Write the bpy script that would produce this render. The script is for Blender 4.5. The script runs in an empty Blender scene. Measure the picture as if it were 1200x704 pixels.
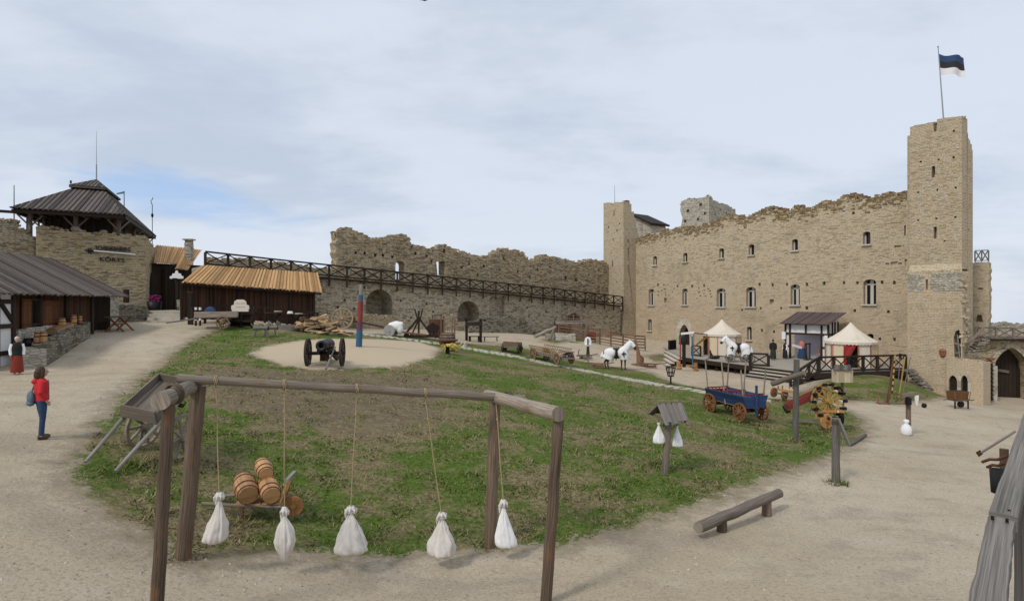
import bpy, bmesh, math, random
import numpy as np
from mathutils import Vector, Matrix, noise

random.seed(11)
rng = random.Random(5)
S = bpy.context.scene
COL = S.collection
F, CX, CY = 715.0, 600.0, 352.0           # focal length of the photograph, in its own pixels
Z = Vector((0, 0, 1))
R = math.radians

def P(px, py, d):
    return Vector(((px - CX) / F * d, d, (CY - py) / F * d))

def Pz(px, py, z):
    return P(px, py, z * F / (CY - py))

# ------------------------------------------------------------------ mesh builder
class MB:
    def __init__(s):
        s.v, s.f, s.uv, s.rn, s.sm = [], [], [], [], []

    def add(s, verts, faces, uvs=None, smooth=False, M=None, rnd=None):
        o = len(s.v)
        vs = [Vector(p) for p in verts]
        if uvs is None:
            uvs = []
            for f in faces:
                a = vs[f[0]]
                n = (vs[f[1]] - a).cross(vs[f[2]] - a)
                if n.length < 1e-9 and len(f) > 3:
                    n = (vs[f[2]] - a).cross(vs[f[3]] - a)
                n = n.normalized() if n.length > 1e-12 else Z.copy()
                if abs(n.z) > .75:
                    uvs.append([(vs[i].x, vs[i].y) for i in f])
                else:
                    t = Z.cross(n).normalized()
                    uvs.append([(vs[i].dot(t), vs[i].z) for i in f])
        if M is not None:
            vs = [M @ p for p in vs]
        s.v += vs
        r = random.random() if rnd is None else rnd
        for f, u in zip(faces, uvs):
            s.f.append([i + o for i in f]); s.uv.append(u); s.rn.append(r); s.sm.append(smooth)

    def box(s, c, size, M=None, rnd=None, jit=0.0):
        hx, hy, hz = size[0] / 2, size[1] / 2, size[2] / 2
        c = Vector(c)
        V = [Vector((sx * hx, sy * hy, sz * hz)) for sx in (-1, 1) for sy in (-1, 1) for sz in (-1, 1)]
        if jit:
            V = [p + Vector((random.uniform(-jit, jit), random.uniform(-jit, jit), random.uniform(-jit, jit))) for p in V]
        FA = [(0, 1, 3, 2), (4, 6, 7, 5), (0, 4, 5, 1), (2, 3, 7, 6), (0, 2, 6, 4), (1, 5, 7, 3)]
        ax = max(range(3), key=lambda i: size[i])
        ofu, ofv = random.uniform(0, 40), random.uniform(0, 40)
        UV = []
        for k, f in enumerate(FA):
            nax = k // 2
            rest = [i for i in range(3) if i != nax]
            if rest[1] == ax: rest = rest[::-1]
            UV.append([(V[i][rest[0]] + ofu, V[i][rest[1]] + ofv + nax * .37) for i in f])
        T = Matrix.Translation(c)
        s.add(V, FA, UV, False, (M @ T) if M is not None else T, rnd)

    def beam(s, p0, p1, w, h=None, up=Z, rnd=None, jit=0.0):
        """square timber from p0 to p1; w across, h along 'up'"""
        h = w if h is None else h
        p0, p1, up = Vector(p0), Vector(p1), Vector(up)
        d = p1 - p0; L = d.length
        if L < 1e-6: return
        x = d / L
        y = up.cross(x)
        if y.length < 1e-4: y = Vector((0, 1, 0)).cross(x)
        if y.length < 1e-4: y = Vector((1, 0, 0)).cross(x)
        y.normalize(); zz = x.cross(y)
        M = Matrix((x, y, zz)).transposed().to_4x4(); M.translation = (p0 + p1) / 2
        s.box((0, 0, 0), (L, w, h), M, rnd, jit)

    def tube(s, pts, rad, n=10, caps=True, smooth=True, rnd=None, closed=False, wob=0.0, squash=None):
        pts = [Vector(p) for p in pts]
        if not hasattr(rad, '__len__'): rad = [rad] * len(pts)
        m = len(pts)
        rings = []; L = 0; Ls = []
        ref = None
        for i in range(m):
            if closed: t = pts[(i + 1) % m] - pts[i - 1]
            else: t = pts[min(i + 1, m - 1)] - pts[max(i - 1, 0)]
            t.normalize()
            if ref is None:
                ref = Vector((0, 0, 1)) if abs(t.z) < .9 else Vector((1, 0, 0))
            a = (ref - t * ref.dot(t)).normalized(); b = t.cross(a); ref = a
            if i: L += (pts[i] - pts[i - 1]).length
            Ls.append(L)
            ring = []
            for k in range(n):
                an = 2 * math.pi * k / n
                r = rad[i] * (1 + (random.uniform(-wob, wob) if wob else 0))
                q = (1, 1) if squash is None else squash
                ring.append(pts[i] + a * (math.cos(an) * r * q[0]) + b * (math.sin(an) * r * q[1]))
            rings.append(ring)
        V = [p for r in rings for p in r]
        FA, UV = [], []
        of = random.uniform(0, 40)
        rm = max(rad)
        for i in range(m if closed else m - 1):
            j = (i + 1) % m
            l1 = Ls[i + 1] if i + 1 < m else L + .1
            for k in range(n):
                k2 = (k + 1) % n
                FA.append((i * n + k, i * n + k2, j * n + k2, j * n + k))
                v0, v1 = k / n * 6.28 * rm + of, (k + 1) / n * 6.28 * rm + of
                UV.append([(Ls[i] + of, v0), (Ls[i] + of, v1), (l1 + of, v1), (l1 + of, v0)])
        s.add(V, FA, UV, smooth, None, rnd)
        if caps and not closed:
            s.add(rings[0], [tuple(range(n))[::-1]], [[(math.cos(6.28 * k / n) * rad[0] + of, math.sin(6.28 * k / n) * rad[0]) for k in range(n)]], False, None, rnd)
            s.add(rings[-1], [tuple(range(n))], [[(math.cos(6.28 * k / n) * rad[-1] + of, math.sin(6.28 * k / n) * rad[-1]) for k in range(n)]], False, None, rnd)

    def cyl(s, p0, p1, r0, r1=None, n=12, rnd=None, smooth=True, caps=True):
        s.tube([p0, p1], [r0, r0 if r1 is None else r1], n, caps, smooth, rnd)

    def log(s, p0, p1, r0, r1=None, n=12, seg=7, wob=.05, bend=.02, rnd=None):
        p0, p1 = Vector(p0), Vector(p1); r1 = r0 if r1 is None else r1
        pts, rad = [], []
        d = p1 - p0
        for i in range(seg + 1):
            t = i / seg
            j = Vector((random.uniform(-bend, bend), random.uniform(-bend, bend), random.uniform(-bend, bend))) * (0 if i in (0, seg) else 1)
            pts.append(p0 + d * t + j); rad.append((r0 + (r1 - r0) * t) * random.uniform(1 - wob, 1 + wob))
        s.tube(pts, rad, n, True, True, rnd, wob=wob * .35)

    def lathe(s, prof, n=16, M=None, smooth=True, rnd=None, capb=True, capt=True, arc=1.0, wave=None):
        V, FA, UV = [], [], []
        nn = n if arc >= 1 else n + 1
        for i, (r, z) in enumerate(prof):
            for k in range(nn):
                an = 2 * math.pi * arc * k / n
                rr = r * (wave(an, i) if wave else 1)
                V.append(Vector((math.cos(an) * rr, math.sin(an) * rr, z)))
        rm = max(r for r, z in prof)
        for i in range(len(prof) - 1):
            for k in range(n):
                k2 = (k + 1) % nn
                FA.append((i * nn + k, i * nn + k2, (i + 1) * nn + k2, (i + 1) * nn + k))
                a0, a1 = k / n * 6.28 * rm * arc, (k + 1) / n * 6.28 * rm * arc
                UV.append([(prof[i][1], a0), (prof[i][1], a1), (prof[i + 1][1], a1), (prof[i + 1][1], a0)])
        s.add(V, FA, UV, smooth, M, rnd)
        if arc >= 1:
            if capb and prof[0][0] > 1e-4: s.add(V[:n], [tuple(range(n))[::-1]], None, False, M, rnd)
            if capt and prof[-1][0] > 1e-4: s.add(V[-n:], [tuple(range(n))], None, False, M, rnd)

    def ell(s, c, r, M=None, n=14, m=9, rnd=None):
        V, FA = [], []
        c = Vector(c)
        if not hasattr(r, '__len__'): r = (r, r, r)
        for i in range(m + 1):
            th = math.pi * i / m
            for k in range(n):
                an = 2 * math.pi * k / n
                V.append(c + Vector((math.sin(th) * math.cos(an) * r[0], math.sin(th) * math.sin(an) * r[1], -math.cos(th) * r[2])))
        for i in range(m):
            for k in range(n):
                k2 = (k + 1) % n
                FA.append((i * n + k, i * n + k2, (i + 1) * n + k2, (i + 1) * n + k))
        s.add(V, FA, None, True, M, rnd)

    def prism(s, poly, p, h, M=None, rnd=None):
        """poly in local (x, z), extruded along local y from p to p+h"""
        n = len(poly)
        V = [Vector((x, p, z)) for x, z in poly] + [Vector((x, p + h, z)) for x, z in poly]
        FA = [tuple(range(n)), tuple(range(2 * n - 1, n - 1, -1))] + [(i, i + n, (i + 1) % n + n, (i + 1) % n) for i in range(n)]
        s.add(V, FA, None, False, M, rnd)

    def sheet(s, grid, smooth=True, rnd=None, thick=0.0):
        """grid: rows of points; doubled when it has a thickness"""
        m, n = len(grid), len(grid[0])
        V = [Vector(p) for r in grid for p in r]
        us = [0]
        FA, UV = [], []
        for i in range(m - 1):
            for k in range(n - 1):
                FA.append((i * n + k, i * n + k + 1, (i + 1) * n + k + 1, (i + 1) * n + k))
                a = (V[i * n + k + 1] - V[i * n + k]).length; b = (V[(i + 1) * n + k] - V[i * n + k]).length
                UV.append([(k * a, i * b), (k * a + a, i * b), (k * a + a, i * b + b), (k * a, i * b + b)])
        s.add(V, FA, UV, smooth, None, rnd)
        if thick:
            nrm = (V[n] - V[0]).cross(V[1] - V[0]).normalized() * thick
            s.add([p + nrm for p in V], [f[::-1] for f in FA], [u[::-1] for u in UV], smooth, None, rnd)

    def build(s, name, mat, parent=None, world=False, loc=None, jit=0.0):
        me = bpy.data.meshes.new(name)
        vs = s.v
        off = None
        if world and parent is not None:
            Mi = ROOTM[parent.name].inverted(); vs = [Mi @ p for p in vs]
        elif world and parent is None:
            off = sum(vs, Vector()) / len(vs); off.z = min(p.z for p in vs)
            vs = [p - off for p in vs]
        me.from_pydata([tuple(p) for p in vs], [], s.f)
        uvl = me.uv_layers.new(name='UVMap')
        flat = [c for u in s.uv for p in u for c in p]
        if len(flat) == 2 * len(me.loops): uvl.data.foreach_set('uv', flat)
        at = me.attributes.new('rnd', 'FLOAT', 'FACE'); at.data.foreach_set('value', s.rn)
        me.polygons.foreach_set('use_smooth', s.sm)
        me.materials.append(mat)
        me.validate(); me.update()
        o = bpy.data.objects.new(name, me); COL.objects.link(o)
        if parent is not None: o.parent = parent
        elif off is not None: o.location = off
        elif loc is not None: o.location = loc
        return o

ROOTM = {}
def tag(o, label=None, cat=None, group=None, kind=None):
    if label: o['label'] = label
    if cat: o['category'] = cat
    if group: o['group'] = group
    if kind: o['kind'] = kind
    return o

def thing(name, label, cat, loc=(0, 0, 0), rz=0.0, group=None):
    o = bpy.data.objects.new(name, None); COL.objects.link(o)
    o.empty_display_size = .3
    o.location = loc; o.rotation_euler = (0, 0, rz)
    ROOTM[o.name] = Matrix.Translation(Vector(loc)) @ Matrix.Rotation(rz, 4, 'Z')
    return tag(o, label, cat, group)

def copy_tree(o, parent=None, loc=None, rz=None, label=None, group=None):
    kids = list(o.children)
    c = o.copy(); COL.objects.link(c)
    if parent is not None: c.parent = parent
    if loc is not None: c.location = loc
    if rz is not None: c.rotation_euler = (0, 0, rz)
    if label: c['label'] = label
    if group: c['group'] = group
    for k in kids: copy_tree(k, c)
    return c

def bake(o, mods):
    """evaluate modifiers into the object's own mesh"""
    for t, kw in mods:
        m = o.modifiers.new(t, t)
        for k, v in kw.items(): setattr(m, k, v)
    dg = bpy.context.evaluated_depsgraph_get()
    dg.update()
    me = bpy.data.meshes.new_from_object(o.evaluated_get(dg))
    old = o.data; mat = old.materials[0] if old.materials else None
    o.modifiers.clear(); o.data = me
    if mat and not me.materials: me.materials.append(mat)
    for p in me.polygons: p.use_smooth = True
    return o

def blend(mb, name, mat, parent, voxel=.02, smooth=4):
    """fuse the builder's lumps into one continuous skin"""
    o = mb.build(name, mat, parent)
    return bake(o, [('REMESH', dict(mode='VOXEL', voxel_size=voxel, use_smooth_shade=True)), ('SMOOTH', dict(factor=.5, iterations=smooth))])

# ------------------------------------------------------------------ materials
def nodes(name):
    m = bpy.data.materials.new(name); m.use_nodes = True
    nt = m.node_tree
    return m, nt, nt.nodes['Principled BSDF']

class NG:
    def __init__(s, nt): s.nt = nt
    def n(s, t, **kw):
        x = s.nt.nodes.new(t)
        for k, v in kw.items():
            if k.startswith('i_'):
                x.inputs[k[2:].replace('_', ' ')].default_value = v
            else: setattr(x, k, v)
        return x
    def l(s, a, b): s.nt.links.new(a, b)
    def uv(s): return s.n('ShaderNodeUVMap', uv_map='UVMap').outputs[0]
    def obj(s): return s.n('ShaderNodeNewGeometry').outputs['Position']
    def attr(s, name): return s.n('ShaderNodeAttribute', attribute_name=name).outputs['Fac']
    def mapv(s, v, sc, loc=(0, 0, 0)):
        x = s.n('ShaderNodeMapping'); x.inputs['Scale'].default_value = sc; x.inputs['Location'].default_value = loc
        s.l(v, x.inputs['Vector']); return x.outputs[0]
    def noise(s, v, sc, det=4, rough=.6, col=False):
        x = s.n('ShaderNodeTexNoise'); x.inputs['Scale'].default_value = sc; x.inputs['Detail'].default_value = det; x.inputs['Roughness'].default_value = rough
        s.l(v, x.inputs['Vector']); return x.outputs[1 if col else 0]
    def ramp(s, f, stops):
        x = s.n('ShaderNodeValToRGB'); e = x.color_ramp.elements
        while len(e) > 1: e.remove(e[-1])
        e[0].position, e[0].color = stops[0][0], c4(stops[0][1])
        for p, c in stops[1:]:
            q = e.new(p); q.color = c4(c)
        s.l(f, x.inputs[0]); return x.outputs[0]
    def mix(s, f, a, b, mode='MIX'):
        x = s.n('ShaderNodeMix', data_type='RGBA', blend_type=mode, clamp_factor=True)
        for sock, val in ((x.inputs[0], f), (x.inputs[6], a), (x.inputs[7], b)):
            if isinstance(val, (int, float)): sock.default_value = val
            elif isinstance(val, tuple): sock.default_value = c4(val)
            else: s.l(val, sock)
        return x.outputs[2]
    def math(s, op, a, b=0.0, c=None, clamp=False):
        x = s.n('ShaderNodeMath', operation=op, use_clamp=clamp)
        for i, val in enumerate((a, b) if c is None else (a, b, c)):
            if isinstance(val, (int, float)): x.inputs[i].default_value = val
            else: s.l(val, x.inputs[i])
        return x.outputs[0]
    def mr(s, f, a, b, c=0.0, d=1.0):
        x = s.n('ShaderNodeMapRange', clamp=True, interpolation_type='SMOOTHSTEP')
        s.l(f, x.inputs[0])
        for i, v in enumerate((a, b, c, d)): x.inputs[i + 1].default_value = v
        return x.outputs[0]
    def bump(s, h, st, dist, bsdf):
        x = s.n('ShaderNodeBump'); x.inputs['Strength'].default_value = st; x.inputs['Distance'].default_value = dist
        s.l(h, x.inputs['Height']); s.l(x.outputs[0], bsdf.inputs['Normal'])

def c4(c): return tuple(c) + (1.0,) if len(c) == 3 else tuple(c)
def mul(c, k): return tuple(min(1, x * k) for x in c)

def stone(name, base, warm, grey, brick=(.55, .2), rubble=False, low=None, lowz=(0, 1), stain=.35, mort=.8, bumpd=.06, vari=.35):
    m, nt, b = nodes(name); g = NG(nt)
    uv = g.uv()
    big = g.noise(uv, .22, 5, .65); mid = g.noise(uv, 1.3, 4); fine = g.noise(uv, 9, 5, .7)
    wob = g.noise(uv, 1.1, 3, .5, True)
    v = g.n('ShaderNodeVectorMath', operation='MULTIPLY_ADD'); g.l(wob, v.inputs[0]); v.inputs[1].default_value = (.14, .14, 0) if rubble else (.10, .09, 0); g.l(uv, v.inputs[2])
    vv = v.outputs[0]
    if rubble:
        mp = g.mapv(vv, (1 / brick[0], 1 / brick[1], 1))
        vo = g.n('ShaderNodeTexVoronoi', feature='F1', voronoi_dimensions='2D'); vo.inputs['Scale'].default_value = 1; vo.inputs['Randomness'].default_value = .85; g.l(mp, vo.inputs['Vector'])
        ve = g.n('ShaderNodeTexVoronoi', feature='DISTANCE_TO_EDGE', voronoi_dimensions='2D'); ve.inputs['Scale'].default_value = 1; ve.inputs['Randomness'].default_value = .85; g.l(mp, ve.inputs['Vector'])
        sep = g.n('ShaderNodeSeparateColor'); g.l(vo.outputs['Color'], sep.inputs[0])
        cell, cell2 = sep.outputs[0], sep.outputs[1]
        mortar = g.mr(ve.outputs['Distance'], .02, .13)      # 1 inside a stone
    else:
        br = g.n('ShaderNodeTexBrick'); g.l(vv, br.inputs['Vector'])
        for k, val in (('Scale', 1), ('Mortar Size', .014), ('Mortar Smooth', .6), ('Brick Width', brick[0]), ('Row Height', brick[1]), ('Bias', 0)):
            br.inputs[k].default_value = val
        br.inputs['Color1'].default_value = (0, 0, 0, 1); br.inputs['Color2'].default_value = (1, 1, 1, 1); br.inputs['Mortar'].default_value = (.5, .5, .5, 1)
        br.offset = .43; br.squash = .7; br.squash_frequency = 3
        sep = g.n('ShaderNodeSeparateColor'); g.l(br.outputs['Color'], sep.inputs[0])
        cell = sep.outputs[0]; cell2 = g.noise(vv, 3.1, 2)
        mortar = g.math('SUBTRACT', 1.0, br.outputs['Fac'])
    col = g.mix(g.mr(cell2, .25, .75), base, warm)
    col = g.mix(g.mr(cell, .55, 1.0, 0, .75), col, grey)
    dk = g.mr(cell, 0, .45, 1 - vari, 1.12)
    col = g.mix(1.0, col, g.n('ShaderNodeCombineColor').outputs[0], 'MULTIPLY') if False else col
    vm = g.n('ShaderNodeVectorMath', operation='SCALE'); g.l(col, vm.inputs[0]); g.l(g.math('MULTIPLY', dk, g.mr(g.attr('rnd'), 0, 1, .86, 1.14)), vm.inputs['Scale']); col = vm.outputs[0]
    if low:
        sp = g.n('ShaderNodeSeparateXYZ'); g.l(uv, sp.inputs[0])
        hz = g.math('MULTIPLY_ADD', g.math('SUBTRACT', big, .5), 7.0, sp.outputs[1])
        lf = g.mr(hz, lowz[0], lowz[1], 1, 0)
        lowc = g.mix(mid, low, mul(low, 1.3))
        col = g.mix(g.math('MULTIPLY', lf, .7), col, lowc)
    col = g.mix(g.mr(big, .52, .72, 0, stain), col, mul(warm, .62))
    col = g.mix(g.mr(g.noise(uv, .6, 6, .7), .56, .74, 0, stain * 1.1), col, mul(grey, .45))
    col = g.mix(g.mr(fine, .3, .8, .35, 0), col, mul(base, .38))
    col = g.mix(g.math('MULTIPLY', g.math('SUBTRACT', 1.0, mortar), mort), col, mul(base, .42))
    # rain streaks: stretched down the wall
    st = g.noise(g.mapv(uv, (1.6, .12, 1)), 1.0, 4, .6)
    col = g.mix(g.mr(st, .55, .8, 0, stain * .8), col, mul(grey, .5))
    g.l(col, b.inputs['Base Color'])
    b.inputs['Roughness'].default_value = .95
    b.inputs['Specular IOR Level'].default_value = .15
    h = g.math('ADD', g.math('MULTIPLY', mortar, .6), g.math('ADD', g.math('MULTIPLY', cell, .45), g.math('MULTIPLY', fine, .45)))
    g.bump(h, .9, bumpd, b)
    return m

def wood(name, a, c, rough=.85, grain=1.0, var=.5, worn=None, wornamt=.4, spec=.2, crack=0.0):
    """grain runs along u; each plank (rnd) its own tone"""
    m, nt, b = nodes(name); g = NG(nt)
    uv = g.uv(); r = g.attr('rnd')
    gr = g.noise(g.mapv(uv, (1.3, 48 * grain, 1)), 1.0, 6, .65)
    gr2 = g.noise(g.mapv(uv, (.7, 5 * grain, 1)), 1.0, 4)
    col = g.mix(g.mr(gr, .3, .72), a, c)
    col = g.mix(g.mr(gr2, .5, .75, 0, .55), col, mul(a, .55))
    k = g.mr(r, 0, 1, 1 - var * .6, 1 + var * .5)
    vm = g.n('ShaderNodeVectorMath', operation='SCALE'); g.l(col, vm.inputs[0]); g.l(k, vm.inputs['Scale']); col = vm.outputs[0]
    if crack:
        ck = g.noise(g.mapv(uv, (.55, 20 * grain, 1), (3, 7, 0)), 1.0, 6, .7)
        col = g.mix(g.mr(ck, .60, .66, 0, crack), col, mul(a, .22))
    if worn:
        w = g.noise(g.mapv(uv, (1.2, 6, 1)), 1.0, 6, .7)
        col = g.mix(g.mr(w, .56, .66, 0, wornamt * 2), col, worn)
    g.l(col, b.inputs['Base Color'])
    b.inputs['Roughness'].default_value = rough; b.inputs['Specular IOR Level'].default_value = spec
    g.bump(g.math('ADD', gr, g.math('MULTIPLY', gr2, .6)), .4, .006, b)
    return m

def plain(name, col, rough=.8, var=.25, sc=6.0, metal=0.0, spec=.3, dirt=None, dirtamt=.4, bump=.01):
    m, nt, b = nodes(name); g = NG(nt)
    p = g.n('ShaderNodeTexCoord').outputs['Object']
    n1 = g.noise(p, sc, 5, .65)
    c = g.mix(n1, mul(col, 1 - var), mul(col, 1 + var))
    if dirt: c = g.mix(g.mr(g.noise(p, sc * .45, 5, .7), .5, .72, 0, dirtamt), c, dirt)
    g.l(c, b.inputs['Base Color'])
    b.inputs['Roughness'].default_value = rough; b.inputs['Metallic'].default_value = metal; b.inputs['Specular IOR Level'].default_value = spec
    if bump: g.bump(n1, .5, bump, b)
    return m

M = {}
M['castle'] = stone('castle_limestone', (.58, .49, .345), (.57, .44, .275), (.55, .505, .415), (.36, .115), low=(.55, .425, .295), lowz=(-1.5, 3.5), stain=.55, mort=.4, vari=.26, bumpd=.035)
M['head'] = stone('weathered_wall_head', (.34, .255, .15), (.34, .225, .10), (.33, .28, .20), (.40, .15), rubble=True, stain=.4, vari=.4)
M['tower'] = stone('tower_limestone', (.54, .45, .315), (.53, .41, .26), (.52, .48, .395), (.34, .11), stain=.34, mort=.4, vari=.26, bumpd=.035)
M['ruin'] = stone('ruin_rubble', (.50, .415, .28), (.48, .35, .20), (.52, .465, .355), (.36, .11), rubble=True, stain=.55, mort=.6, bumpd=.06, vari=.5)
M['curtain'] = stone('curtain_rubble', (.55, .475, .35), (.52, .42, .28), (.56, .51, .41), (.34, .12), rubble=True, stain=.5, mort=.6, bumpd=.06, vari=.5)
M['bastion'] = stone('bastion_limestone', (.48, .39, .245), (.46, .335, .17), (.47, .425, .33), (.38, .12), stain=.5, mort=.6, bumpd=.04, low=(.50, .44, .34), lowz=(-1.0, 2.2), vari=.45)
M['keep'] = stone('keep_limestone', (.50, .46, .38), (.46, .41, .31), (.54, .51, .45), (.36, .13), rubble=True, stain=.3, vari=.35, mort=.5, bumpd=.04)
M['drystone'] = stone('dry_stone', (.30, .27, .21), (.26, .22, .16), (.34, .32, .27), (.36, .14), rubble=True, stain=.4, bumpd=.06, vari=.6)
M['dressed'] = stone('dressed_stone', (.52, .47, .37), (.48, .41, .30), (.54, .50, .42), (.7, .4), stain=.2, mort=.4, bumpd=.02, vari=.2)
M['slab'] = stone('step_stone', (.52, .48, .40), (.48, .42, .33), (.54, .51, .45), (1.4, .5), stain=.25, mort=.5, bumpd=.03, vari=.25)
M['boulder'] = plain('field_stone', (.33, .25, .19), .9, .45, 5, dirt=(.16, .14, .12))
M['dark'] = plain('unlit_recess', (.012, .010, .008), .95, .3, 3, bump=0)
M['oldwood'] = wood('weathered_timber', (.135, .105, .082), (.255, .215, .175), worn=(.20, .095, .035), wornamt=.22, crack=.6)
M['greylog'] = wood('grey_log', (.16, .125, .095), (.37, .315, .25), worn=(.22, .10, .04), wornamt=.35, crack=.8)
M['postwood'] = wood('brown_post_wood', (.075, .050, .033), (.215, .16, .115), worn=(.20, .095, .045), wornamt=.32, crack=.9)
M['greywood'] = wood('silver_grey_wood', (.145, .13, .112), (.31, .285, .25), var=.35, crack=.6)
M['railwood'] = wood('rail_grey_wood', (.10, .088, .075), (.27, .245, .215), var=.2, grain=4.0, crack=.9)
M['darkwood'] = wood('dark_stained_wood', (.020, .013, .009), (.045, .030, .020), rough=.7)
M['brownwood'] = wood('brown_stained_boards', (.034, .016, .009), (.080, .037, .020), var=.7)
M['shutter'] = wood('red_brown_shutter_wood', (.085, .033, .015), (.15, .062, .028), var=.4)
M['orange'] = wood('new_orange_roof_boards', (.40, .22, .09), (.57, .37, .185), var=.5)
M['oldroof'] = wood('old_grey_roof_boards', (.068, .055, .047), (.145, .122, .106), var=.75)
M['stageroof'] = wood('brown_roof_boards', (.085, .062, .058), (.165, .125, .115), var=.6)
M['barrel'] = wood('barrel_oak', (.36, .18, .07), (.56, .33, .15), var=.3, rough=.6, spec=.35)
M['barrelend'] = wood('barrel_head_oak', (.27, .12, .035), (.42, .21, .07), var=.3, rough=.6)
M['honey'] = wood('honey_wood', (.30, .14, .05), (.48, .26, .10), var=.5)
M['palewood'] = wood('pale_board', (.38, .31, .21), (.54, .46, .33), var=.3)
M['bluepaint'] = wood('worn_blue_paint', (.018, .038, .10), (.034, .070, .165), rough=.7, var=.3, worn=(.13, .11, .095), wornamt=.4)
M['redpaint'] = wood('worn_red_paint', (.18, .032, .026), (.27, .055, .045), rough=.75, var=.3, worn=(.16, .12, .10), wornamt=.45)
M['poleblue'] = wood('worn_pole_blue_paint', (.03, .105, .19), (.06, .16, .26), rough=.7, var=.3, worn=(.24, .20, .17), wornamt=.5)
M['yellow'] = wood('yellow_painted_wood', (.30, .18, .04), (.42, .28, .08), rough=.6, var=.3)
M['iron'] = plain('black_iron', (.022, .021, .022), .5, .4, 9, metal=.7)
M['rust'] = plain('rusty_iron', (.11, .05, .03), .8, .5, 9, metal=.3)
M['steel'] = plain('grey_pole_steel', (.30, .31, .33), .5, .2, 5, metal=.4)
M['cannon'] = plain('cannon_black_iron', (.032, .032, .036), .42, .4, 6, metal=.5)
M['white'] = plain('white_cloth', (.78, .77, .76), .9, .06, 3, dirt=(.52, .49, .44), dirtamt=.25)
M['sack'] = plain('grey_white_sackcloth', (.62, .58, .53), .95, .14, 5, dirt=(.36, .30, .23), dirtamt=.6, bump=.02)
M['canvas'] = plain('cream_tent_canvas', (.68, .60, .50), .9, .10, 2, dirt=(.48, .40, .32), dirtamt=.45)
M['canvasbuff'] = plain('buff_tent_canvas', (.66, .55, .38), .9, .08, 2, dirt=(.50, .40, .28), dirtamt=.3)
M['pinkcloth'] = plain('faded_red_canvas', (.50, .20, .17), .9, .12, 3, dirt=(.58, .40, .34), dirtamt=.35)
M['redcloth'] = plain('red_curtain', (.30, .032, .028), .9, .3, 4)
M['plaster'] = plain('white_limewash', (.70, .69, .68), .95, .06, 2, dirt=(.50, .47, .43), dirtamt=.3)
M['backdrop'] = plain('pale_lilac_plaster', (.60, .58, .68), .95, .08, 2, dirt=(.44, .42, .50), dirtamt=.3)
M['rope'] = plain('hemp_rope', (.36, .27, .15), .95, .2, 30)
M['darkrope'] = plain('old_dark_rope', (.10, .075, .05), .95, .3, 30)
M['glass'] = plain('dark_window_glass', (.018, .020, .022), .18, .3, 1, spec=.5, bump=0)
M['frame'] = wood('pale_window_frame', (.46, .43, .37), (.60, .57, .50), var=.2)
M['skin'] = plain('skin', (.50, .30, .22), .55, .06, 8, bump=0)
M['hair'] = plain('brown_hair', (.055, .026, .014), .6, .4, 30, bump=.01)
M['redjacket'] = plain('red_jacket', (.52, .022, .028), .8, .15, 8)
M['jeans'] = plain('blue_jeans', (.030, .060, .125), .9, .35, 10)
M['shoe'] = plain('brown_shoe', (.07, .045, .03), .6, .2, 10)
M['bag'] = plain('blue_grey_bag', (.10, .15, .18), .8, .45, 22)
M['black'] = plain('black_cloth', (.017, .018, .018), .9, .3, 6)
M['greencloth'] = plain('dark_green_cloth', (.028, .036, .024), .9, .3, 6)
M['orangeskirt'] = plain('rust_red_cloth', (.21, .034, .02), .9, .3, 8)
M['horsecoat'] = plain('dark_horse_coat', (.040, .028, .022), .6, .3, 5)
M['leather'] = plain('dark_leather', (.045, .025, .016), .5, .3, 8)
M['flower'] = plain('magenta_flowers', (.24, .025, .12), .8, .5, 14)
M['flagblue'] = plain('flag_blue', (.03, .065, .15), .8, .06, 3)
M['flagblack'] = plain('flag_black', (.03, .03, .036), .8, .1, 3)
M['flagwhite'] = plain('flag_white', (.76, .74, .75), .8, .04, 3)
M['terracotta'] = plain('terracotta', (.24, .105, .055), .8, .4, 10)
M['straw'] = plain('straw', (.52, .40, .10), .95, .3, 25)
M['wicker'] = wood('wicker', (.20, .13, .06), (.34, .24, .12), var=.5)
M['grate'] = plain('pale_bone', (.60, .57, .50), .8, .1, 8)
M['stonewheel'] = plain('grindstone', (.32, .31, .29), .95, .2, 8)
M['firewood_end'] = wood('split_wood_face', (.44, .29, .15), (.62, .45, .26), var=.7)
M['bark'] = wood('bark', (.075, .050, .033), (.17, .115, .075), var=.5)
# ------------------------------------------------------------------ terrain
CP = [(180,722,8.5),(212,650,10.4),(333,670,10.9),(412,664,11.4),(517,664,12.0),(574,637,12.6),(638,702,9.8),
 (47,512,14.65),(0,600,10.5),(130,552,13.5),(305,608,12.6),(848,630,13.6),(895,607,15.3),(980,565,18),(783,545,18),
 (933,515,24),(970,502,27),(1065,510,27),(1122,478,36),(1180,469,46),(1100,464,43),(1000,700,9.9),(1100,640,12.4),
 (860,484,29),(722,432,48),(850,456,43.7),(780,431,50),(740,393,75),(660,396,66),(600,390,62),(480,385,56.6),(400,384,52.6),
 (300,376,46),(255,372,44),(195,379,43),(140,388,38),(105,394,33.8),(45,438,26.5),(20,438,25.5),(380,430,30),(421,405,36),
 (310,395,38),(525,416,40),(600,408,52),(645,425,47),(555,395,56),(490,395,50),(786,450,37),(500,540,17),(400,480,22),
 (600,470,27),(700,500,23),(250,440,24),(900,455,43),(1000,441,44),(1050,441,44.5),(1020,468,37),(960,466,38),(690,410,56),(765,429,55),(800,433,53),(742,410,62),(775,411,66)]
AN = [(0,1.5,-4.9),(6,2.5,-5),(-8,3,-4.2),(15,5,-5),(25,20,-6),(45,46,-7.4),(-30,40,-1.2),(-34,28,-2.2),(-22,60,-2.2),(30,90,-5),(60,50,-8),
      (0,80,-3.6),(-24,12,-2.9),(-40,60,-2),(26,54,-6.1),(20,66,-5.3)]
cpts = np.array([tuple(P(*c)) for c in CP] + [tuple(map(float, a)) for a in AN])
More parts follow.
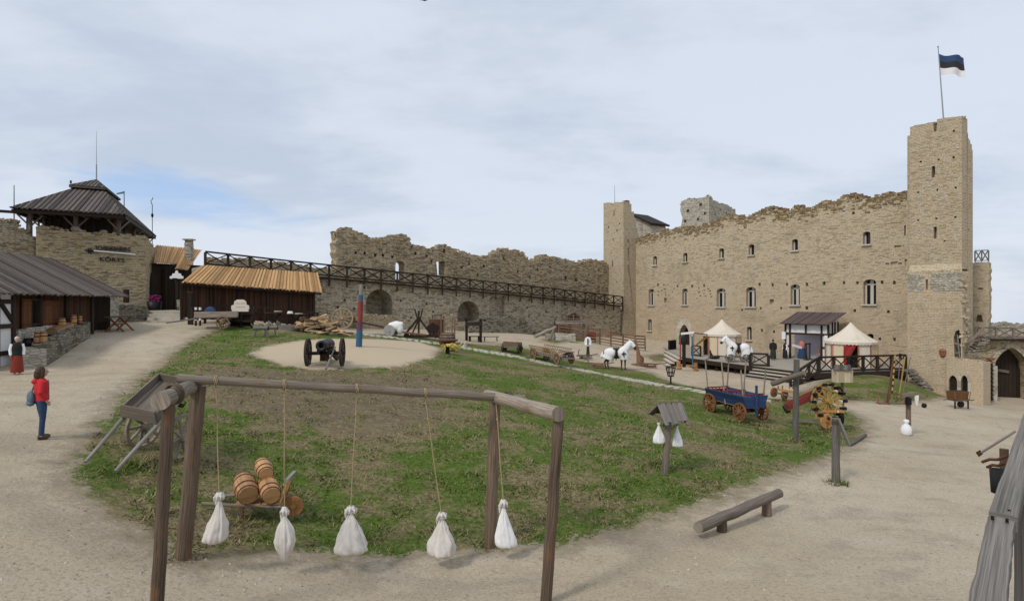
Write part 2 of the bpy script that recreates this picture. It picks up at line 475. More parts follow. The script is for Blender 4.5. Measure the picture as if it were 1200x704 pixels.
_c2 = 3.0 ** 2
def _phi(d2): return -np.sqrt(d2 + _c2)
_D = ((cpts[:, None, :2] - cpts[None, :, :2]) ** 2).sum(-1)
_zm = cpts[:, 2].mean()
_A = _phi(_D) + np.eye(len(cpts)) * .35
_W = np.linalg.solve(np.block([[_A, np.ones((len(cpts), 1))], [np.ones((1, len(cpts))), np.zeros((1, 1))]]), np.concatenate([cpts[:, 2], [0]]))
def Hn(x, y):
    x = np.asarray(x, float); y = np.asarray(y, float)
    out = np.full(x.shape, _W[-1])
    for (cx, cy, _), w in zip(cpts, _W[:-1]): out += w * _phi((x - cx) ** 2 + (y - cy) ** 2)
    r = np.sqrt(x ** 2 + (y - 45) ** 2)
    k = np.clip((r - 62) / 60, 0, 1); k = k * k * (3 - 2 * k)
    return out * (1 - k) + (-11.0 - .045 * np.maximum(r - 120, 0)) * k
def H(x, y): return float(Hn(np.array([x]), np.array([y]))[0])
_ds = np.concatenate([np.arange(4, 30, .05), np.arange(30, 90, .15)])
def G(px, py):
    """where the ray of a pixel meets the ground"""
    xs = (px - CX) / F * _ds
    gap = (CY - py) / F * _ds - Hn(xs, _ds)
    i = int(np.argmax(gap <= 0)) if (gap <= 0).any() else len(_ds) - 1
    d = _ds[i]
    return Vector((xs[i], d, H(xs[i], d)))
def Gd(px, d):
    x = (px - CX) / F * d
    return Vector((x, d, H(x, d)))
def heading(a, b): return math.atan2(b[1] - a[1], b[0] - a[0])

def sdf(poly, x, y):
    """signed distance, positive inside"""
    p = np.array(poly); q = np.roll(p, -1, 0)
    best = np.full(x.shape, 1e9); ins = np.zeros(x.shape, bool)
    for (ax, ay), (bx, by) in zip(p, q):
        dx, dy = bx - ax, by - ay
        t = np.clip(((x - ax) * dx + (y - ay) * dy) / (dx * dx + dy * dy + 1e-12), 0, 1)
        best = np.minimum(best, (x - ax - t * dx) ** 2 + (y - ay - t * dy) ** 2)
        c = ((ay > y) != (by > y)) & (x < (bx - ax) * (y - ay) / (by - ay + 1e-12) + ax)
        ins ^= c
    return np.sqrt(best) * np.where(ins, 1, -1)
def gp(pix): return [tuple(G(*p)[:2]) for p in pix]
GRASS = gp([(83,548),(97,520),(130,480),(165,442),(205,411),(245,389),(278,382),(305,380),(330,387),(390,391),(440,391),(485,394),(520,400),(600,405),
 (700,427),(762,437),(830,456),(880,466),(940,467),(985,478),(1010,491),(1015,503),(1005,517),(975,532),(945,545),(905,558),(860,578),(800,596),(740,618),
 (690,632),(640,641),(560,642),(500,650),(400,652),(330,645),(270,652),(240,657),(205,653),(170,626),(125,596),(88,568)])
SAND = gp([(297,414),(315,406),(350,400),(400,397),(450,398),(490,401),(513,408),(505,419),(470,428),(420,431),(370,433),(335,428),(308,420)])
DIRT = gp([(195,452),(235,428),(300,428),(360,436),(450,436),(520,440),(565,452),(520,495),(440,520),(330,505),(240,490)])
BANK = gp([(925,462),(960,450),(985,440)]) + [tuple(P(1000, 437, 44.5)[:2]), tuple(P(1060, 437, 45)[:2]), (30.0, 44.5), tuple(P(1075, 444, 44)[:2])] + gp([(1113, 466), (1090, 469), (1050, 472), (1000, 470), (960, 467)])
PEN = gp([(635, 398), (690, 394), (700, 398), (650, 402)])
WEED = gp([(757, 417), (785, 414), (800, 421), (770, 424)])

xs = np.concatenate([[-1500, -700, -350, -200, -130, -95, -75, -60, -50, -44, -40, -37], np.arange(-35, -14, .55), np.arange(-14, 12, .26), np.arange(12, 38, .42), [38, 39, 40, 42, 45, 50, 58, 70, 90, 130, 200, 350, 700, 1500]])
ys = np.concatenate([[-1500, -700, -350, -200, -120, -70, -40, -24, -14, -8, -4, -1, 1, 3, 5], np.arange(6, 30, .26), np.arange(30, 60, .42), np.arange(60, 80, 1.0), [80, 83, 87, 92, 98, 106, 118, 140, 180, 260, 400, 700, 1500]])
GX, GY = np.meshgrid(xs, ys)
_fx, _fy = GX.ravel(), GY.ravel()
_g = np.maximum.reduce([sdf(GRASS, _fx, _fy), sdf(BANK, _fx, _fy), sdf(PEN, _fx, _fy), sdf(WEED, _fx, _fy)])
_s = sdf(SAND, _fx, _fy); _d = sdf(DIRT, _fx, _fy)
_g = np.minimum(_g, -_s)
_zz = Hn(_fx, _fy)
def pnoise(x, y, sc, seed=0): return np.array([noise.noise(Vector((a * sc + seed, b * sc, seed * 1.7))) for a, b in zip(x, y)])
_near = (np.abs(_fx) < 45) & (_fy < 80) & (_fy > 2)
_bmp = np.zeros_like(_fx); _bmp[_near] = pnoise(_fx[_near], _fy[_near], .55) * .07 + pnoise(_fx[_near], _fy[_near], 1.9, 3) * .025
_zz = _zz + _bmp * np.clip(_g * 1.2, .12, 1)
nx, ny = len(xs), len(ys)
gv = [tuple(p) for p in np.stack([_fx, _fy, _zz], 1)]
gf = [(j * nx + i, j * nx + i + 1, (j + 1) * nx + i + 1, (j + 1) * nx + i) for j in range(ny - 1) for i in range(nx - 1)]
me = bpy.data.meshes.new('ground'); me.from_pydata(gv, [], gf)
for nm, arr in (('gsd', _g), ('ssd', _s), ('dsd', _d)):
    a = me.attributes.new(nm, 'FLOAT', 'POINT'); a.data.foreach_set('value', np.clip(arr, -6, 6).astype(np.float32))
me.polygons.foreach_set('use_smooth', [True] * len(gf))
ground = bpy.data.objects.new('ground', me); COL.objects.link(ground); ground['kind'] = 'structure'

def grasscol(g, p):
    n1 = g.noise(p, .38, 5, .65); n2 = g.noise(p, 1.7, 5, .7); n3 = g.noise(p, 9.0, 4, .7)
    green = g.mix(g.mr(n3, .3, .7), (.050, .088, .013), (.118, .160, .030))
    dry = g.mix(g.mr(n3, .3, .7), (.125, .098, .052), (.27, .215, .118))
    k = g.math('ADD', g.math('MULTIPLY', n1, .75), g.math('MULTIPLY', n2, .55))
    return green, dry, k, n1, n2, n3

m, nt, b = nodes('ground_gravel_and_turf'); g = NG(nt)
p = g.obj()
green, dry, k, n1, n2, n3 = grasscol(g, p)
gs, ss, dd = g.attr('gsd'), g.attr('ssd'), g.attr('dsd')
dk = g.mr(g.math('MULTIPLY_ADD', g.math('SUBTRACT', n2, .5), 5.0, g.math('MULTIPLY_ADD', g.math('SUBTRACT', n1, .5), 5.0, dd)), -1.6, 2.2, 0, .21)
turf = g.mix(g.mr(g.math('ADD', k, dk), .575, .76), green, dry)
soil = g.mix(n3, (.095, .070, .047), (.185, .145, .102))
turf = g.mix(g.mr(g.math('ADD', g.noise(p, 2.6, 6, .75), g.math('MULTIPLY', dk, .9)), .58, .74, 0, .8), turf, soil)
gv1 = g.noise(p, .16, 5, .6); gv2 = g.noise(p, 16, 5, .8); gv3 = g.noise(p, 1.1, 5, .65)
grav = g.mix(g.mr(gv1, .35, .65), (.45, .365, .255), (.51, .43, .32))
grav = g.mix(g.mr(gv3, .46, .72, 0, .7), grav, (.36, .295, .215))
gv4 = g.noise(g.mapv(p, (.5, .9, 1), (3, 9, 0)), .55, 6, .65)
grav = g.mix(g.mr(gv4, .52, .66, 0, .5), grav, (.31, .26, .195))
grav = g.mix(g.mr(gv4, .46, .34, 0, .5), grav, (.55, .47, .365))
grav = g.mix(g.mr(gv2, .3, .52, .8, 0), grav, (.20, .165, .125))
grav = g.mix(g.mr(gv2, .56, .72, 0, .8), grav, (.56, .50, .41))
vo = g.n('ShaderNodeTexVoronoi', feature='F1'); vo.inputs['Scale'].default_value = 11; g.l(p, vo.inputs['Vector'])
grav = g.mix(g.mr(vo.outputs['Distance'], .12, .2, .5, 0), grav, (.24, .21, .17))
sand = g.mix(gv2, (.46, .365, .245), (.56, .46, .33))
edge = g.math('MULTIPLY_ADD', g.math('SUBTRACT', n2, .5), 2.1, g.math('MULTIPLY_ADD', g.math('SUBTRACT', n3, .5), 1.1, gs))
base = g.mix(g.mr(edge, -.75, -.05, 0, .7), grav, (.235, .190, .130))
base = g.mix(g.mr(edge, -.05, .22), base, turf)
sedge = g.math('MULTIPLY_ADD', g.math('SUBTRACT', n2, .5), 3.2, g.math('MULTIPLY_ADD', g.math('SUBTRACT', n3, .5), 1.2, ss))
base = g.mix(g.mr(sedge, -.45, .45), base, sand)
g.l(base, b.inputs['Base Color']); b.inputs['Roughness'].default_value = .97; b.inputs['Specular IOR Level'].default_value = .1
g.bump(g.math('ADD', gv2, g.math('MULTIPLY', n3, .8)), .8, .035, b)
me.materials.append(m)

# short turf: blades standing on the near half of the mound, patchy like the ground below
def make_blades():
    rs = np.random.RandomState(3)
    N0 = 330000
    y = 6 + 34 * rs.rand(N0) ** 1.5; x = (rs.rand(N0) - .5) * 2 * .95 * y
    keep = rs.rand(N0) < np.clip(16.0 / y, .25, 1)
    x, y = x[keep], y[keep]
    gsd = np.minimum(np.maximum(sdf(GRASS, x, y), sdf(BANK, x, y)), -sdf(SAND, x, y))
    ok = gsd + (rs.rand(len(x)) - 1.0) * .45 > 0
    x, y = x[ok], y[ok]
    pn = pnoise(x, y, .8, 7); dd = np.clip(sdf(DIRT, x, y), -1, 1)
    ok = pn - .16 * dd + (rs.rand(len(x)) - .5) * .5 > -.22
    x, y = x[ok], y[ok]
    for q in [(212, 652), (574, 639), (778, 547), (932, 517), (979, 566), (300, 610), (170, 545), (857, 494), (838, 482), (886, 497), (968, 506), (525, 419), (786, 452), (210, 500)]:
        c = G(*q); m_ = 110; a = rs.rand(m_) * 6.283; r_ = .12 + .28 * rs.rand(m_); x = np.concatenate([x, c.x + np.cos(a) * r_]); y = np.concatenate([y, c.y + np.sin(a) * r_])
    z = Hn(x, y)
    n = len(x); tall = np.ones(n); tall[-14 * 110:] = 1.9
    z = z + (pnoise(x, y, .55) * .07 + pnoise(x, y, 1.9, 3) * .025) * .9 - .012
    h = (.02 + .045 * rs.rand(n) ** 1.5) * (1 + .25 * np.clip(y / 25, 0, 1))
    w = .006 + .006 * rs.rand(n) + y * .0004
    cl = np.clip(pnoise(x, y, 1.6, 21) * 2.2, -.25, 1); h = h * (1 + cl) * tall; lean = h * (.9 + 1.2 * rs.rand(n)); la = rs.rand(n) * 6.283; an = la + 1.5708
    V = np.empty((n, 3, 3))
    V[:, 0] = np.stack([x + np.cos(an) * w, y + np.sin(an) * w, z], 1)
    V[:, 1] = np.stack([x - np.cos(an) * w, y - np.sin(an) * w, z], 1)
    V[:, 2] = 0
    V[:, 2] = np.stack([x + np.cos(la) * lean, y + np.sin(la) * lean, z + h], 1)
    me = bpy.data.meshes.new('turf_blades')
    me.vertices.add(n * 3); me.vertices.foreach_set('co', V.ravel())
    me.loops.add(n * 3); me.loops.foreach_set('vertex_index', np.arange(n * 3))
    me.polygons.add(n); me.polygons.foreach_set('loop_start', np.arange(n) * 3); me.polygons.foreach_set('loop_total', np.full(n, 3))
    at = me.attributes.new('rnd', 'FLOAT', 'FACE'); at.data.foreach_set('value', rs.rand(n))
    me.update()
    o = bpy.data.objects.new('turf_blades', me); COL.objects.link(o)
    m, nt, b = nodes('turf_blade'); g = NG(nt)
    green, dry, k, n1, n2, n3 = grasscol(g, g.obj())
    r = g.attr('rnd')
    c = g.mix(g.mr(g.math('ADD', k, g.math('MULTIPLY', g.math('SUBTRACT', r, .5), .35)), .585, .79), green, dry)
    vm = g.n('ShaderNodeVectorMath', operation='SCALE'); g.l(c, vm.inputs[0]); g.l(g.mr(r, 0, 1, .8, 1.5), vm.inputs['Scale'])
    g.l(vm.outputs[0], b.inputs['Base Color']); b.inputs['Roughness'].default_value = .8; b.inputs['Specular IOR Level'].default_value = .1
    me.materials.append(m)
    o['kind'] = 'stuff'; o['label'] = 'short patchy green and straw coloured turf on the mound'; o['category'] = 'grass'
make_blades()
def loose_stones():
    rs = np.random.RandomState(8); mb = MB(); n = 0
    while n < 2600:
        y = 6 + 26 * rs.rand() ** 1.6; x = (rs.rand() - .5) * 1.8 * y
        q = sdf(GRASS, np.array([x]), np.array([y]))[0]
        if q > .15: continue
        s = .008 + .022 * rs.rand() ** 3 + y * .0005; z = H(x, y); a = rs.rand() * 6.28; k = 5
        ring = [Vector((x + math.cos(a + i * 1.2566) * s * rs.uniform(.7, 1.2), y + math.sin(a + i * 1.2566) * s * rs.uniform(.7, 1.2), z - .004)) for i in range(k)]
        mb.add(ring + [Vector((x, y, z + s * .9))], [(i, (i + 1) % k, k) for i in range(k)], None, False, None, rs.rand()); n += 1
    m, nt, b = nodes('loose_stone'); g = NG(nt); g.l(g.ramp(g.attr('rnd'), [(0, (.20, .17, .13)), (.6, (.46, .40, .32)), (1, (.52, .47, .39))]), b.inputs['Base Color']); b.inputs['Roughness'].default_value = .95
    o = mb.build('loose_stones', m); o['kind'] = 'stuff'; o['label'] = 'small loose stones scattered over the gravel yard'; o['category'] = 'gravel'
loose_stones()

# flagstone path across the mound: irregular flat stones
def stone_path():
    mb = MB()
    cl = [G(*q) for q in [(425, 392), (470, 397), (520, 404), (600, 417), (680, 433), (760, 449), (830, 461), (905, 471)]]
    for a, c in zip(cl, cl[1:]):
        L = (c - a).length; n = max(2, int(L / .44)); t = (c - a).normalized(); s = Vector((-t.y, t.x, 0)).normalized()
        for i in range(n):
            for q in range(4):
                if random.random() < .06: continue
                u = (i + random.uniform(.3, .7)) / n; w = (q - 1.5) * .36 + random.uniform(-.08, .08)
                ctr = a + (c - a) * u + s * w
                k = random.randint(5, 7); ph = random.random() * 6; r = random.uniform(.17, .27)
                ring = []
                for j in range(k):
                    an = ph + 6.283 * j / k; rr = r * random.uniform(.75, 1.15)
                    x, y = ctr.x + math.cos(an) * rr, ctr.y + math.sin(an) * rr
                    ring.append(Vector((x, y, H(x, y) + .035 + random.uniform(0, .015))))
                low = [v - Vector((0, 0, .12)) for v in ring]
                mb.add(ring + low, [tuple(range(k))] + [(j, j + k, (j + 1) % k + k, (j + 1) % k) for j in range(k)])
    o = mb.build('stone_path', plain('flagstones', (.47, .44, .36), .95, .35, 3, dirt=(.30, .27, .18), dirtamt=.6)); o['kind'] = 'structure'
stone_path()

# ------------------------------------------------------------------ masonry walls
class Plane:
    """vertical plane through two ground points A, B; front normal looks to the viewer"""
    def __init__(s, A, B):
        s.A = Vector((A[0], A[1], 0)); d = Vector((B[0] - A[0], B[1] - A[1], 0)); s.L = d.length; s.U = d / s.L
        n = Vector((s.U.y, -s.U.x, 0))
        if n.dot(s.A + d * .5) > 0: n = -n
        s.N = n
    def shift(s, back):
        q = Plane.__new__(Plane); q.A = s.A - s.N * back; q.U = s.U; q.N = s.N; q.L = s.L; return q
    def uz(s, px, py):
        r = (px - CX) / F
        # A.x + U.x u = r (A.y + U.y u)
        u = (r * s.A.y - s.A.x) / (s.U.x - r * s.U.y)
        y = s.A.y + s.U.y * u
        return (u, (CY - py) / F * y)
    def d(s, px):
        return s.A.y + s.U.y * s.uz(px, 0)[0]
    def pt(s, u, z, back=0.0): return s.A + s.U * u + Z * z - s.N * back
    def at(s, px, py, back=0.0):
        u, z = s.uz(px, py); return s.pt(u, z, back)
    def M(s, u, z, back=0.0):
        """frame: x along the wall, y into the wall, z up"""
        y = -s.N
        sgn = s.U.cross(y).z
        X = s.U if sgn > 0 else -s.U
        m = Matrix((X, y, Z)).transposed().to_4x4(); m.translation = s.pt(u, z, back); return m

def rag(pts, step=.45, amp=.22, seed=0):
    """stepped, broken masonry edge through (u, z) points"""
    r = random.Random(seed)
    out = []
    for (u0, z0), (u1, z1) in zip(pts, pts[1:]):
        L = abs(u1 - u0)
        n = max(1, int(L / step))
        cuts = [0] + sorted(min(.98, max(.02, (i + r.uniform(-.35, .35)) / n)) for i in range(1, n)) + [1]
        for a, c in zip(cuts, cuts[1:]):
            mid = (a + c) / 2; z = z0 + (z1 - z0) * mid + r.uniform(-amp, amp)
            e = .02 * (u1 - u0) / n
            out.append((u0 + (u1 - u0) * a + e, z + r.uniform(-.05, .05) * amp * 4))
            out.append((u0 + (u1 - u0) * c - e, z + r.uniform(-.05, .05) * amp * 4))
    return out

def arch_poly(u0, u1, z0, z1, pointed=False, n=8, spring=None):
    """opening outline, z1 = crown"""
    w = u1 - u0; c = (u0 + u1) / 2
    h = (spring if spring is not None else (abs(w) * (.85 if pointed else .5)))
    zs = z1 - h
    pts = [(u0, z0), (u1, z0), (u1, zs)]
    for i in range(1, n):
        t = i / n
        if pointed:
            x = 1 - 2 * t
            y = math.sqrt(max(0, 1 - ((abs(x) + .6) / 1.6) ** 2)) / math.sqrt(1 - (.6 / 1.6) ** 2)
        else:
            x = math.cos(math.pi * t); y = math.sin(math.pi * t)
        pts.append((c + w / 2 * x, zs + h * y))
    pts.append((u0, zs))
    return pts

def masonry(mb, pl, outline, holes=(), thick=1.2, back=0.0, endback=True, rough=0.0):
    """solid wall: outline and holes in (u, z); each hole = (poly, depth, through)"""
    def fill(loops):
        bm = bmesh.new(); edges = []; key = {}
        for lp in loops:
            vs = [bm.verts.new((a, c, 0)) for a, c in lp]
            for i, v in enumerate(vs): edges.append(bm.edges.new((v, vs[(i + 1) % len(vs)])))
        bmesh.ops.triangle_fill(bm, use_beauty=True, use_dissolve=False, edges=edges, normal=(0, 0, 1))
        tris = [[(v.co.x, v.co.y) for v in f.verts] for f in bm.faces]
        bm.free(); return tris
    def put(tris, bk, flip):
        for t in tris:
            q = t[::-1] if flip else t
            mb.add([pl.pt(u, z, bk) for u, z in q], [(0, 1, 2)], [[(u, z) for u, z in q]], False, None, .5)
    front = pl.U.cross(Z).dot(pl.N) > 0          # ccw in (u, z) faces N ?
    put(fill([outline] + [h[0] for h in holes]), back, not front)
    if endback: put(fill([outline] + [h[0] for h in holes if h[2]]), back + thick, front)
    for loop, dep, sgn in [(outline, thick, 1)] + [(h[0], (thick if h[2] else h[1]), -1) for h in holes]:
        run = 0
        for i in range(len(loop)):
            (u0, z0), (u1, z1) = loop[i], loop[(i + 1) % len(loop)]
            L = math.hypot(u1 - u0, z1 - z0)
            hor = abs(u1 - u0) > abs(z1 - z0)
            a, c = (u0, u1) if hor else (0, dep)
            if hor: uv = [(u0, z0), (u1, z1), (u1, z1 + dep), (u0, z0 + dep)]
            else: uv = [(0.1 + u0, z0), (0.1 + u0, z1), (dep + u0 + .1, z1), (dep + u0 + .1, z0)]
            mb.add([pl.pt(u0, z0, back), pl.pt(u1, z1, back), pl.pt(u1, z1, back + dep), pl.pt(u0, z0, back + dep)], [(0, 1, 2, 3)], [uv], False, None, .5)
    for h in holes:
        if not h[2]:
            put(fill([h[0]]), back + h[1], not front)

def relief(mb, pl, u0, u1, zf0, zf1, n, holes, size=(.3, .11), out=.03, seed=0):
    """single stones standing a little proud of the wall face"""
    r = random.Random(seed); bb = [(min(p[0] for p in h[0]), max(p[0] for p in h[0]), min(p[1] for p in h[0]), max(p[1] for p in h[0])) for h in holes]
    for _ in range(n):
        u = r.uniform(u0, u1); z = r.uniform(zf0(u), zf1(u)); w = size[0] * r.uniform(.6, 1.6); h = size[1] * r.uniform(.7, 1.5)
        if any(a - w * .55 < u < c + w * .55 and d - h < z < e + h for a, c, d, e in bb): continue
        o = out * r.uniform(.4, 1.2); T = pl.M(u, z, .03 - o / 2)
        V = [Vector((sx * w / 2 * (1 - .12 * (sy < 0)) + r.uniform(-.02, .02), sy * (o / 2 + .03), sz * h / 2 * (1 - .2 * (sy < 0)) + r.uniform(-.012, .012))) for sx in (-1, 1) for sy in (-1, 1) for sz in (-1, 1)]
        mb.add([p for p in V], [(0, 1, 3, 2), (4, 6, 7, 5), (0, 4, 5, 1), (2, 3, 7, 6), (0, 2, 6, 4), (1, 5, 7, 3)], [[(u + V[i].x, z + V[i].z) for i in f] for f in [(0, 1, 3, 2), (4, 6, 7, 5), (0, 4, 5, 1), (2, 3, 7, 6), (0, 2, 6, 4), (1, 5, 7, 3)]], False, T)

def sq(u, z, w, h, r=rng):
    j = lambda: r.uniform(-.15, .15) * min(w, h)
    return [(u - w / 2 + j(), z - h / 2 + j()), (u + w / 2 + j(), z - h / 2 + j()), (u + w / 2 + j(), z + h / 2 + j()), (u - w / 2 + j(), z + h / 2 + j())]

def inset(poly, k):
    cu = sum(p[0] for p in poly) / len(poly); cz = sum(p[1] for p in poly) / len(poly)
    return [(cu + (u - cu) * k, cz + (z - cz) * k) for u, z in poly]

def rubble(mb, pl, pts, n, size, thick, seed=1, dz=0.0):
    """loose stones bedded along a broken wall head"""
    r = random.Random(seed)
    for i in range(n):
        t = r.random() * (len(pts) - 1); a = int(t); f = t - a
        u = pts[a][0] + (pts[a + 1][0] - pts[a][0]) * f; z = pts[a][1] + (pts[a + 1][1] - pts[a][1]) * f
        c = pl.pt(u, z + dz + r.uniform(-.1, .12) * size * 3, r.uniform(.05, thick - .1))
        Mx = Matrix.Translation(c) @ Matrix.Rotation(math.atan2(pl.U.y, pl.U.x) + r.uniform(-.3, .3), 4, 'Z') @ Matrix.Rotation(r.uniform(-.2, .2), 4, 'X')
        mb.box((0, 0, 0), (size * r.uniform(.8, 1.7), size * r.uniform(.8, 1.4), size * r.uniform(.5, 1.1)), Mx, None, size * .15)

def pxy(pl, pts): return [pl.uz(a, c) for a, c in pts]
def interp(pts, u):
    for (a, za), (c, zc) in zip(pts, pts[1:]):
        if min(a, c) <= u <= max(a, c): return za + (zc - za) * (u - a) / (c - a + 1e-9)
    return pts[-1][1]

# main planes
LW = Plane(P(240, 0, 46), P(725, 0, 74))            # curtain wall with the walkway
CW = Plane(P(1066, 0, 50), P(740, 0, 76))           # castle range
# ------------------------------------------------------------------ railings
def railing(root, line, bays, h, mat, post=.11, rail=.09, drop=0.0, lowrail=.12, extra=None, ends=True):
    """line: callable t -> foot point (world); posts, rails and crossed braces are parts"""
    P_ = [line(i / bays) for i in range(bays + 1)]
    mb = MB()
    for a, c in zip(P_, P_[1:]): mb.beam(a + Z * h, c + Z * (h), rail * 1.3, rail)
    mb.build('top_rail', mat, root, True)
    mb = MB()
    for a, c in zip(P_, P_[1:]): mb.beam(a + Z * lowrail, c + Z * lowrail, rail, rail)
    mb.build('bottom_rail', mat, root, True)
    for p in P_:
        mb = MB(); mb.beam(p - Z * drop, p + Z * (h - rail * .5 - .003), post, post, up=Vector((1, 0, 0))); mb.build('post', mat, root, True)
    for i, (a, c) in enumerate(zip(P_, P_[1:])):
        for s in (0, 1):
            q = (c - a).normalized(); nn = q.cross(Z).normalized() * (.014 if s else -.014)
            t0, t1 = a + q * post * .5 + nn, c - q * post * .5 + nn
            mb = MB()
            z0, z1 = lowrail + rail * .5, h - rail * .6
            mb.beam(t0 + Z * (z0 if s else z1), t1 + Z * (z1 if s else z0), .026, .085)
            mb.build('brace', mat, root, True)

# ------------------------------------------------------------------ curtain wall and the ruin above it
W0 = LW.uz(234, 0)[0]; W1 = LW.uz(727, 0)[0]
deck_line = [(LW.uz(x, y)) for x, y in [(234, 310.5), (330, 320), (430, 329), (530, 338), (630, 347.5), (727, 357.5)]]
def deckz(u): return interp(deck_line, u)
def curtain():
    root = thing('curtain_wall', 'grey brown rubble curtain wall with round arched recesses under the timber walkway', 'wall', LW.pt((W0 + W1) / 2, -4))
    mb = MB()
    top = [(u, z - .12) for u, z in deck_line]
    out = [(W0, -7)] + [(W1, -7)] + top[::-1]
    holes = []
    def A(x0, x1, yt, yb, dep):
        u0, z0 = LW.uz(x0, yb); u1, _ = LW.uz(x1, yb); _, z1 = LW.uz((x0 + x1) / 2, yt); holes.append((arch_poly(u0, u1, z0, z1, n=12), dep, False)); return holes[-1][0]
    A(428.5, 460, 339, 369, 2.2); A(536, 561.5, 352.5, 377, 2.0); A(663, 681.5, 367, 377, 1.4)
    n = pxy(LW, [(573, 372), (574, 350), (577, 347), (583, 349), (592, 346), (591, 369), (588, 373), (581, 370)]); holes.append((n, .5, False))
    r = random.Random(4)
    for x, y in [(470, 352), (500, 356), (520, 372), (605, 362), (620, 371), (597, 371), (618, 360), (640, 365), (652, 378), (404, 352), (415, 362), (396, 360), (482, 372), (508, 365), (700, 378), (712, 370)]:
        u, z = LW.uz(x, y); holes.append((sq(u, z, .22, .2, r), .35, False))
    masonry(mb, LW, out, holes, 3.0)
    relief(mb, LW, W0, W1, lambda u: -5.0, lambda u: deckz(u) - .3, 1500, holes, (.34, .13), .05, 3)
    mb.build('wall', M['curtain'], root, True)
    # dressed arch rings
    for x0, x1, yt, yb in [(428.5, 460, 339, 369), (536, 561.5, 352.5, 377), (663, 681.5, 367, 377)]:
        u0, z0 = LW.uz(x0, yb); u1, _ = LW.uz(x1, yb); _, z1 = LW.uz((x0 + x1) / 2, yt)
        mb = MB(); w = u1 - u0; c = (u0 + u1) / 2; rad = w / 2; zs = z1 - rad
        for i in range(15):
            a0, a1 = math.pi * (i + .04) / 15, math.pi * (i + .96) / 15
            q = [(c + math.cos(a) * rr, zs + math.sin(a) * rr) for a, rr in ((a0, rad + .01), (a1, rad + .01), (a1, rad + random.uniform(.28, .38)), (a0, rad + random.uniform(.28, .38)))]
            V = [LW.pt(u, z, -.03) for u, z in q] + [LW.pt(u, z, .25) for u, z in q]
            mb.add(V, [(0, 1, 2, 3), (7, 6, 5, 4)] + [(k, k + 4, (k + 1) % 4 + 4, (k + 1) % 4) for k in range(4)])
        mb.build('arch_ring', M['curtain'], root, True)
curtain()

UWp = LW.shift(2.4)
def upper_ruin():
    root = thing('ruined_wall', 'tall broken rubble wall with jagged top and sky showing through its window gaps', 'wall', UWp.pt(UWp.uz(555, 0)[0], -2))
    top = [(394, 273), (400, 269), (407, 268), (413, 268.5), (426, 275), (440, 281), (443, 279), (450, 279.5), (459, 277), (470, 275.5), (477, 277), (480.5, 281), (481.5, 291), (484, 287), (495, 290), (505, 292), (513, 289), (521, 287.5), (528, 290), (535, 293), (535.8, 299), (539, 299), (540, 293), (547, 297), (556, 299), (566, 301), (575, 301), (580, 298), (585, 294), (590, 291), (600, 292), (609, 294), (615, 296.5), (619, 305), (622, 306), (631, 304), (634, 300), (641, 299), (650, 302), (657, 302.5), (664, 305), (673, 307), (680, 309), (686, 305), (694, 304), (700, 305), (708, 307), (716, 311)]
    tp = pxy(UWp, top)
    jag = rag(tp, .42, .13, 8)
    ul, ur = tp[0][0], tp[-1][0]
    left = [(ul + random.uniform(-.12, .12), 6.5 - i * .45 - random.uniform(0, .2)) for i in range(14)]
    left = [(u, z) for u, z in left if z < jag[0][1] - .2]
    out = [(ur, -4), ] + jag[::-1] + left + [(ul, -4)]
    holes = []
    for x0, x1, yt, yb, ar, thr in [(463.5, 474.5, 306, 327, 1, 1), (512.5, 521, 307, 323, 0, 1), (519, 522, 292, 296.5, 0, 1)]:
        u0, z0 = UWp.uz(x0, yb); u1, z1 = UWp.uz(x1, yt)
        holes.append((arch_poly(u0, u1, z0, z1, spring=.4) if ar else sq((u0 + u1) / 2, (z0 + z1) / 2, abs(u1 - u0), abs(z1 - z0)), 1, bool(thr)))
    r = random.Random(9)
    for x, y in [(417, 296), (427.5, 296.5), (440, 299), (449, 299), (460, 301), (487, 297), (506, 306), (590.5, 303), (607, 318), (586, 316), (663, 326), (675, 327.5), (550, 309), (567, 312), (630, 316), (645, 313), (500, 300), (541, 313), (690, 322), (702, 316), (621, 325), (560, 322)]:
        u, z = UWp.uz(x, y); s = .42 if 660 < x < 680 else .26
        holes.append((sq(u, z, s, s * 1.1, r), .5, False))
    mb = MB(); masonry(mb, UWp, out, holes, 1.3); relief(mb, UWp, ul + .1, ur - .1, lambda u: deckz(max(W0, min(W1, u))) - .5, lambda u: interp(tp, u) - .2, 1300, holes, (.34, .13), .06, 5)
    rubble(mb, UWp, tp, 230, .24, 1.3, 3)
    mb.build('wall', M['ruin'], root, True)
    # low broken breastwork further left behind the walkway
    root = thing('breastwork', 'low rough stone parapet half hidden behind the timber walkway railing', 'wall', UWp.pt(UWp.uz(310, 0)[0], 0))
    tp = pxy(UWp, [(244, 303), (270, 304), (300, 305.5), (330, 308), (360, 312.5), (396, 317)])
    out = [(tp[-1][0] - .03, -3)] + rag(tp, .5, .12, 12)[::-1] + [(tp[0][0], -3)]
    out[1] = (tp[-1][0] - .03, out[1][1])
    mb = MB(); masonry(mb, UWp, out, [], 1.0); rubble(mb, UWp, tp, 60, .22, 1.0, 5)
    mb.build('wall', M['ruin'], root, True)
upper_ruin()

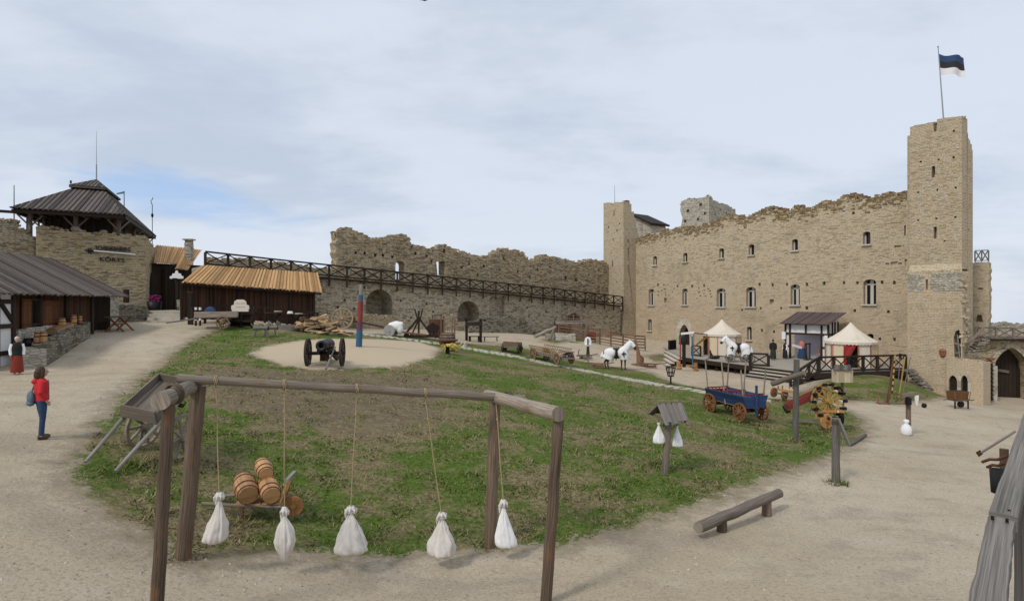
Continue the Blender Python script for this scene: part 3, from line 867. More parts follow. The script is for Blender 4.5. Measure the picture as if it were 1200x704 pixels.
def walkway():
    def ln(back, dz=0):
        return lambda t: LW.pt(W0 + .3 + (W1 - W0 - .35) * t, deckz(W0 + .3 + (W1 - W0 - .35) * t) + dz, back)
    root = thing('timber_walkway', 'long dark timber walkway deck along the head of the curtain wall', 'walkway', LW.pt((W0 + W1) / 2, 0))
    n = 150
    mb = MB()
    f = ln(1.1); g_ = ln(1.1)
    for i in range(n):
        a = LW.pt(W0 + .3 + (W1 - W0 - .35) * (i + .5) / n, 0, 0); u = W0 + .3 + (W1 - W0 - .35) * (i + .5) / n
        mb.beam(LW.pt(u, deckz(u) - .05, -.35), LW.pt(u, deckz(u) - .05, 2.35), .28, .05)
    mb.build('deck', M['darkwood'], root, True)
    mb = MB()
    for a, c in zip(deck_line, deck_line[1:]):
        mb.beam(LW.pt(a[0], a[1] - .12, -.30), LW.pt(c[0], c[1] - .12, -.30), .12, .09)
    mb.build('edge_beam', M['darkwood'], root, True)
    root = thing('walkway_railing', 'dark brown timber railing of crossed braces running the length of the high walkway', 'railing', LW.pt((W0 + W1) / 2, 0, -.42))
    railing(root, ln(-.42), 29, 1.02, M['darkwood'], .15, .12, drop=.75)
walkway()

def apron():
    pl = LW.shift(-1.6)
    root = thing('rubble_buttress', 'low sloping rubble stone mass at the foot of the curtain wall beside the pen', 'wall', pl.pt(pl.uz(590, 0)[0], -5))
    tp = pxy(pl, [(553, 388), (562, 379), (570, 374), (590, 373), (607, 374), (618, 379), (625, 388), (640, 392), (652, 396)])
    mb = MB(); masonry(mb, pl, [(tp[-1][0], -6)] + rag(tp, .4, .14, 2)[::-1] + [(tp[0][0], -6)], [], 1.58)
    rubble(mb, pl, tp, 70, .3, 1.5, 8)
    mb.build('wall', M['drystone'], root, True)
apron()

# ------------------------------------------------------------------ castle range
def win(mb, pl, x, yt, yb, w, arched=True):
    u0, z0 = pl.uz(x - w / 2, yb); u1, z1 = pl.uz(x + w / 2, yt)
    if u0 > u1: u0, u1 = u1, u0
    return arch_poly(u0, u1, z0, z1, spring=(u1 - u0) * .28) if arched else [(u0, z0), (u1, z0), (u1, z1), (u0, z1)]

def window_part(root, pl, poly, depth, lights, frame, sill=True):
    u0, u1 = min(p[0] for p in poly), max(p[0] for p in poly); z0, z1 = min(p[1] for p in poly), max(p[1] for p in poly)
    mb = MB(); t = .09 if lights > 1 else .06
    bk = depth - .16
    def bar(a, c, w): mb.beam(pl.pt(*a, bk), pl.pt(*c, bk), .07, w, up=(Z if abs(a[0] - c[0]) > abs(a[1] - c[1]) else pl.U))
    if lights > 1:
        c = u0 + (u1 - u0) * (.48 if pl is CW else .5)
        bar((c, z0 + .02), (c, z1 - .03), .26 if u1 - u0 > .9 else .18)
        bar((u0, z0 + (z1 - z0) * .80), (u1, z0 + (z1 - z0) * .80), .14)
    bar((u0 + .06, z0), (u0 + .06, z1 - .25), .12); bar((u1 - .06, z0), (u1 - .06, z1 - .25), .12)
    if sill: mb.beam(pl.pt(u0 - .12, z0 - .06, -.04), pl.pt(u1 + .12, z0 - .06, -.04), .3, .12)
    fo = mb.build('window', frame, root, True)
    mb = MB()
    q = inset(poly, .985)
    V = [pl.pt(u, z, depth - .06) for u, z in q]; mb.add(V, [tuple(range(len(V)))], None); mb.build('pane', M['glass'], fo)
    for v in fo.children: 
        Mi = ROOTM[root.name].inverted(); v.data.transform(Mi)
    if lights > 1:          # leaded bars
        mb = MB()
        for k in range(1, 6): z = z0 + (z1 - z0) * .78 * k / 6; mb.beam(pl.pt(u0 + .05, z, depth - .09), pl.pt(u1 - .05, z, depth - .09), .02, .025)
        for k in range(1, 6): u = u0 + (u1 - u0) * k / 6; mb.beam(pl.pt(u, z0, depth - .09), pl.pt(u, z0 + (z1 - z0) * .78, depth - .09), .02, .025, up=pl.U)
        o = mb.build('glazing_bars', M['iron'], fo); o.data.transform(ROOTM[root.name].inverted())

def castle():
    pl = CW
    root = thing('castle_range', 'long tan limestone castle range with two rows of windows and jagged ruined top', 'castle', pl.pt(pl.L * .5, -5))
    tops = [(741, 281), (754, 276.5), (766, 274.5), (773, 273), (777, 269), (781, 272), (790, 268), (800, 266), (808, 267), (815, 267), (823, 264), (830, 263), (840, 258), (850, 253), (856, 252), (865, 256), (878, 255), (885, 250), (893, 246), (903, 243), (910, 246), (917, 250), (925, 248), (933, 242), (940, 246), (950, 243), (960, 239), (964, 236), (970, 239), (980, 237), (985, 232), (995, 229), (1003, 229), (1010, 234), (1017, 234), (1025, 232), (1033, 229), (1040, 227), (1047, 229), (1055, 227), (1070, 226)]
    tp = pxy(pl, tops); ul, ur = tp[0][0], tp[-1][0]
    out = [(ur, -9), (ul, -9)] + rag(tp, .34, .16, 21)
    holes, wins = [], []
    def W(x, yt, yb, w, lights, dep=.55, arched=True, fr=None, sill=True):
        p = win(None, pl, x, yt, yb, w, arched); holes.append((p, dep, False)); wins.append((p, dep, lights, fr or M['frame'], sill))
    W(738, 340, 356.6, 4.6, 1); W(763.4, 338.4, 357.3, 6.6, 2); W(802.7, 338, 357, 6.6, 2); W(845, 337.7, 359.3, 10.3, 2); W(880, 336, 359.3, 11.3, 2); W(931.8, 333, 357, 10.8, 2); W(1019.3, 327, 356.4, 15, 2)
    for a in [(767.5, 299.8, 310.7, 4.4), (803, 296, 307, 5), (845.5, 290.7, 302.5, 5.6), (880.5, 286, 299, 6.6), (931.6, 279.8, 293.6, 7), (1015.7, 271, 286.6, 8.6)]: W(*a, 1, .5)
    W(736.4, 374.3, 384.5, 3.6, 1); W(761.4, 374, 387, 4.3, 1); W(878, 382.7, 398, 5.6, 1); W(1020, 391, 402, 7.5, 1, sill=False)
    W(1060.5, 264, 276, 2, 0, .5, False, sill=False)
    r = random.Random(2)
    put = [(890, 333.5), (905.5, 334), (922, 333), (945.5, 333), (966, 332), (989, 331.5), (1005, 331.5), (1034, 330.5), (1048, 331), (891.5, 361), (915.5, 361), (945, 361), (1001.5, 364), (1040.7, 365),
           (771, 334), (794, 335), (811, 335), (825, 335), (869.5, 363), (858, 386), (893, 387), (907, 388.5), (1031, 397), (1048, 397.5), (1000, 249.5), (968.5, 244.5)]
    for x, y in put:
        u, z = pl.uz(x, y); s = r.uniform(.2, .28); holes.append((sq(u, z, s, s * 1.2, r), .4, False))
    for x, y in [(904.5, 353.5), (780, 352)]:
        u, z = pl.uz(x, y); holes.append((sq(u, z, .42, .5, r), .3, False))
    for cx, cy, n in [(781, 343, 11), (823, 345, 11), (866, 249, 0)]:      # clusters of missing stones
        used = []
        for i in range(n * 4):
            x, y = cx + r.gauss(0, 5), cy + r.gauss(0, 4)
            if any(abs(x - a) < 2.4 and abs(y - b_) < 2 for a, b_ in used) or len(used) >= n or not (770 < x < 797 or 809 < x < 837): continue
            if any(abs(x - a) < 3 and abs(y - b_) < 2.4 for a, b_ in put): continue
            used.append((x, y)); u, z = pl.uz(x, y); holes.append((sq(u, z, r.uniform(.14, .3), r.uniform(.1, .2), r), .12, False))
    for x, y, w, h in [(1040, 309, .3, .15), (1047.5, 308.5, .55, .3), (1055, 308.5, .3, .15), (1062.5, 307.5, .3, .5), (1052, 289, .5, .2)]:
        u, z = pl.uz(x, y); holes.append((sq(u, z, w, h, r), .15, False))
    # gothic door
    u0, z0 = pl.uz(796, 408); u1, _ = pl.uz(808.5, 408); _, z1 = pl.uz(802, 380)
    z0 = -6.6
    dp = arch_poly(min(u0, u1), max(u0, u1), z0, z1, True, 12, spring=1.5); holes.append((dp, .9, False))
    mb = MB(); masonry(mb, pl, out, holes, 2.4); relief(mb, pl, min(ul, ur) + .1, max(ul, ur) - .1, lambda u: -5.5, lambda u: interp(tp, u) - .3, 2600, holes, (.36, .115), .03, 7); mb.build('wall', M['castle'], root, True)
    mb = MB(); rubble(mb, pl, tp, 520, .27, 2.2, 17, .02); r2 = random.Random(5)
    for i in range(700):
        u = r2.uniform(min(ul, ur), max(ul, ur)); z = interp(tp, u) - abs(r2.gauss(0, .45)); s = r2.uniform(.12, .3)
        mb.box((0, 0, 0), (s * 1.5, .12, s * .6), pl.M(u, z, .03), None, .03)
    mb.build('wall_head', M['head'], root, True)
    for p, dep, li, fr, sl in wins: window_part(root, pl, p, dep, li, fr, sl)
    # dressed surround of the door
    ua, ub = min(u0, u1), max(u0, u1); w = ub - ua
    inn = arch_poly(ua, ub, z0, z1, True, 12, spring=1.5); outr = arch_poly(ua - .55, ub + .55, z0, z1 + .75, True, 12, spring=2.1)
    mb = MB(); n = len(inn)
    for i in list(range(1, n - 1)) + [n - 1]:
        j = (i + 1) % n
        V = [pl.pt(*inn[i], -.06), pl.pt(*inn[j], -.06), pl.pt(*outr[j], -.06), pl.pt(*outr[i], -.06), pl.pt(*inn[i], .3), pl.pt(*inn[j], .3), pl.pt(*outr[j], .3), pl.pt(*outr[i], .3)]
        mb.add(V, [(0, 1, 2, 3), (0, 4, 5, 1), (2, 6, 7, 3)])
    mb.build('door_surround', M['dressed'], root, True)
    mb = MB(); q = inset(dp, .98); mb.add([pl.pt(u, z, .85) for u, z in q], [tuple(range(len(q)))]); mb.build('door', M['darkwood'], root, True)
castle()

def rect_tower(root, C0, UL, wl, UR, wr, topL, topR, z0, mat, name, holesL=(), holesR=(), t=1.0, back=True):
    """tower with a front corner C0; face L runs along UL, face R along UR; tops as (u, z)"""
    L = Plane(C0, C0 + UL * wl); Rr = Plane(C0 + UR * 0, C0 + UR * wr)
    mb = MB()
    def prep(pl, top, w, skip=0.0): return [(w, z0), (skip, z0)] + top
    masonry(mb, L, prep(L, topL, wl), holesL, t)
    # the other face butts against the first one's end
    R2 = Plane(C0 + UR * t, C0 + UR * wr)
    if R2.N.dot(UL) > 0: R2.N = -R2.N
    return mb, L, R2

def corner_tower():
    C0 = P(731, 0, 74.2); UL = CW.U.copy(); UR = LW.U.copy()
    C0.z = 0
    root = thing('corner_tower', 'slim square stone tower standing where the curtain wall meets the castle range', 'tower', Vector((C0.x, C0.y, -4)))
    L = Plane(C0, C0 + UL * 3.6)
    zt = lambda y, d: (CY - y) / F * d
    tl = [(0, zt(236, 74.2))] + rag([(0.05, zt(236, 74.2)), (1.6, zt(236.5, 75.5)), (1.7, zt(238.5, 75.5)), (3.6, zt(238.2, 77.2))], .5, .1, 3) + [(3.6, zt(238.2, 77.2))]
    holes = []
    r = random.Random(6)
    for x, y, w, h in [(719.5, 250, .18, .75), (718.5, 280.5, .2, .2), (717.8, 309, .18, .7), (723, 270, .2, .2), (716, 297, .2, .2), (726, 262, .2, .2), (713, 266, .2, .2), (722.5, 330, .2, .2)]:
        u, z = L.uz(x, y); holes.append((sq(u, z, w, h, r), .4, False))
    mb = MB(); masonry(mb, L, [(3.6, -7), (0, -7)] + tl[1:-1], holes, .9)
    R2 = Plane(C0 + UR * 0, C0 + UR * 3.2)
    sh = 0.9    # front wall thickness taken up at the corner
    A0 = C0 - L.N * sh
    R2 = Plane(A0, A0 + (-L.N) * 2.6)
    tr = pxy(R2, [(734, 234.5), (738, 236), (740, 244), (743, 250), (745.5, 262), (747.5, 272), (748.5, 281)])
    rr = rag(tr, .3, .12, 5)
    holes = []
    for x, y, w, h in [(736.5, 277.5, .25, .6), (736.8, 288, .25, .55), (736.5, 308.5, .22, .5)]:
        u, z = R2.uz(x, y); holes.append((sq(u, z, w, h, r), .4, False))
    us = [p[0] for p in rr]
    masonry(mb, R2, [(rr[-1][0], -7), (0.0, -7), (0.0, rr[0][1])] + rr, holes, .8)
    # back sides
    B = Plane(C0 + UL * 3.6 - L.N * .9, C0 + UL * 3.6 - L.N * 3.4); masonry(mb, B, [(0, -7), (2.5, -7), (2.5, zt(243, 77)), (0, zt(239, 77))], [], .6)
    mb.build('wall', M['tower'], root, True)
    mb = MB(); p = L.pt(2.0, zt(238, 75.5) - .1, .4); mb.cyl(p, p + Z * 2.4, .04, .02, 6); mb.build('mast', M['steel'], root, True)
corner_tower()

def turret():
    pl = Plane(P(742, 0, 82), P(764, 0, 79.5))
    root = thing('roofed_turret', 'small pale stone turret with a dark lean to roof behind the corner tower', 'turret', pl.pt(1, 4))
    a = pl.uz(741, 290); c = pl.uz(763, 290)
    z0 = 5; za = pl.uz(744, 254)[1]; zc = pl.uz(763, 263)[1]
    mb = MB(); masonry(mb, pl, [(c[0], z0), (a[0], z0), (a[0], za + .3), (c[0], zc - .06)], [], 3.0); mb.build('wall', M['keep'], root, True)
    mb = MB()
    p0 = pl.pt(a[0] - .2, za + .45, 1.5); p1 = pl.pt(c[0] + .35, zc + .02, 1.5); mb.beam(p0, p1, 3.8, .22)
    mb.build('roof', M['darkwood'], root, True)
turret()

def keep():
    root = thing('keep_ruin', 'pale grey ruined keep rising behind the castle range', 'tower', P(829, 268, 86))
    C = P(831, 0, 84.5); A = P(797.5, 0, 87); B = P(861, 0, 90)
    pl = Plane(C, A)
    tp = pxy(pl, [(831, 230), (828, 229.5), (824, 232), (816, 233.5), (808, 233), (803, 234), (799, 238), (797.8, 241)])
    r = random.Random(1)
    ho = [(sq(*pl.uz(x, y), .35, .4, r), .4, False) for x, y in [(821, 240), (806, 247), (818, 257), (826, 250), (803, 259)]]
    mb = MB(); out = [(tp[-1][0] - .0, 4)] + [(0, 4)] + rag(tp, .4, .16, 4) + [(tp[-1][0] + .1, tp[-1][1] - .7), (tp[-1][0] - .25, tp[-1][1] - 1.8), (tp[-1][0], tp[-1][1] - 3)]
    masonry(mb, pl, out, ho, 1.5); rubble(mb, pl, tp, 40, .26, 1.4, 2)
    p2 = Plane(C + (B - C).normalized() * .02, B)
    tp = pxy(p2, [(832, 232), (836, 235), (842, 237), (846, 239.5), (849, 238.5), (853, 241.5), (858, 244), (862, 246)])
    ho = [(sq(*p2.uz(x, y), .35, .4, r), .4, False) for x, y in [(844, 246), (851, 250), (838, 251), (845, 257)]]
    mb2 = MB(); out = [(tp[-1][0], 4), (.05, 4)] + rag([(max(.05, u), z) for u, z in tp], .4, .14, 6)
    masonry(mb, p2, out, ho, 1.5)
    mb.build('wall', M['keep'], root, True)
keep()

# ------------------------------------------------------------------ great tower with the flag
TR = P(1127, 0, 43.0); TR.z = 0
TF = Plane(TR, TR + CW.U * 3.3)
TS = Plane(TR - TF.N * 1.0, TR - TF.N * 3.0)
def great_tower():
    root = thing('flag_tower', 'tall slender square limestone tower with a flag on its notched top', 'tower', Vector((TR.x - 1, TR.y + 1.5, -6.5)))
    r = random.Random(3)
    ul = TF.uz(1066.3, 0)[0]
    tp = pxy(TF, [(1066.3, 150), (1071, 147.5), (1080, 145.5), (1090, 143.5), (1093.6, 143), (1094, 154), (1097.6, 153.5), (1098, 140.5), (1108, 139), (1117, 137.5), (1124, 135.5), (1127, 138)])
    tp[-1] = (0.0, tp[-1][1]); jag = rag(tp, .22, .035, 5)
    holes = []
    for x, y in [(1117.5, 153.7), (1079, 189.5), (1100, 187), (1117.5, 184.5), (1076, 225.5), (1098.5, 222.5), (1120, 220), (1076, 258), (1097, 256), (1119.5, 254.3), (1107, 282.5)]:
        u, z = TF.uz(x, y); holes.append((sq(u, z, .13, .15, r), .4, False))
    for x, y0, y1, w in [(1093.5, 195, 208, 3.4), (1096, 266, 279.5, 3.2)]:
        u, z = TF.uz(x, (y0 + y1) / 2); h = (y1 - y0) / F * 44; holes.append((sq(u, z, w / F * 46 / 1.0, h, r), .5, False))
    zl = TF.uz(1100, 316)[1]
    mb = MB(); masonry(mb, TF, [(0, zl), ] + jag[::-1] + [(ul, zl)], holes, 1.0); relief(mb, TF, .15, ul - .15, lambda u: zl, lambda u: 11.9, 420, holes, (.22, .09), .022, 9)
    rubble(mb, TF, tp[:5], 14, .13, .9, 3); rubble(mb, TF, tp[7:], 14, .13, .9, 4)
    ts = pxy(TS, [(1133, 150), (1134.5, 158), (1136, 163), (1137, 165), (1139, 172), (1140, 178)])
    us = max(p[0] for p in ts)
    tsj = rag([(0.0, TS.uz(1131, 141)[1])] + ts, .3, .12, 7)
    ho = [(sq(*TS.uz(x, y), .15, .2, r), .3, False) for x, y in [(1136, 200), (1137, 232), (1135, 270)]]
    masonry(mb, TS, [(us, -9), (0, -9)] + tsj, ho, .7)
    # far faces close the shaft
    q = Plane(TR + CW.U * ul - TF.N * 1.0, TR + CW.U * ul - TF.N * 3.2); masonry(mb, q, [(0, -9), (2.2, -9), (2.2, 12.2), (0, 12.6)], [], .6)
    q = Plane(TR - TF.N * 3.2 + CW.U * .75, TR - TF.N * 3.2 + CW.U * (ul - .62)); masonry(mb, q, [(0, -9), (q.L, -9), (q.L, 11.8), (0, 11.4)], [], .6)
    mb.build('shaft_wall', M['tower'], root, True)
    # wider lower stage, standing proud, with a weathered ledge
    LP = TF.shift(-.30)
    u0 = LP.uz(1127.6, 0)[0]; u1 = LP.uz(1063.5, 0)[0]
    zt = LP.uz(1066, 319)[1]
    hol = []
    u, z = LP.uz(1086, 333.3); hol.append((sq(u, z, .13, .75, r), .5, False))
    hol.append((pxy(LP, [(1118.5, 421), (1118, 408), (1117.3, 396), (1119.5, 388), (1123.5, 386), (1126, 390), (1126.2, 420)]), 1.6, False))
    zr = LP.uz(1127, 316)[1]
    mb = MB(); masonry(mb, LP, [(u0, -9), (u0, zr - .15)] + rag([(u0 + .02, zr - .1), (u0 + 1.5, zt + .05), (u1, zt)], .4, .03, 3) + [(u1, -9)], hol, 1.2); relief(mb, LP, u0 + .15, u1 - .15, lambda u: -6.5, lambda u: zt - 1.4, 300, hol, (.24, .09), .022, 11)
    top = TF.shift(-.2)
    # sloping weathered ledge between the two stages
    a, c = LP.pt(u0, zt - .1, .02), LP.pt(u1 + 0, zt - .05, .02)
    e, f_ = TF.pt(0, zt + .62, -.012), TF.pt(ul, zt + .5, -.012)
    mb.add([a, c, f_, e], [(0, 1, 2, 3)], None)
    rubble(mb, LP, [(u0 + .1, zt + .02), (u1 - .1, zt - .02)], 40, .12, .3, 9)
    # broken masonry down the right-hand edge
    for i in range(60):
        z = random.uniform(zt - .2, -1.7) if i < 45 else random.uniform(-3.2, -1.6)
        s = random.uniform(.08, .2)
        c = LP.pt(u0 + random.uniform(-.06, .10), z, random.uniform(-.02, .9))
        mb.box((0, 0, 0), (s * 1.6, s * 1.4, s * .8), Matrix.Translation(c) @ Matrix.Rotation(random.uniform(-.6, .6) + .9, 4, 'Z'), None, s * .2)
    mb.build('base_wall', M['castle'], root, True)
    mb = MB(); zq = LP.uz(1095, 341)[1]
    for i in range(8):
        z0 = zq + (zt - .12 - zq) * i / 8; z1 = zq + (zt - .12 - zq) * (i + 1) / 8; uu = u0 + .02
        while uu < u1 - .08:
            w = min(random.uniform(.2, .5), u1 - .02 - uu)
            if not (abs(uu + w / 2 - u) < .3 and i < 8): mb.box((0, 0, 0), (w - .012, .06, z1 - z0 - .012), LP.M(uu + w / 2, (z0 + z1) / 2, -.01), None, .006)
            uu += w
    mb.build('stone_course', M['keep'], root, True)['kind'] = 'stuff'
    st = thing('tower_steps', 'short flight of stone steps down the grass bank at the tower foot', 'steps', P(1075, 446, 44.2))
    for i in range(7):
        c = P(1066 + i * 3.4, 434 + i * 3.6, 44.6 - i * .12); mb = MB(); mb.box(c, (.55, .6, .16), None, None, .02); mb.build('step', M['drystone'], st, True)
    mb = MB(); mb.beam(LP.at(1118.2, 402, .06), LP.at(1126.4, 404, .06), .06, .10); mb.beam(LP.at(1117.6, 414, .1), LP.at(1126.4, 412, .1), .06, .12); mb.beam(LP.at(1122.2, 392, -.03), LP.at(1125.0, 420, -.03), .05, .07)
    mb.build('broken_planks', M['greywood'], root, True)
    # face mask on the wall
    mk = thing('wall_mask', 'small terracotta face mask fixed to the tower wall', 'mask', LP.at(1105, 413.5, -.06))
    mb = MB(); Mx = LP.M(*LP.uz(1105, 413.5), -.04); mb.ell((0, 0, 0), (.22, .12, .32), Mx, 14, 10); mb.ell((0, -.11, -.02), (.05, .07, .10), Mx, 8, 6); mb.ell((0, -.10, -.16), (.11, .04, .04), Mx, 8, 6)
    mb.ell((0, 0, .14), (.23, .14, .16), Mx, 12, 8)
    mb.build('face', M['terracotta'], mk, True)
    mb = MB(); [mb.ell((s * .09, -.115, .07), (.045, .02, .025), Mx, 8, 6) for s in (-1, 1)]; mb.build('eyes', M['dark'], mk, True)
    # flag
    p0 = TF.at(1102.4, 150, .6); p1 = P(1099.3, 55, p0.y)
    fl = thing('flag', 'blue black and white striped flag flying from a grey pole on the tower', 'flag', p0)
    mb = MB(); mb.cyl(p0, p1, .05, .03, 8); mb.ell(p1, .06, None, 8, 6); mb.build('pole', M['steel'], fl, True)
    d = p0.y
    def fp(s, t):      # s along the fly, t down the hoist
        base = P(1100.2 + .35 * t * 2, 63.5 + 23 * t, d)
        x = s * 1.95; drop = (.45 * s ** 1.1 - .25 * s * s) * (1 - .75 * t) + .06 * math.sin(s * 7 + t)
        return base + Vector((x, .22 * math.sin(s * 8 + 1.2 * t) * s, -drop * .85 - (.12 * s * t)))
    for k, mt in enumerate(('flagblue', 'flagblack', 'flagwhite')):
        mb = MB(); mb.sheet([[fp(i / 24, (k + j / 4) / 3) for i in range(25)] for j in range(5)], True, None, .012)
        mb.build(('blue_stripe', 'black_stripe', 'white_stripe')[k], M[mt], fl, True)
great_tower()

# ------------------------------------------------------------------ annex, gate wall, doors at the tower foot
def annex():
    pl = Plane(P(1136, 0, 47.6), P(1159, 0, 46.8))
    root = thing('tower_annex', 'lower stone annex against the right of the flag tower with a little viewing balcony', 'tower', pl.pt(.5, -7))
    a = pl.uz(1134, 307)[0]; c = pl.uz(1159, 307)[0]; z = pl.uz(1150, 307)[1]
    r = random.Random(8)
    edge = [(c + r.uniform(-.05, .06), z - .3 * i) for i in range(1, 18)]
    ho = [(sq(*pl.uz(1147.5, 372.5), .36, .55, r), .5, False), (sq(*pl.uz(1149, 338), .3, .12, r), .2, False)]
    mb = MB(); masonry(mb, pl, [(a, -9), (a, z)] + rag([(a + .01, z), (c, z)], .3, .05, 2) + edge + [(c, -9)], ho, 2.5)
    mb.build('wall', M['tower'], root, True)
    rl = thing('balcony_railing', 'small grey balcony railing on top of the tower annex', 'railing', pl.pt(a + .5, z))
    railing(rl, lambda t: pl.pt(a + .45 + (c - a - .48) * t, z + .02, .06), 2, .88, M['greywood'], .07, .06, lowrail=.1)
annex()

def gatewall():
    pl = Plane(P(1134, 0, 46.4), P(1290, 0, 45.8))
    root = thing('gate_wall', 'rubble gate wall with a tall pointed dark gateway beneath a timber gallery', 'wall', pl.pt(4, -7.5))
    a = pl.uz(1134, 0)[0]; c = pl.uz(1290, 0)[0]
    tp = [(a, pl.uz(1140, 394)[1]), (c, pl.uz(1200, 394)[1])]
    u0, z0 = pl.uz(1163.5, 480); u1, _ = pl.uz(1206, 480); _, z1 = pl.uz(1182, 407)
    ar = arch_poly(u0, u1, z0 - .8, z1, True, 14, spring=1.9)
    mb = MB(); masonry(mb, pl, [(c, -10), (a, -10)] + tp, [(ar, 1.0, False)], 2.2); mb.build('wall', M['ruin'], root, True)
    mb = MB()
    o2 = arch_poly(u0 - .3, u1 + .3, z0 - .8, z1 + .32, True, 14, spring=2.1); n = len(ar)
    for i in range(2, n - 1):
        V = [pl.pt(*ar[i], -.05), pl.pt(*ar[i + 1], -.05), pl.pt(*o2[i + 1], -.05), pl.pt(*o2[i], -.05), pl.pt(*ar[i], .2), pl.pt(*ar[i + 1], .2), pl.pt(*o2[i + 1], .2), pl.pt(*o2[i], .2)]
        mb.add(V, [(0, 1, 2, 3), (0, 4, 5, 1), (2, 6, 7, 3)])
    mb.build('arch_ring', M['curtain'], root, True)
    mb = MB()
    for k in range(9):
        uu = u0 + (u1 - u0) * (k + .5) / 9; mb.beam(pl.pt(uu, -9, .9), pl.pt(uu, z1 + .1, .9), (u1 - u0) / 9 - .02, .08, up=pl.N)
    dr = mb.build('gate_door', M['darkwood'], root, True)
    mb = MB(); mb.beam(pl.at(1168, 433, .78), pl.at(1191, 437, .78), .12, .2); o = mb.build('bar', M['oldwood'], dr); o.data.transform(ROOTM[root.name].inverted())
    # back parapet with stones
    bp = pl.shift(1.6)
    rt = thing('gate_parapet', 'grey stone parapet rising behind the timber gallery above the gateway', 'wall', bp.pt(4, -2))
    tp = pxy(bp, [(1150, 381), (1162, 380), (1172, 379.5), (1180, 378.5), (1186, 380), (1200, 380), (1240, 380)])
    mb = MB(); masonry(mb, bp, [(tp[-1][0], -3), (tp[0][0], -3)] + rag(tp, .35, .05, 3), [], .59); rubble(mb, bp, tp, 40, .16, .5, 2); mb.build('wall', M['keep'], rt, True)
    gl = thing('gate_gallery_railing', 'weathered timber gallery railing of crossed braces above the gateway', 'railing', pl.at(1170, 395, -.3))
    q0 = pl.at(1143, 396.5, -.35); q1 = pl.at(1245, 396.5, -.35)
    railing(gl, lambda t: q0 + (q1 - q0) * t, 5, .82, M['oldwood'], .12, .1, lowrail=.08)
    mb = MB(); mb.beam(q0 - Z * .09, q1 - Z * .09, .5, .12); mb.build('floor_beam', M['darkwood'], gl, True)
gatewall()

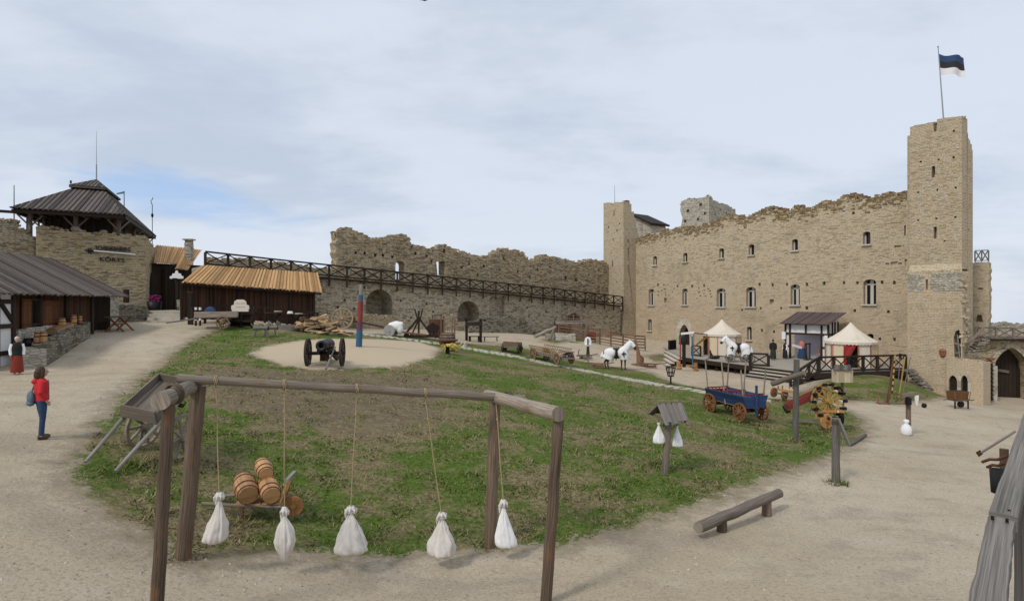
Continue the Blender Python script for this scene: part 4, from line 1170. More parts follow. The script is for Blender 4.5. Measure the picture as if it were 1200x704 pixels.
def gate_foot():
    FP = TF.shift(-.64)
    root = thing('doorway_block', 'low limestone block at the tower foot with twin pointed doorways', 'building', FP.at(1130, 470, .3))
    u0 = FP.uz(1109.5, 0)[0]; u1 = FP.uz(1152.5, 0)[0]
    tp = pxy(FP, [(1109.5, 424), (1114, 420), (1120, 419.5), (1128, 421), (1138, 421.5), (1146, 424), (1152.5, 426)])
    holes, drs = [], []
    for x0, x1, yt in [(1111.6, 1121.6, 439), (1126.2, 1134.4, 439)]:
        a = FP.uz(x0, 470)[0]; c = FP.uz(x1, 470)[0]; p = arch_poly(min(a, c), max(a, c), -8, FP.uz(x0, yt)[1], True, 10, spring=.42); holes.append((p, .3, False)); drs.append(p)
    mb = MB(); masonry(mb, FP, [(u1, -9.2), (u0, -9.2)] + rag(tp, .14, .04, 5), holes, 1.25)
    rubble(mb, FP, tp, 36, .11, .8, 4)
    mb.build('wall', M['castle'], root, True)
    for k, p in enumerate(drs):
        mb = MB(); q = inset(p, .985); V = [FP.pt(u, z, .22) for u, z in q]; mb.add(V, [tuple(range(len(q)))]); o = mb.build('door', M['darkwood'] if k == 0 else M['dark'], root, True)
    p = drs[1]; ua, ub = min(x for x, z in p), max(x for x, z in p); zt = max(z for x, z in p)
    o2 = arch_poly(ua - .2, ub + .2, -8, zt + .28, True, 10, spring=.62); mb = MB(); n = len(p)
    for i in list(range(1, n)):
        j = (i + 1) % n
        V = [FP.pt(*p[i], -.04), FP.pt(*p[j], -.04), FP.pt(*o2[j], -.04), FP.pt(*o2[i], -.04), FP.pt(*p[i], .15), FP.pt(*p[j], .15), FP.pt(*o2[j], .15), FP.pt(*o2[i], .15)]
        mb.add(V, [(0, 1, 2, 3), (0, 4, 5, 1), (2, 6, 7, 3)])
    mb.build('door_surround', M['dressed'], root, True)
    # open iron-grid gate leaf and its pier
    pl = Plane(P(1152.5, 0, 42.8), P(1163, 0, 44.6))
    lf = thing('open_gate_leaf', 'dark lattice gate leaf standing open beside the pale pier', 'gate', pl.at(1157, 472))
    a, c = pl.uz(1152.8, 0)[0], pl.uz(1162.6, 0)[0]; zt = pl.uz(1157, 427)[1]; zb = pl.uz(1157, 471)[1]
    mb = MB()
    for k in range(7): u = a + (c - a) * k / 6; mb.beam(pl.pt(u, zb, 0), pl.pt(u, zt, 0), .16, .05, up=pl.N)
    mb.build('boards', M['darkwood'], lf, True)
    mb = MB()
    for k in range(9): z = zb + (zt - zb) * (k + .3) / 9; mb.beam(pl.pt(a - .05, z, -.07), pl.pt(c + .05, z, -.07), .05, .09)
    mb.build('cross_bars', M['brownwood'], lf, True)
    pr = thing('gate_pier', 'narrow pale stone pier between the open gate leaf and the gateway', 'pier', P(1163.6, 470, 44.9))
    mb = MB(); b0 = P(1163.5, 480, 45.0); t0 = P(1163.5, 428, 45.0)
    for k in range(9):
        z0 = b0.z + (t0.z - b0.z) * k / 9; z1 = b0.z + (t0.z - b0.z) * (k + 1) / 9 - .012
        mb.box((b0.x, b0.y, (z0 + z1) / 2), (.33 + random.uniform(-.03, .03), .45, z1 - z0), None, None, .012)
    mb.build('blocks', M['dressed'], pr, True)
    tk = thing('tile_heap', 'small heap of orange roof tiles on the wall head beside the gateway', 'tiles', P(1158.5, 426, 43.2))
    mb = MB()
    for i in range(9): mb.box(P(1158 + random.uniform(-4, 4), 424 - i * .6, 43.2), (.34, .22, .05), Matrix.Rotation(0, 4, 'Z'), None, .03)
    mb.build('tiles', M['terracotta'], tk, True)
    rp = thing('broken_stair', 'broken timber and stone stair head beside the tower under the gallery', 'stairs', FP.at(1138, 420, .6))
    mb = MB()
    for i in range(7):
        c = FP.at(1134 + i * 1.4, 414 - i * 3.0, .8 + i * .18); mb.box(c, (.55, .5, .13), Matrix.Identity(4), None, .05)
    mb.build('treads', M['drystone'], rp, True)
    mb = MB(); mb.beam(FP.at(1127, 408, .3), FP.at(1143, 384, 1.6), .08, .14); mb.beam(FP.at(1129.5, 402, .2), FP.at(1142, 398, 1.6), .06, .1); mb.build('handrail', M['oldwood'], rp, True)
gate_foot()

# ------------------------------------------------------------------ stone bastion with the roofed lookout
BF = Plane(P(42, 0, 42.2), P(171, 0, 45.6))
BS_dir = Vector((-.39, .92, 0)).normalized()
def bastion():
    root = thing('stone_bastion', 'broad stone bastion carrying the roofed lookout and iron lettering', 'tower', BF.pt(3, -1))
    tp = pxy(BF, [(42, 267), (60, 268.5), (85, 271), (100, 272.5), (120, 275), (140, 276), (160, 277), (171, 278)])
    mb = MB(); masonry(mb, BF, [(tp[-1][0], -5), (tp[0][0], -5)] + rag(tp, .4, .10, 3), [], 1.0); relief(mb, BF, tp[0][0] + .1, tp[-1][0] - .1, lambda u: -1.5, lambda u: interp(tp, u) - .2, 420, [([BF.uz(98, 310), BF.uz(160, 286)], 0, 0)], (.34, .12), .04, 13)
    rubble(mb, BF, tp, 50, .24, .9, 6)
    C = BF.pt(tp[-1][0], 0); A0 = C - BF.N * 1.0
    SP = Plane(A0, A0 + BS_dir * 6)
    ts = pxy(SP, [(172.5, 277), (176, 282), (179, 287), (182, 290), (183.5, 292)])
    ts[0] = (0, ts[0][1])
    u0 = SP.uz(175, 0)[0]; u1 = SP.uz(181.2, 0)[0]
    ar = arch_poly(u0, u1, -4, SP.uz(178, 318)[1], False, 10)
    masonry(mb, SP, [(ts[-1][0], -5), (0, -5)] + rag(ts, .4, .1, 8), [(ar, 1.2, False)], 1.2)
    mb.build('wall', M['bastion'], root, True)
    # field stones along the head
    st = [(88, 268, 5.5), (121, 272, 5), (60, 266, 3.2), (49, 265, 3), (66, 267, 3), (78, 269.5, 2.6), (97, 270.5, 2.6), (128, 275, 2.4), (110, 273.5, 2.2)]
    bb = None
    for i, (x, y, w) in enumerate(st):
        c = BF.at(x, y, .4); mb = MB(); s = w / F * 44
        mb.ell((0, 0, 0), (s, s * .7, s * .72), Matrix.Rotation(random.uniform(-.3, .3), 4, 'Y'), 12, 8)
        o = mb.build('boulder', M['boulder'], None, loc=c)
        lab = ['largest rounded field stone, rust brown, on the head of the bastion wall', 'pale rounded field stone right of centre on the bastion wall head'] 
        tag(o, lab[i] if i < 2 else 'small rounded field stone lying on the head of the bastion wall', 'boulder', 'field stones on the bastion head')
    # iron letters and spear
    sg = thing('tavern_lettering', 'dark iron lettering in two lines with a pale spear between on the bastion', 'sign', BF.at(130, 299, -.05))
    def text(body, x0, x1, yb, h, name):
        cu = bpy.data.curves.new(name, 'FONT'); cu.body = body; cu.size = 1; cu.extrude = .04; cu.space_character = 1.0
        o = bpy.data.objects.new(name, cu); COL.objects.link(o); bpy.context.view_layer.update()
        me = bpy.data.meshes.new_from_object(o.evaluated_get(bpy.context.evaluated_depsgraph_get()))
        bpy.data.objects.remove(o)
        xs_ = [v.co.x for v in me.vertices]; ys_ = [v.co.y for v in me.vertices]
        a = BF.at(x0, yb, -.06); c = BF.at(x1, yb + (x1 - x0) * .055, -.06); d = c - a
        wx = d.length / (max(xs_) - min(xs_)); hz = h / F * 44.5 / (max(ys_) - min(ys_))
        X = d.normalized(); Y = Z; N = X.cross(Y)
        Mi = ROOTM[sg.name].inverted()
        for v in me.vertices:
            p = a + X * ((v.co.x - min(xs_)) * wx) + Y * ((v.co.y - min(ys_)) * hz) + N * v.co.z
            v.co = Mi @ p
        me.materials.append(M['iron'])
        q = bpy.data.objects.new(name, me); COL.objects.link(q); q.parent = sg
    text('SCHENKENBERG', 112, 153, 292.8, 5.2, 'upper_line')
    text('KÕRTS', 117, 146, 305.8, 6.0, 'lower_line')
    mb = MB(); mb.cyl(BF.at(110, 294, -.12), BF.at(159, 298.5, -.12), .055, .05, 8); mb.build('spear_shaft', M['white'], sg, True)
    mb = MB(); mb.cyl(BF.at(101, 294, -.1), BF.at(110, 294.2, -.12), .03, .06, 8)
    for k, (x, y) in enumerate([(103, 291), (107, 290.5), (103, 297), (107, 297), (100, 293)]): mb.beam(BF.at(105, 294, -.1), BF.at(x, y, -.1), .05, .07)
    mb.build('spear_head', M['iron'], sg, True)
bastion()

def left_ruin():
    pl = Plane(P(-12, 0, 40.5), P(44, 0, 42.6))
    root = thing('wall_stub', 'rough mossy stone wall stub left of the bastion', 'wall', pl.pt(1, -1))
    tp = pxy(pl, [(-12, 262), (0, 260), (6, 258), (12, 260), (20, 259), (21, 268), (28, 270), (32, 272), (36, 273), (40, 279), (44, 283)])
    mb = MB(); masonry(mb, pl, [(tp[-1][0], -4), (tp[0][0], -4)] + rag(tp, .3, .1, 3), [], 1.2); rubble(mb, pl, tp, 46, .25, 1.1, 9)
    mb.build('wall', M['ruin'], root, True)
left_ruin()

def planked(mb, a, b, c, d, n, t=.05, lap=.5, gap=.0):
    """roof face a(eave left) b(eave right) c(ridge right) d(ridge left): boards run from eave to ridge, every second one laid over"""
    nn = (b - a).cross(d - a).normalized()
    if nn.z < 0: nn = -nn
    for i in range(n):
        t0, t1 = i / n, (i + 1) / n
        off = nn * (t if i % 2 else 0)
        w = .12 / n if i % 2 else 0
        p = [a + (b - a) * (t0 - w) + off, a + (b - a) * (t1 + w) + off, d + (c - d) * (t1 + w) + off, d + (c - d) * (t0 - w) + off]
        j = random.uniform(-.05, .05); dr = (p[0] - p[3]).normalized() if (p[0] - p[3]).length > .01 else Vector((0, 0, 0))
        p[0] += dr * j; p[1] += dr * j
        q = [v - nn * t for v in p]
        L = (p[3] - p[0]).length; W = (p[1] - p[0]).length; o1, o2 = random.uniform(0, 30), random.uniform(0, 30)
        mb.add(p + q, [(0, 1, 2, 3), (7, 6, 5, 4), (0, 4, 5, 1), (1, 5, 6, 2), (2, 6, 7, 3), (3, 7, 4, 0)],
               [[(o1, o2), (o1, o2 + W), (o1 + L, o2 + W), (o1 + L, o2)]] * 2 + [[(o1, o2), (o1, o2 + t), (o1 + W, o2 + t), (o1 + W, o2)]] * 4)

def hipped(mb, a, b, tb, ta, n, k):
    """boards at right angles to the eave, cut along the hips"""
    up = (ta + tb) / 2 - (a + b) / 2; nn = (b - a).cross(up).normalized()
    if nn.z < 0: nn = -nn
    m = (1 - k) / 2
    for i in range(n):
        t0, t1 = i / n, (i + 1) / n; o = nn * (.055 if i % 2 else 0); w = .1 / n if i % 2 else 0; t0 -= w; t1 += w
        q = []
        for t in (t0, t1): h = max(.001, min(1, t / m, (1 - t) / m)); p = a + (b - a) * t; q.append((p + o, p + up * h + o))
        V = [q[0][0], q[1][0], q[1][1], q[0][1]]; V += [v - nn * .05 for v in V]; c0 = random.uniform(0, 30); W = (b - a).length / n; L0, L1 = (q[0][1] - q[0][0]).length, (q[1][1] - q[1][0]).length
        U = [(c0, c0), (c0, c0 + W), (c0 + L1, c0 + W), (c0 + L0, c0)]
        mb.add(V, [(0, 1, 2, 3), (7, 6, 5, 4), (0, 4, 5, 1), (1, 5, 6, 2), (3, 7, 4, 0)], [U, U] + [U] * 3)

def pavilion():
    FL, FR, BR = Vector((-33.5, 40.7, 6.2)), Vector((-27.9, 44.0, 6.2)), Vector((-34.4, 59.0, 6.2)); BL = FL + BR - FR
    C = (FL + BR) / 2
    root = thing('lookout_pavilion', 'open timber lookout pavilion with a stepped grey board roof', 'pavilion', Vector((C.x, C.y, 4)))
    def sc(p, k, z): q = C + (p - C) * k; q.z = z; return q
    mb = MB()
    cs = [FL, FR, BR, BL]
    for i in range(4):
        a, b_ = cs[i], cs[(i + 1) % 4]
        hipped(mb, a, b_, sc(b_, .27, 8.75), sc(a, .27, 8.75), 46 if i % 2 == 0 else 90, .27)
    mb.build('roof', M['oldroof'], root, True)
    mb = MB()
    for i in range(4):
        a, b_ = cs[i], cs[(i + 1) % 4]
        ap = Vector((C.x, C.y, 9.85)); hipped(mb, sc(a, .36, 8.8), sc(b_, .36, 8.8), ap, ap, 20 if i % 2 == 0 else 34, 0)
    for i in range(4): mb.beam(sc(cs[i], .35, 8.74), sc(cs[(i + 1) % 4], .35, 8.74), .14, .14)
    mb.build('cap_roof', M['oldroof'], root, True)
    mb = MB()
    for i in range(4): mb.beam(sc(cs[i], .97, 6.02), sc(cs[(i + 1) % 4], .97, 6.02), .2, .22)
    d = (FL - FR).normalized(); mb.beam(sc(FL, .95, 5.95), sc(FL, .95, 5.95) + d * 2.0 + Vector((0, -.3, 0)), .16, .18)
    for k in range(9): t = (k + .5) / 9; mb.beam(sc(FL.lerp(FR, t), .97, 6.1), sc(BL.lerp(BR, t), .97, 6.1), .1, .14)
    mb.build('eave_beams', M['darkwood'], root, True)
    zb = 4.6
    pos = [sc(p, .8, 0) for p in (FL, FL.lerp(FR, .5), FR, FR.lerp(BR, .5), BR, BL, FL.lerp(BL, .5), BL.lerp(BR, .5), FL.lerp(BL, .25))]
    for p in pos:
        mb = MB(); mb.beam(Vector((p.x, p.y, 4.0)), Vector((p.x, p.y, 6.3)), .2, .2, up=Vector((1, 0, 0)))
        for sgn in (-1, 1):
            q = (FR - FL).normalized() * .7 * sgn; mb.beam(Vector((p.x, p.y, 5.15)), Vector((p.x, p.y, 5.95)) + q, .09, .1)
        mb.build('post', M['oldwood'], root, True)
    mb = MB()   # dark board box put in for the shade inside the open pavilion
    for i in range(4): 
        a, b_ = sc(cs[i], .60, 0), sc(cs[(i + 1) % 4], .60, 0)
        n = 24
        for k in range(n):
            p0 = a.lerp(b_, k / n); p1 = a.lerp(b_, (k + .96) / n); p0.z = p1.z = 4.6; mb.beam(p0, p1, .06, 3.0)
    mb.build('shade_boards', M['darkwood'], root, True)
    mb = MB(); p = Vector((C.x, C.y, 9.6)); mb.cyl(p, p + Z * 1.5, .05, .045, 8); mb.cyl(p + Z * 1.5, p + Z * 4.2, .025, .012, 6); mb.build('mast', M['steel'], root, True)
    mb = MB(); 
    for q in [sc(FL, .34, 9.0), sc(FL, .34, 9.12)]: mb.box(q, (.09, .09, .12))
    mb.build('finial', M['darkwood'], root, True)
    # dark lantern bowls on posts by the wall
    k0 = None
    for (x, yt, d) in [(32, 252, 47), (45.5, 259, 49)]:
        t = P(x, yt, d)
        lp = thing('lantern_post', 'dark bowl lantern on a slim post left of the bastion, %s' % ('the outer one' if x < 40 else 'the one nearer the bastion'), 'lamp post', Vector((t.x, t.y, 3)), 0, 'bowl lanterns by the lookout')
        mb = MB(); mb.cyl((0, 0, 0), (0, 0, t.z - 3), .09, .07, 8); mb.build('post', M['darkwood'], lp)
        mb = MB(); mb.lathe([(.1, -.12), (.35, .05), (.38, .2), (.2, .28), (.05, .5)], 12, Matrix.Translation((0, 0, t.z - 3))); mb.build('bowl', M['iron'], lp)
    for (x, yt, yb, d, kind, lab) in [(16.5, 217, 250, 41.5, 0, 'slim plain grey pole beside the left end of the lookout roof'), (145.5, 224, 262, 50, 1, 'weather vane with a green pennant behind the lookout roof'), (178.5, 240, 285, 52, 2, 'thin rod with a curled finial right of the lookout')]:
        a, t = P(x, yb + 10, d), P(x, yt, d)
        vn = thing('pole' if kind == 0 else 'weather_vane', lab, 'pole' if kind == 0 else 'weather vane', a)
        mb = MB(); mb.cyl(a, t, .045 if kind < 2 else .03, .03, 6); mb.build('shaft', M['steel'] if kind == 0 else M['iron'], vn, True)
        if kind == 1:
            mb = MB(); mb.prism([(0, 0), (-.62, -.08), (-.62, .03), (0, .18)], -.01, .02, Matrix.Translation(t - Z * .2)); mb.build('pennant', plain('green_copper', (.10, .22, .17), .6, .2, 5), vn, True)
        if kind == 2:
            mb = MB(); mb.tube([t, t + Vector((-.08, 0, .15)), t + Vector((-.12, 0, .32)), t + Vector((0, 0, .45)), t + Vector((.05, 0, .62))], .03, 6); mb.ell(t - Z * .9, (.1, .1, .2), None, 8, 6); mb.build('finial', M['iron'], vn, True)
pavilion()
# ------------------------------------------------------------------ timber lodge and long shed on the left
def crest_post(px, yb, yt, d, lab):
    a = Gd(px, d) if yb is None else P(px, yb, d); t = P(px, yt, d)
    r = thing('notice_post', lab, 'post', a, 0, 'posts with white carved crests')
    h = t.z - a.z
    mb = MB(); mb.beam((0, 0, -.2), (0, 0, h - .3), .2, .2); mb.beam((0, -.05, h - .5), (0, -.6, h - .5), .1, .1); mb.build('post', M['darkwood'], r)
    mb = MB(); mb.prism([(-.5, -.38), (.5, -.38), (.5, -.2), (.36, -.18), (.3, 0), (.12, .02), (.07, .22), (-.07, .22), (-.12, .02), (-.3, 0), (-.36, -.18), (-.5, -.2)], -.14, .07, Matrix.Translation((0, 0, h - .1)))
    mb.build('crest_board', M['white'], r)
    return r

def lodge():
    el, er = P(181, 307.5, 48), P(213, 310.2, 51.5)
    rl, rr_ = P(182.5, 287.5, 53.5), P(236.5, 292.5, 55)
    root = thing('timber_lodge', 'dark boarded lodge with a bright orange board roof and stone chimney', 'building', Vector((el.x, el.y, -1)))
    mb = MB()
    e2l, e2r = P(205.5, 314, 49.5), P(220, 316, 51)
    planked(mb, el, er, rr_.lerp(rl, .17), rl, 30, .06)
    nrm = Vector((0, -.05, -.05))
    planked(mb, e2l + nrm, e2r + nrm, rr_ + nrm, rr_.lerp(rl, .34) + nrm, 14, .06)
    mb.build('roof', M['orange'], root, True)
    mb = MB(); c = P(221.5, 298, 52.5); t = P(221.5, 283.5, 52.5)
    hgt = t.z - c.z + 1.2
    for i in range(9):
        z = c.z - 1.0 + hgt * i / 9; mb.box((c.x, c.y, z + hgt / 18), (.52 + random.uniform(-.03, .03), .5, hgt / 9 - .01), None, None, .015)
    mb.box((c.x, c.y, t.z + .2), (.8, .75, .1))
    for sx in (-.2, .2): mb.box((c.x + sx, c.y, t.z + .1), (.1, .4, .2))
    mb.build('chimney', M['keep'], root, True)
    mb = MB()      # boarded walls set back under the eave, open bay in the middle
    a, b_ = P(173, 0, 48.9), P(238, 0, 52.5); a.z = b_.z = 0
    n = 32
    for i in range(n):
        p = a.lerp(b_, i / n); q = a.lerp(b_, (i + .94) / n)
        bk = 0
        o = Vector((0, bk, 0)); x0, x1 = p + o, q + o
        x0.z = x1.z = .9; mb.beam(x0, x1, .05, 4.2)
    mb.build('wall', M['darkwood'], root, True)
    for f_ in (.0, .33, .6, .98):
        mb = MB(); p = a.lerp(b_, f_) + Vector((.05, -.35, 0)); mb.beam(Vector((p.x, p.y, -1.6)), Vector((p.x, p.y, 2.6)), .2, .2, up=Vector((1, 0, 0))); mb.build('post', M['darkwood'], root, True)
    mb = MB(); p, q = P(205, 326, 48), P(214, 362, 46.8); mb.beam(p, q, .22, .22); p, q = P(208, 330, 48), P(200, 362, 47.4); mb.beam(p, q, .18, .18); mb.build('raking_strut', M['darkwood'], root, True)
    crest_post(208, None, 319, 45.8, 'dark post with a white carved crest in front of the lodge bay')
    # steps
    st = thing('stone_steps', 'four broad pale stone steps up to the timber lodge', 'steps', Gd(196, 43.5))
    l0, r0 = P(171.5, 380, 43.0), P(221, 384, 42.2)
    for i in range(4):
        k = i / 4
        a = P(171.5 + 1.2 * i, 0, 43.0 + i * .5); c = P(221.5 + .6 * i, 0, 42.4 + i * .5)
        z = -1.66 + .235 * (i + 1)
        a.z = c.z = z - .1; mb = MB(); back = 1.9 - i * .35 if i < 3 else 3.2
        d = (c - a).normalized(); nn = Vector((-d.y, d.x, 0))
        mb.beam(a + nn * back / 2, c + nn * back / 2, back, .6, rnd=random.random(), jit=.012)
        mb.v = [v - Z * .2 for v in mb.v]
        mb.build('step', M['slab'], st, True)
    pp = thing('dark_post', 'stout dark post at the right end of the stone steps', 'post', Gd(223, 41.2))
    mb = MB(); mb.beam((0, 0, -.2), (0, 0, 2.1), .24, .24); mb.box((0, 0, 2.16), (.3, .3, .12)); mb.build('post', M['darkwood'], pp)
    fl = thing('flower_tub', 'dark tub of magenta flowers at the top of the stone steps', 'planter', P(181, 363, 44.9))
    mb = MB(); mb.lathe([(.42, 0), (.5, .62), (.46, .62), (.42, .5)], 14); mb.build('tub', M['iron'], fl)
    mb = MB()
    for i in range(170):
        an, r_, h = random.uniform(0, 6.28), random.uniform(0, .42), random.uniform(.55, 1.08)
        mb.box((math.cos(an) * r_, math.sin(an) * r_, h), (.09, .09, .05), Matrix.Rotation(0, 4, 'Z'), None, .03)
    mb.build('blossoms', M['flower'], fl)
    tb = thing('stone_trough', 'grey stone tub standing right of the stone steps by the lodge', 'trough', P(216, 363, 45.2))
    mb = MB(); mb.lathe([(.48, 0), (.55, .75), (.45, .75), (.4, .25), (0, .2)], 8); mb.build('tub', M['drystone'], tb)
lodge()

def shed():
    el, er = P(213, 330.5, 42.3), P(377, 342.6, 48.7)
    rl, rr_ = P(236, 311, 45.0), P(372, 320, 50.6)
    root = thing('long_shed', 'long lean to shed with an orange board roof and dark brown board wall', 'shed', Vector(((el.x + er.x) / 2, (el.y + er.y) / 2, -1.5)))
    mb = MB(); planked(mb, el, er, rr_, rl, 76, .05); mb.build('roof', M['orange'], root, True)
    nb = Vector((-(er - el).y, (er - el).x, 0)).normalized()
    a, b_ = el + nb * .7 + (er - el) * .01, er + nb * .7 - (er - el) * .04
    mb = MB(); n = 74
    for i in range(n):
        p, q = a.lerp(b_, i / n), a.lerp(b_, (i + .95) / n)
        zt = p.z + .25; zb = -3.2
        m0, m1 = p.copy(), q.copy(); m0.z = m1.z = (zt + zb) / 2
        mb.beam(m0 + nb * random.uniform(0, .02), m1 + nb * random.uniform(0, .02), .04, zt - zb)
    mb.build('board_wall', M['brownwood'], root, True)
    mb = MB()
    for f in (.0, .2, .4, .62, .8, 1.0):
        p = a.lerp(b_, f) - nb * .1; mb2 = MB(); mb2.beam(Vector((p.x, p.y, -3)), Vector((p.x, p.y, p.z + .1)), .16, .16, up=nb); mb2.build('post', M['darkwood'], root, True)
    mb.beam(el + nb * .12 - Z * .12, er + nb * .12 - Z * .12, .12, .14); mb.build('eave_beam', M['darkwood'], root, True)
    # low dark fence in front
    fr = thing('shed_fence', 'low dark timber fence standing in front of the long shed', 'fence', Gd(300, 43))
    q0, q1 = Gd(225, 41.0), Gd(372, 47.4); n = 11
    for i in range(n + 1):
        p = q0.lerp(q1, i / n); p.z = H(p.x, p.y); mb = MB(); mb.beam(p - Z * .2, p + Z * 1.18, .13, .13, up=Vector((1, 0, 0))); mb.build('post', M['darkwood'], fr, True)
    for h, nm in ((1.12, 'top_rail'), (.62, 'middle_rail')):
        mb = MB()
        for i in range(n):
            p, q = q0.lerp(q1, i / n), q0.lerp(q1, (i + 1) / n); p.z = H(p.x, p.y) + h; q.z = H(q.x, q.y) + h; s = (q - p).normalized() * .07; mb.beam(p + s, q - s, .07, .12)
        mb.build(nm, M['darkwood'], fr, True)
    for x in (229.5, 234.5):
        p = thing('marker_post', 'white banded short post by the cart at the shed, %s of the pair' % ('left' if x < 231 else 'right'), 'post', Gd(x, 40.6), 0, 'white banded posts')
        mb = MB(); mb.cyl((0, 0, -.1), (0, 0, 1.2), .07, .07, 8); mb.build('post', M['darkwood'], p)
        for z0 in (.35, .75, 1.05):
            mb = MB(); mb.cyl((0, 0, z0), (0, 0, z0 + .17), .078, .078, 8); mb.build('white_band', M['white'], p)
shed()

# ------------------------------------------------------------------ tavern hut on the far left
def tavern():
    Ea, Eb = P(-30, 343.3, 24.5), P(152, 347.8, 38.5)
    e = (Eb - Ea); ed = Vector((e.x, e.y, 0)).normalized(); inn = Vector((-ed.y, ed.x, 0))
    if inn.x > 0: inn = -inn
    Rb = P(60, 303, 41.5); Ra = Rb - e * 1.0
    root = thing('tavern_hut', 'long low dark timber hut with a grey board roof and shuttered window', 'building', Vector((Ea.x, Ea.y, -3)))
    mb = MB(); planked(mb, Ea, Eb, Rb, Ra, 62, .05)
    back = (Rb - Eb); planked(mb, Ra, Rb, Rb + Vector((back.x, back.y, -back.z)), Ra + Vector((back.x, back.y, -back.z)), 62, .05)
    mb.build('roof', M['oldroof'], root, True)
    A = Ea + inn * .7; A.z = 0; B = Eb + inn * .7 - ed * .6; B.z = 0
    WP = Plane(A, B)
    if WP.N.dot(inn) > 0: WP.N = -inn
    # boarded wall with an open window
    x0, x1 = 12, 106
    u0, u1 = WP.uz(x0, 0)[0], WP.uz(x1, 0)[0]
    wl, wr = WP.uz(34.5, 0)[0], WP.uz(45, 0)[0]; wb, wt = WP.uz(40, 380)[1], WP.uz(40, 351)[1]
    mb = MB(); u = u0
    while u < u1:
        w = .2
        top = .55; bot = -4.4
        def pl_(z0, z1): mb.beam(WP.pt(u + w / 2, z0, random.uniform(0, .015)), WP.pt(u + w / 2, z1, random.uniform(0, .015)), .05, w - .012, up=WP.U)
        if wl - .05 < u + w / 2 < wr + .05: pl_(bot, wb); pl_(wt, top)
        else: pl_(bot, top)
        u += w
    mb.build('board_wall', M['brownwood'], root, True)
    fo = MB()
    for a, c in [((wl, wb), (wr, wb)), ((wl, wt), (wr, wt))]: fo.beam(WP.pt(*a, -.05), WP.pt(*c, -.05), .12, .1)
    for a, c in [((wl, wb), (wl, wt)), ((wr, wb), (wr, wt))]: fo.beam(WP.pt(*a, -.05), WP.pt(*c, -.05), .12, .1, up=WP.U)
    o = fo.build('window', M['darkwood'], root, True)
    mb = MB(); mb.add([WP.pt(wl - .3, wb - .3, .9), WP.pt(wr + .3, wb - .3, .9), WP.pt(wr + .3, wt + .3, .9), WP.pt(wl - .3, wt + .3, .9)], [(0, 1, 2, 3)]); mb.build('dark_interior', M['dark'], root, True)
    for (a, c, yt, yb) in [(46.2, 66, 352, 381.5), (22.5, 33.5, 350, 385)]:
        ua, uc = WP.uz(a, 0)[0], WP.uz(c, 0)[0]; zb, zt = WP.uz((a + c) / 2, yb)[1], WP.uz((a + c) / 2, yt)[1]
        mb = MB(); n = 5
        for k in range(n): uu = ua + (uc - ua) * (k + .5) / n; mb.beam(WP.pt(uu, zb, -.1), WP.pt(uu, zt, -.1), .04, (uc - ua) / n - .012, up=WP.U)
        for f in (.14, .86): mb.beam(WP.pt(ua + .03, zb + (zt - zb) * f, -.14), WP.pt(uc - .03, zb + (zt - zb) * f, -.14), .03, .12)
        mb.build('shutter', M['shutter'], root, True)
    for f in (.0, .30, .62, 1.0):
        u = u0 + (u1 - u0) * f; mb = MB(); mb.beam(WP.pt(u, -4.2, -.07), WP.pt(u, .5, -.07), .16, .18, up=WP.U); mb.build('post', M['darkwood'], root, True)
    # half timbered bay at the near end
    ul = WP.uz(-28, 0)[0]; ur = WP.uz(11.5, 0)[0]
    mb = MB(); mb.add([WP.pt(ul, -5, -.1), WP.pt(ur, -5, -.1), WP.pt(ur, .5, -.1), WP.pt(ul, .5, -.1), WP.pt(ul, -5, .1), WP.pt(ur, -5, .1), WP.pt(ur, .5, .1), WP.pt(ul, .5, .1)], [(0, 1, 2, 3), (1, 5, 6, 2)]); mb.build('plaster_panel', M['plaster'], root, True)
    mb = MB()
    for z in (-.05, -1.15, -2.35): mb.beam(WP.pt(ul, z, -.13), WP.pt(ur, z, -.13), .1, .2)
    for u in (ur, ul + .3, (ul + ur) / 2): mb.beam(WP.pt(u, -4.8, -.14), WP.pt(u, .5, -.14), .12, .2, up=WP.U)
    mb.beam(WP.pt(ur - .1, -.9, -.135), WP.pt(ur - 1.1, .1, -.135), .1, .18)
    mb.build('timber_frame', M['darkwood'], root, True)
    mb = MB(); q = Plane(Eb + inn * .9 - ed * .5, Eb + inn * 6.6 - ed * .5); n = 26
    for i in range(n):
        u = q.L * (i + .5) / n; z = .2 + min(1, u / q.L * 1.0) * (Rb.z - .4); mb.beam(q.pt(u, -4), q.pt(u, z), .05, q.L / n - .01, up=q.U)
    mb.build('gable_wall', M['darkwood'], root, True)
    mb = MB(); c = P(148, 352, 42); mb.box((c.x, c.y, c.z + .3), (.26, .26, .9)); mb.build('chimney_pot', M['brownwood'], root, True)
    # dry stone terrace along the wall
    tr = thing('terrace_wall', 'low dry stone terrace wall in front of the hut carrying barrels', 'wall', WP.pt((u0 + u1) / 2, -3))
    f0, f1 = P(55, 434, 27.8), P(105.5, 394, 33.6)
    FPn = Plane(f0, f1)
    def ztop(px): return interp([(55, -1.78), (105, -.98)], px)
    mb = MB()
    ua, ub = FPn.uz(55, 0)[0], FPn.uz(106, 0)[0]
    za, zb = FPn.uz(55, 404.5)[1], FPn.uz(105.5, 377.5)[1]
    masonry(mb, FPn, [(ub, -4.6), (ua, -4.6)] + rag([(ua, za), ((ua + ub) / 2, (za + zb) / 2 + .05), (ub, zb)], .4, .05, 4), [], .5)
    # near return, squarer and lighter, carrying the two tall barrels
    n0, n1 = P(25.5, 434, 27.2), P(54.5, 434, 27.7); NP = Plane(n0, n1); va, vb = NP.uz(25.5, 0)[0], NP.uz(54.7, 0)[0]; vz = NP.uz(40, 408.5)[1]
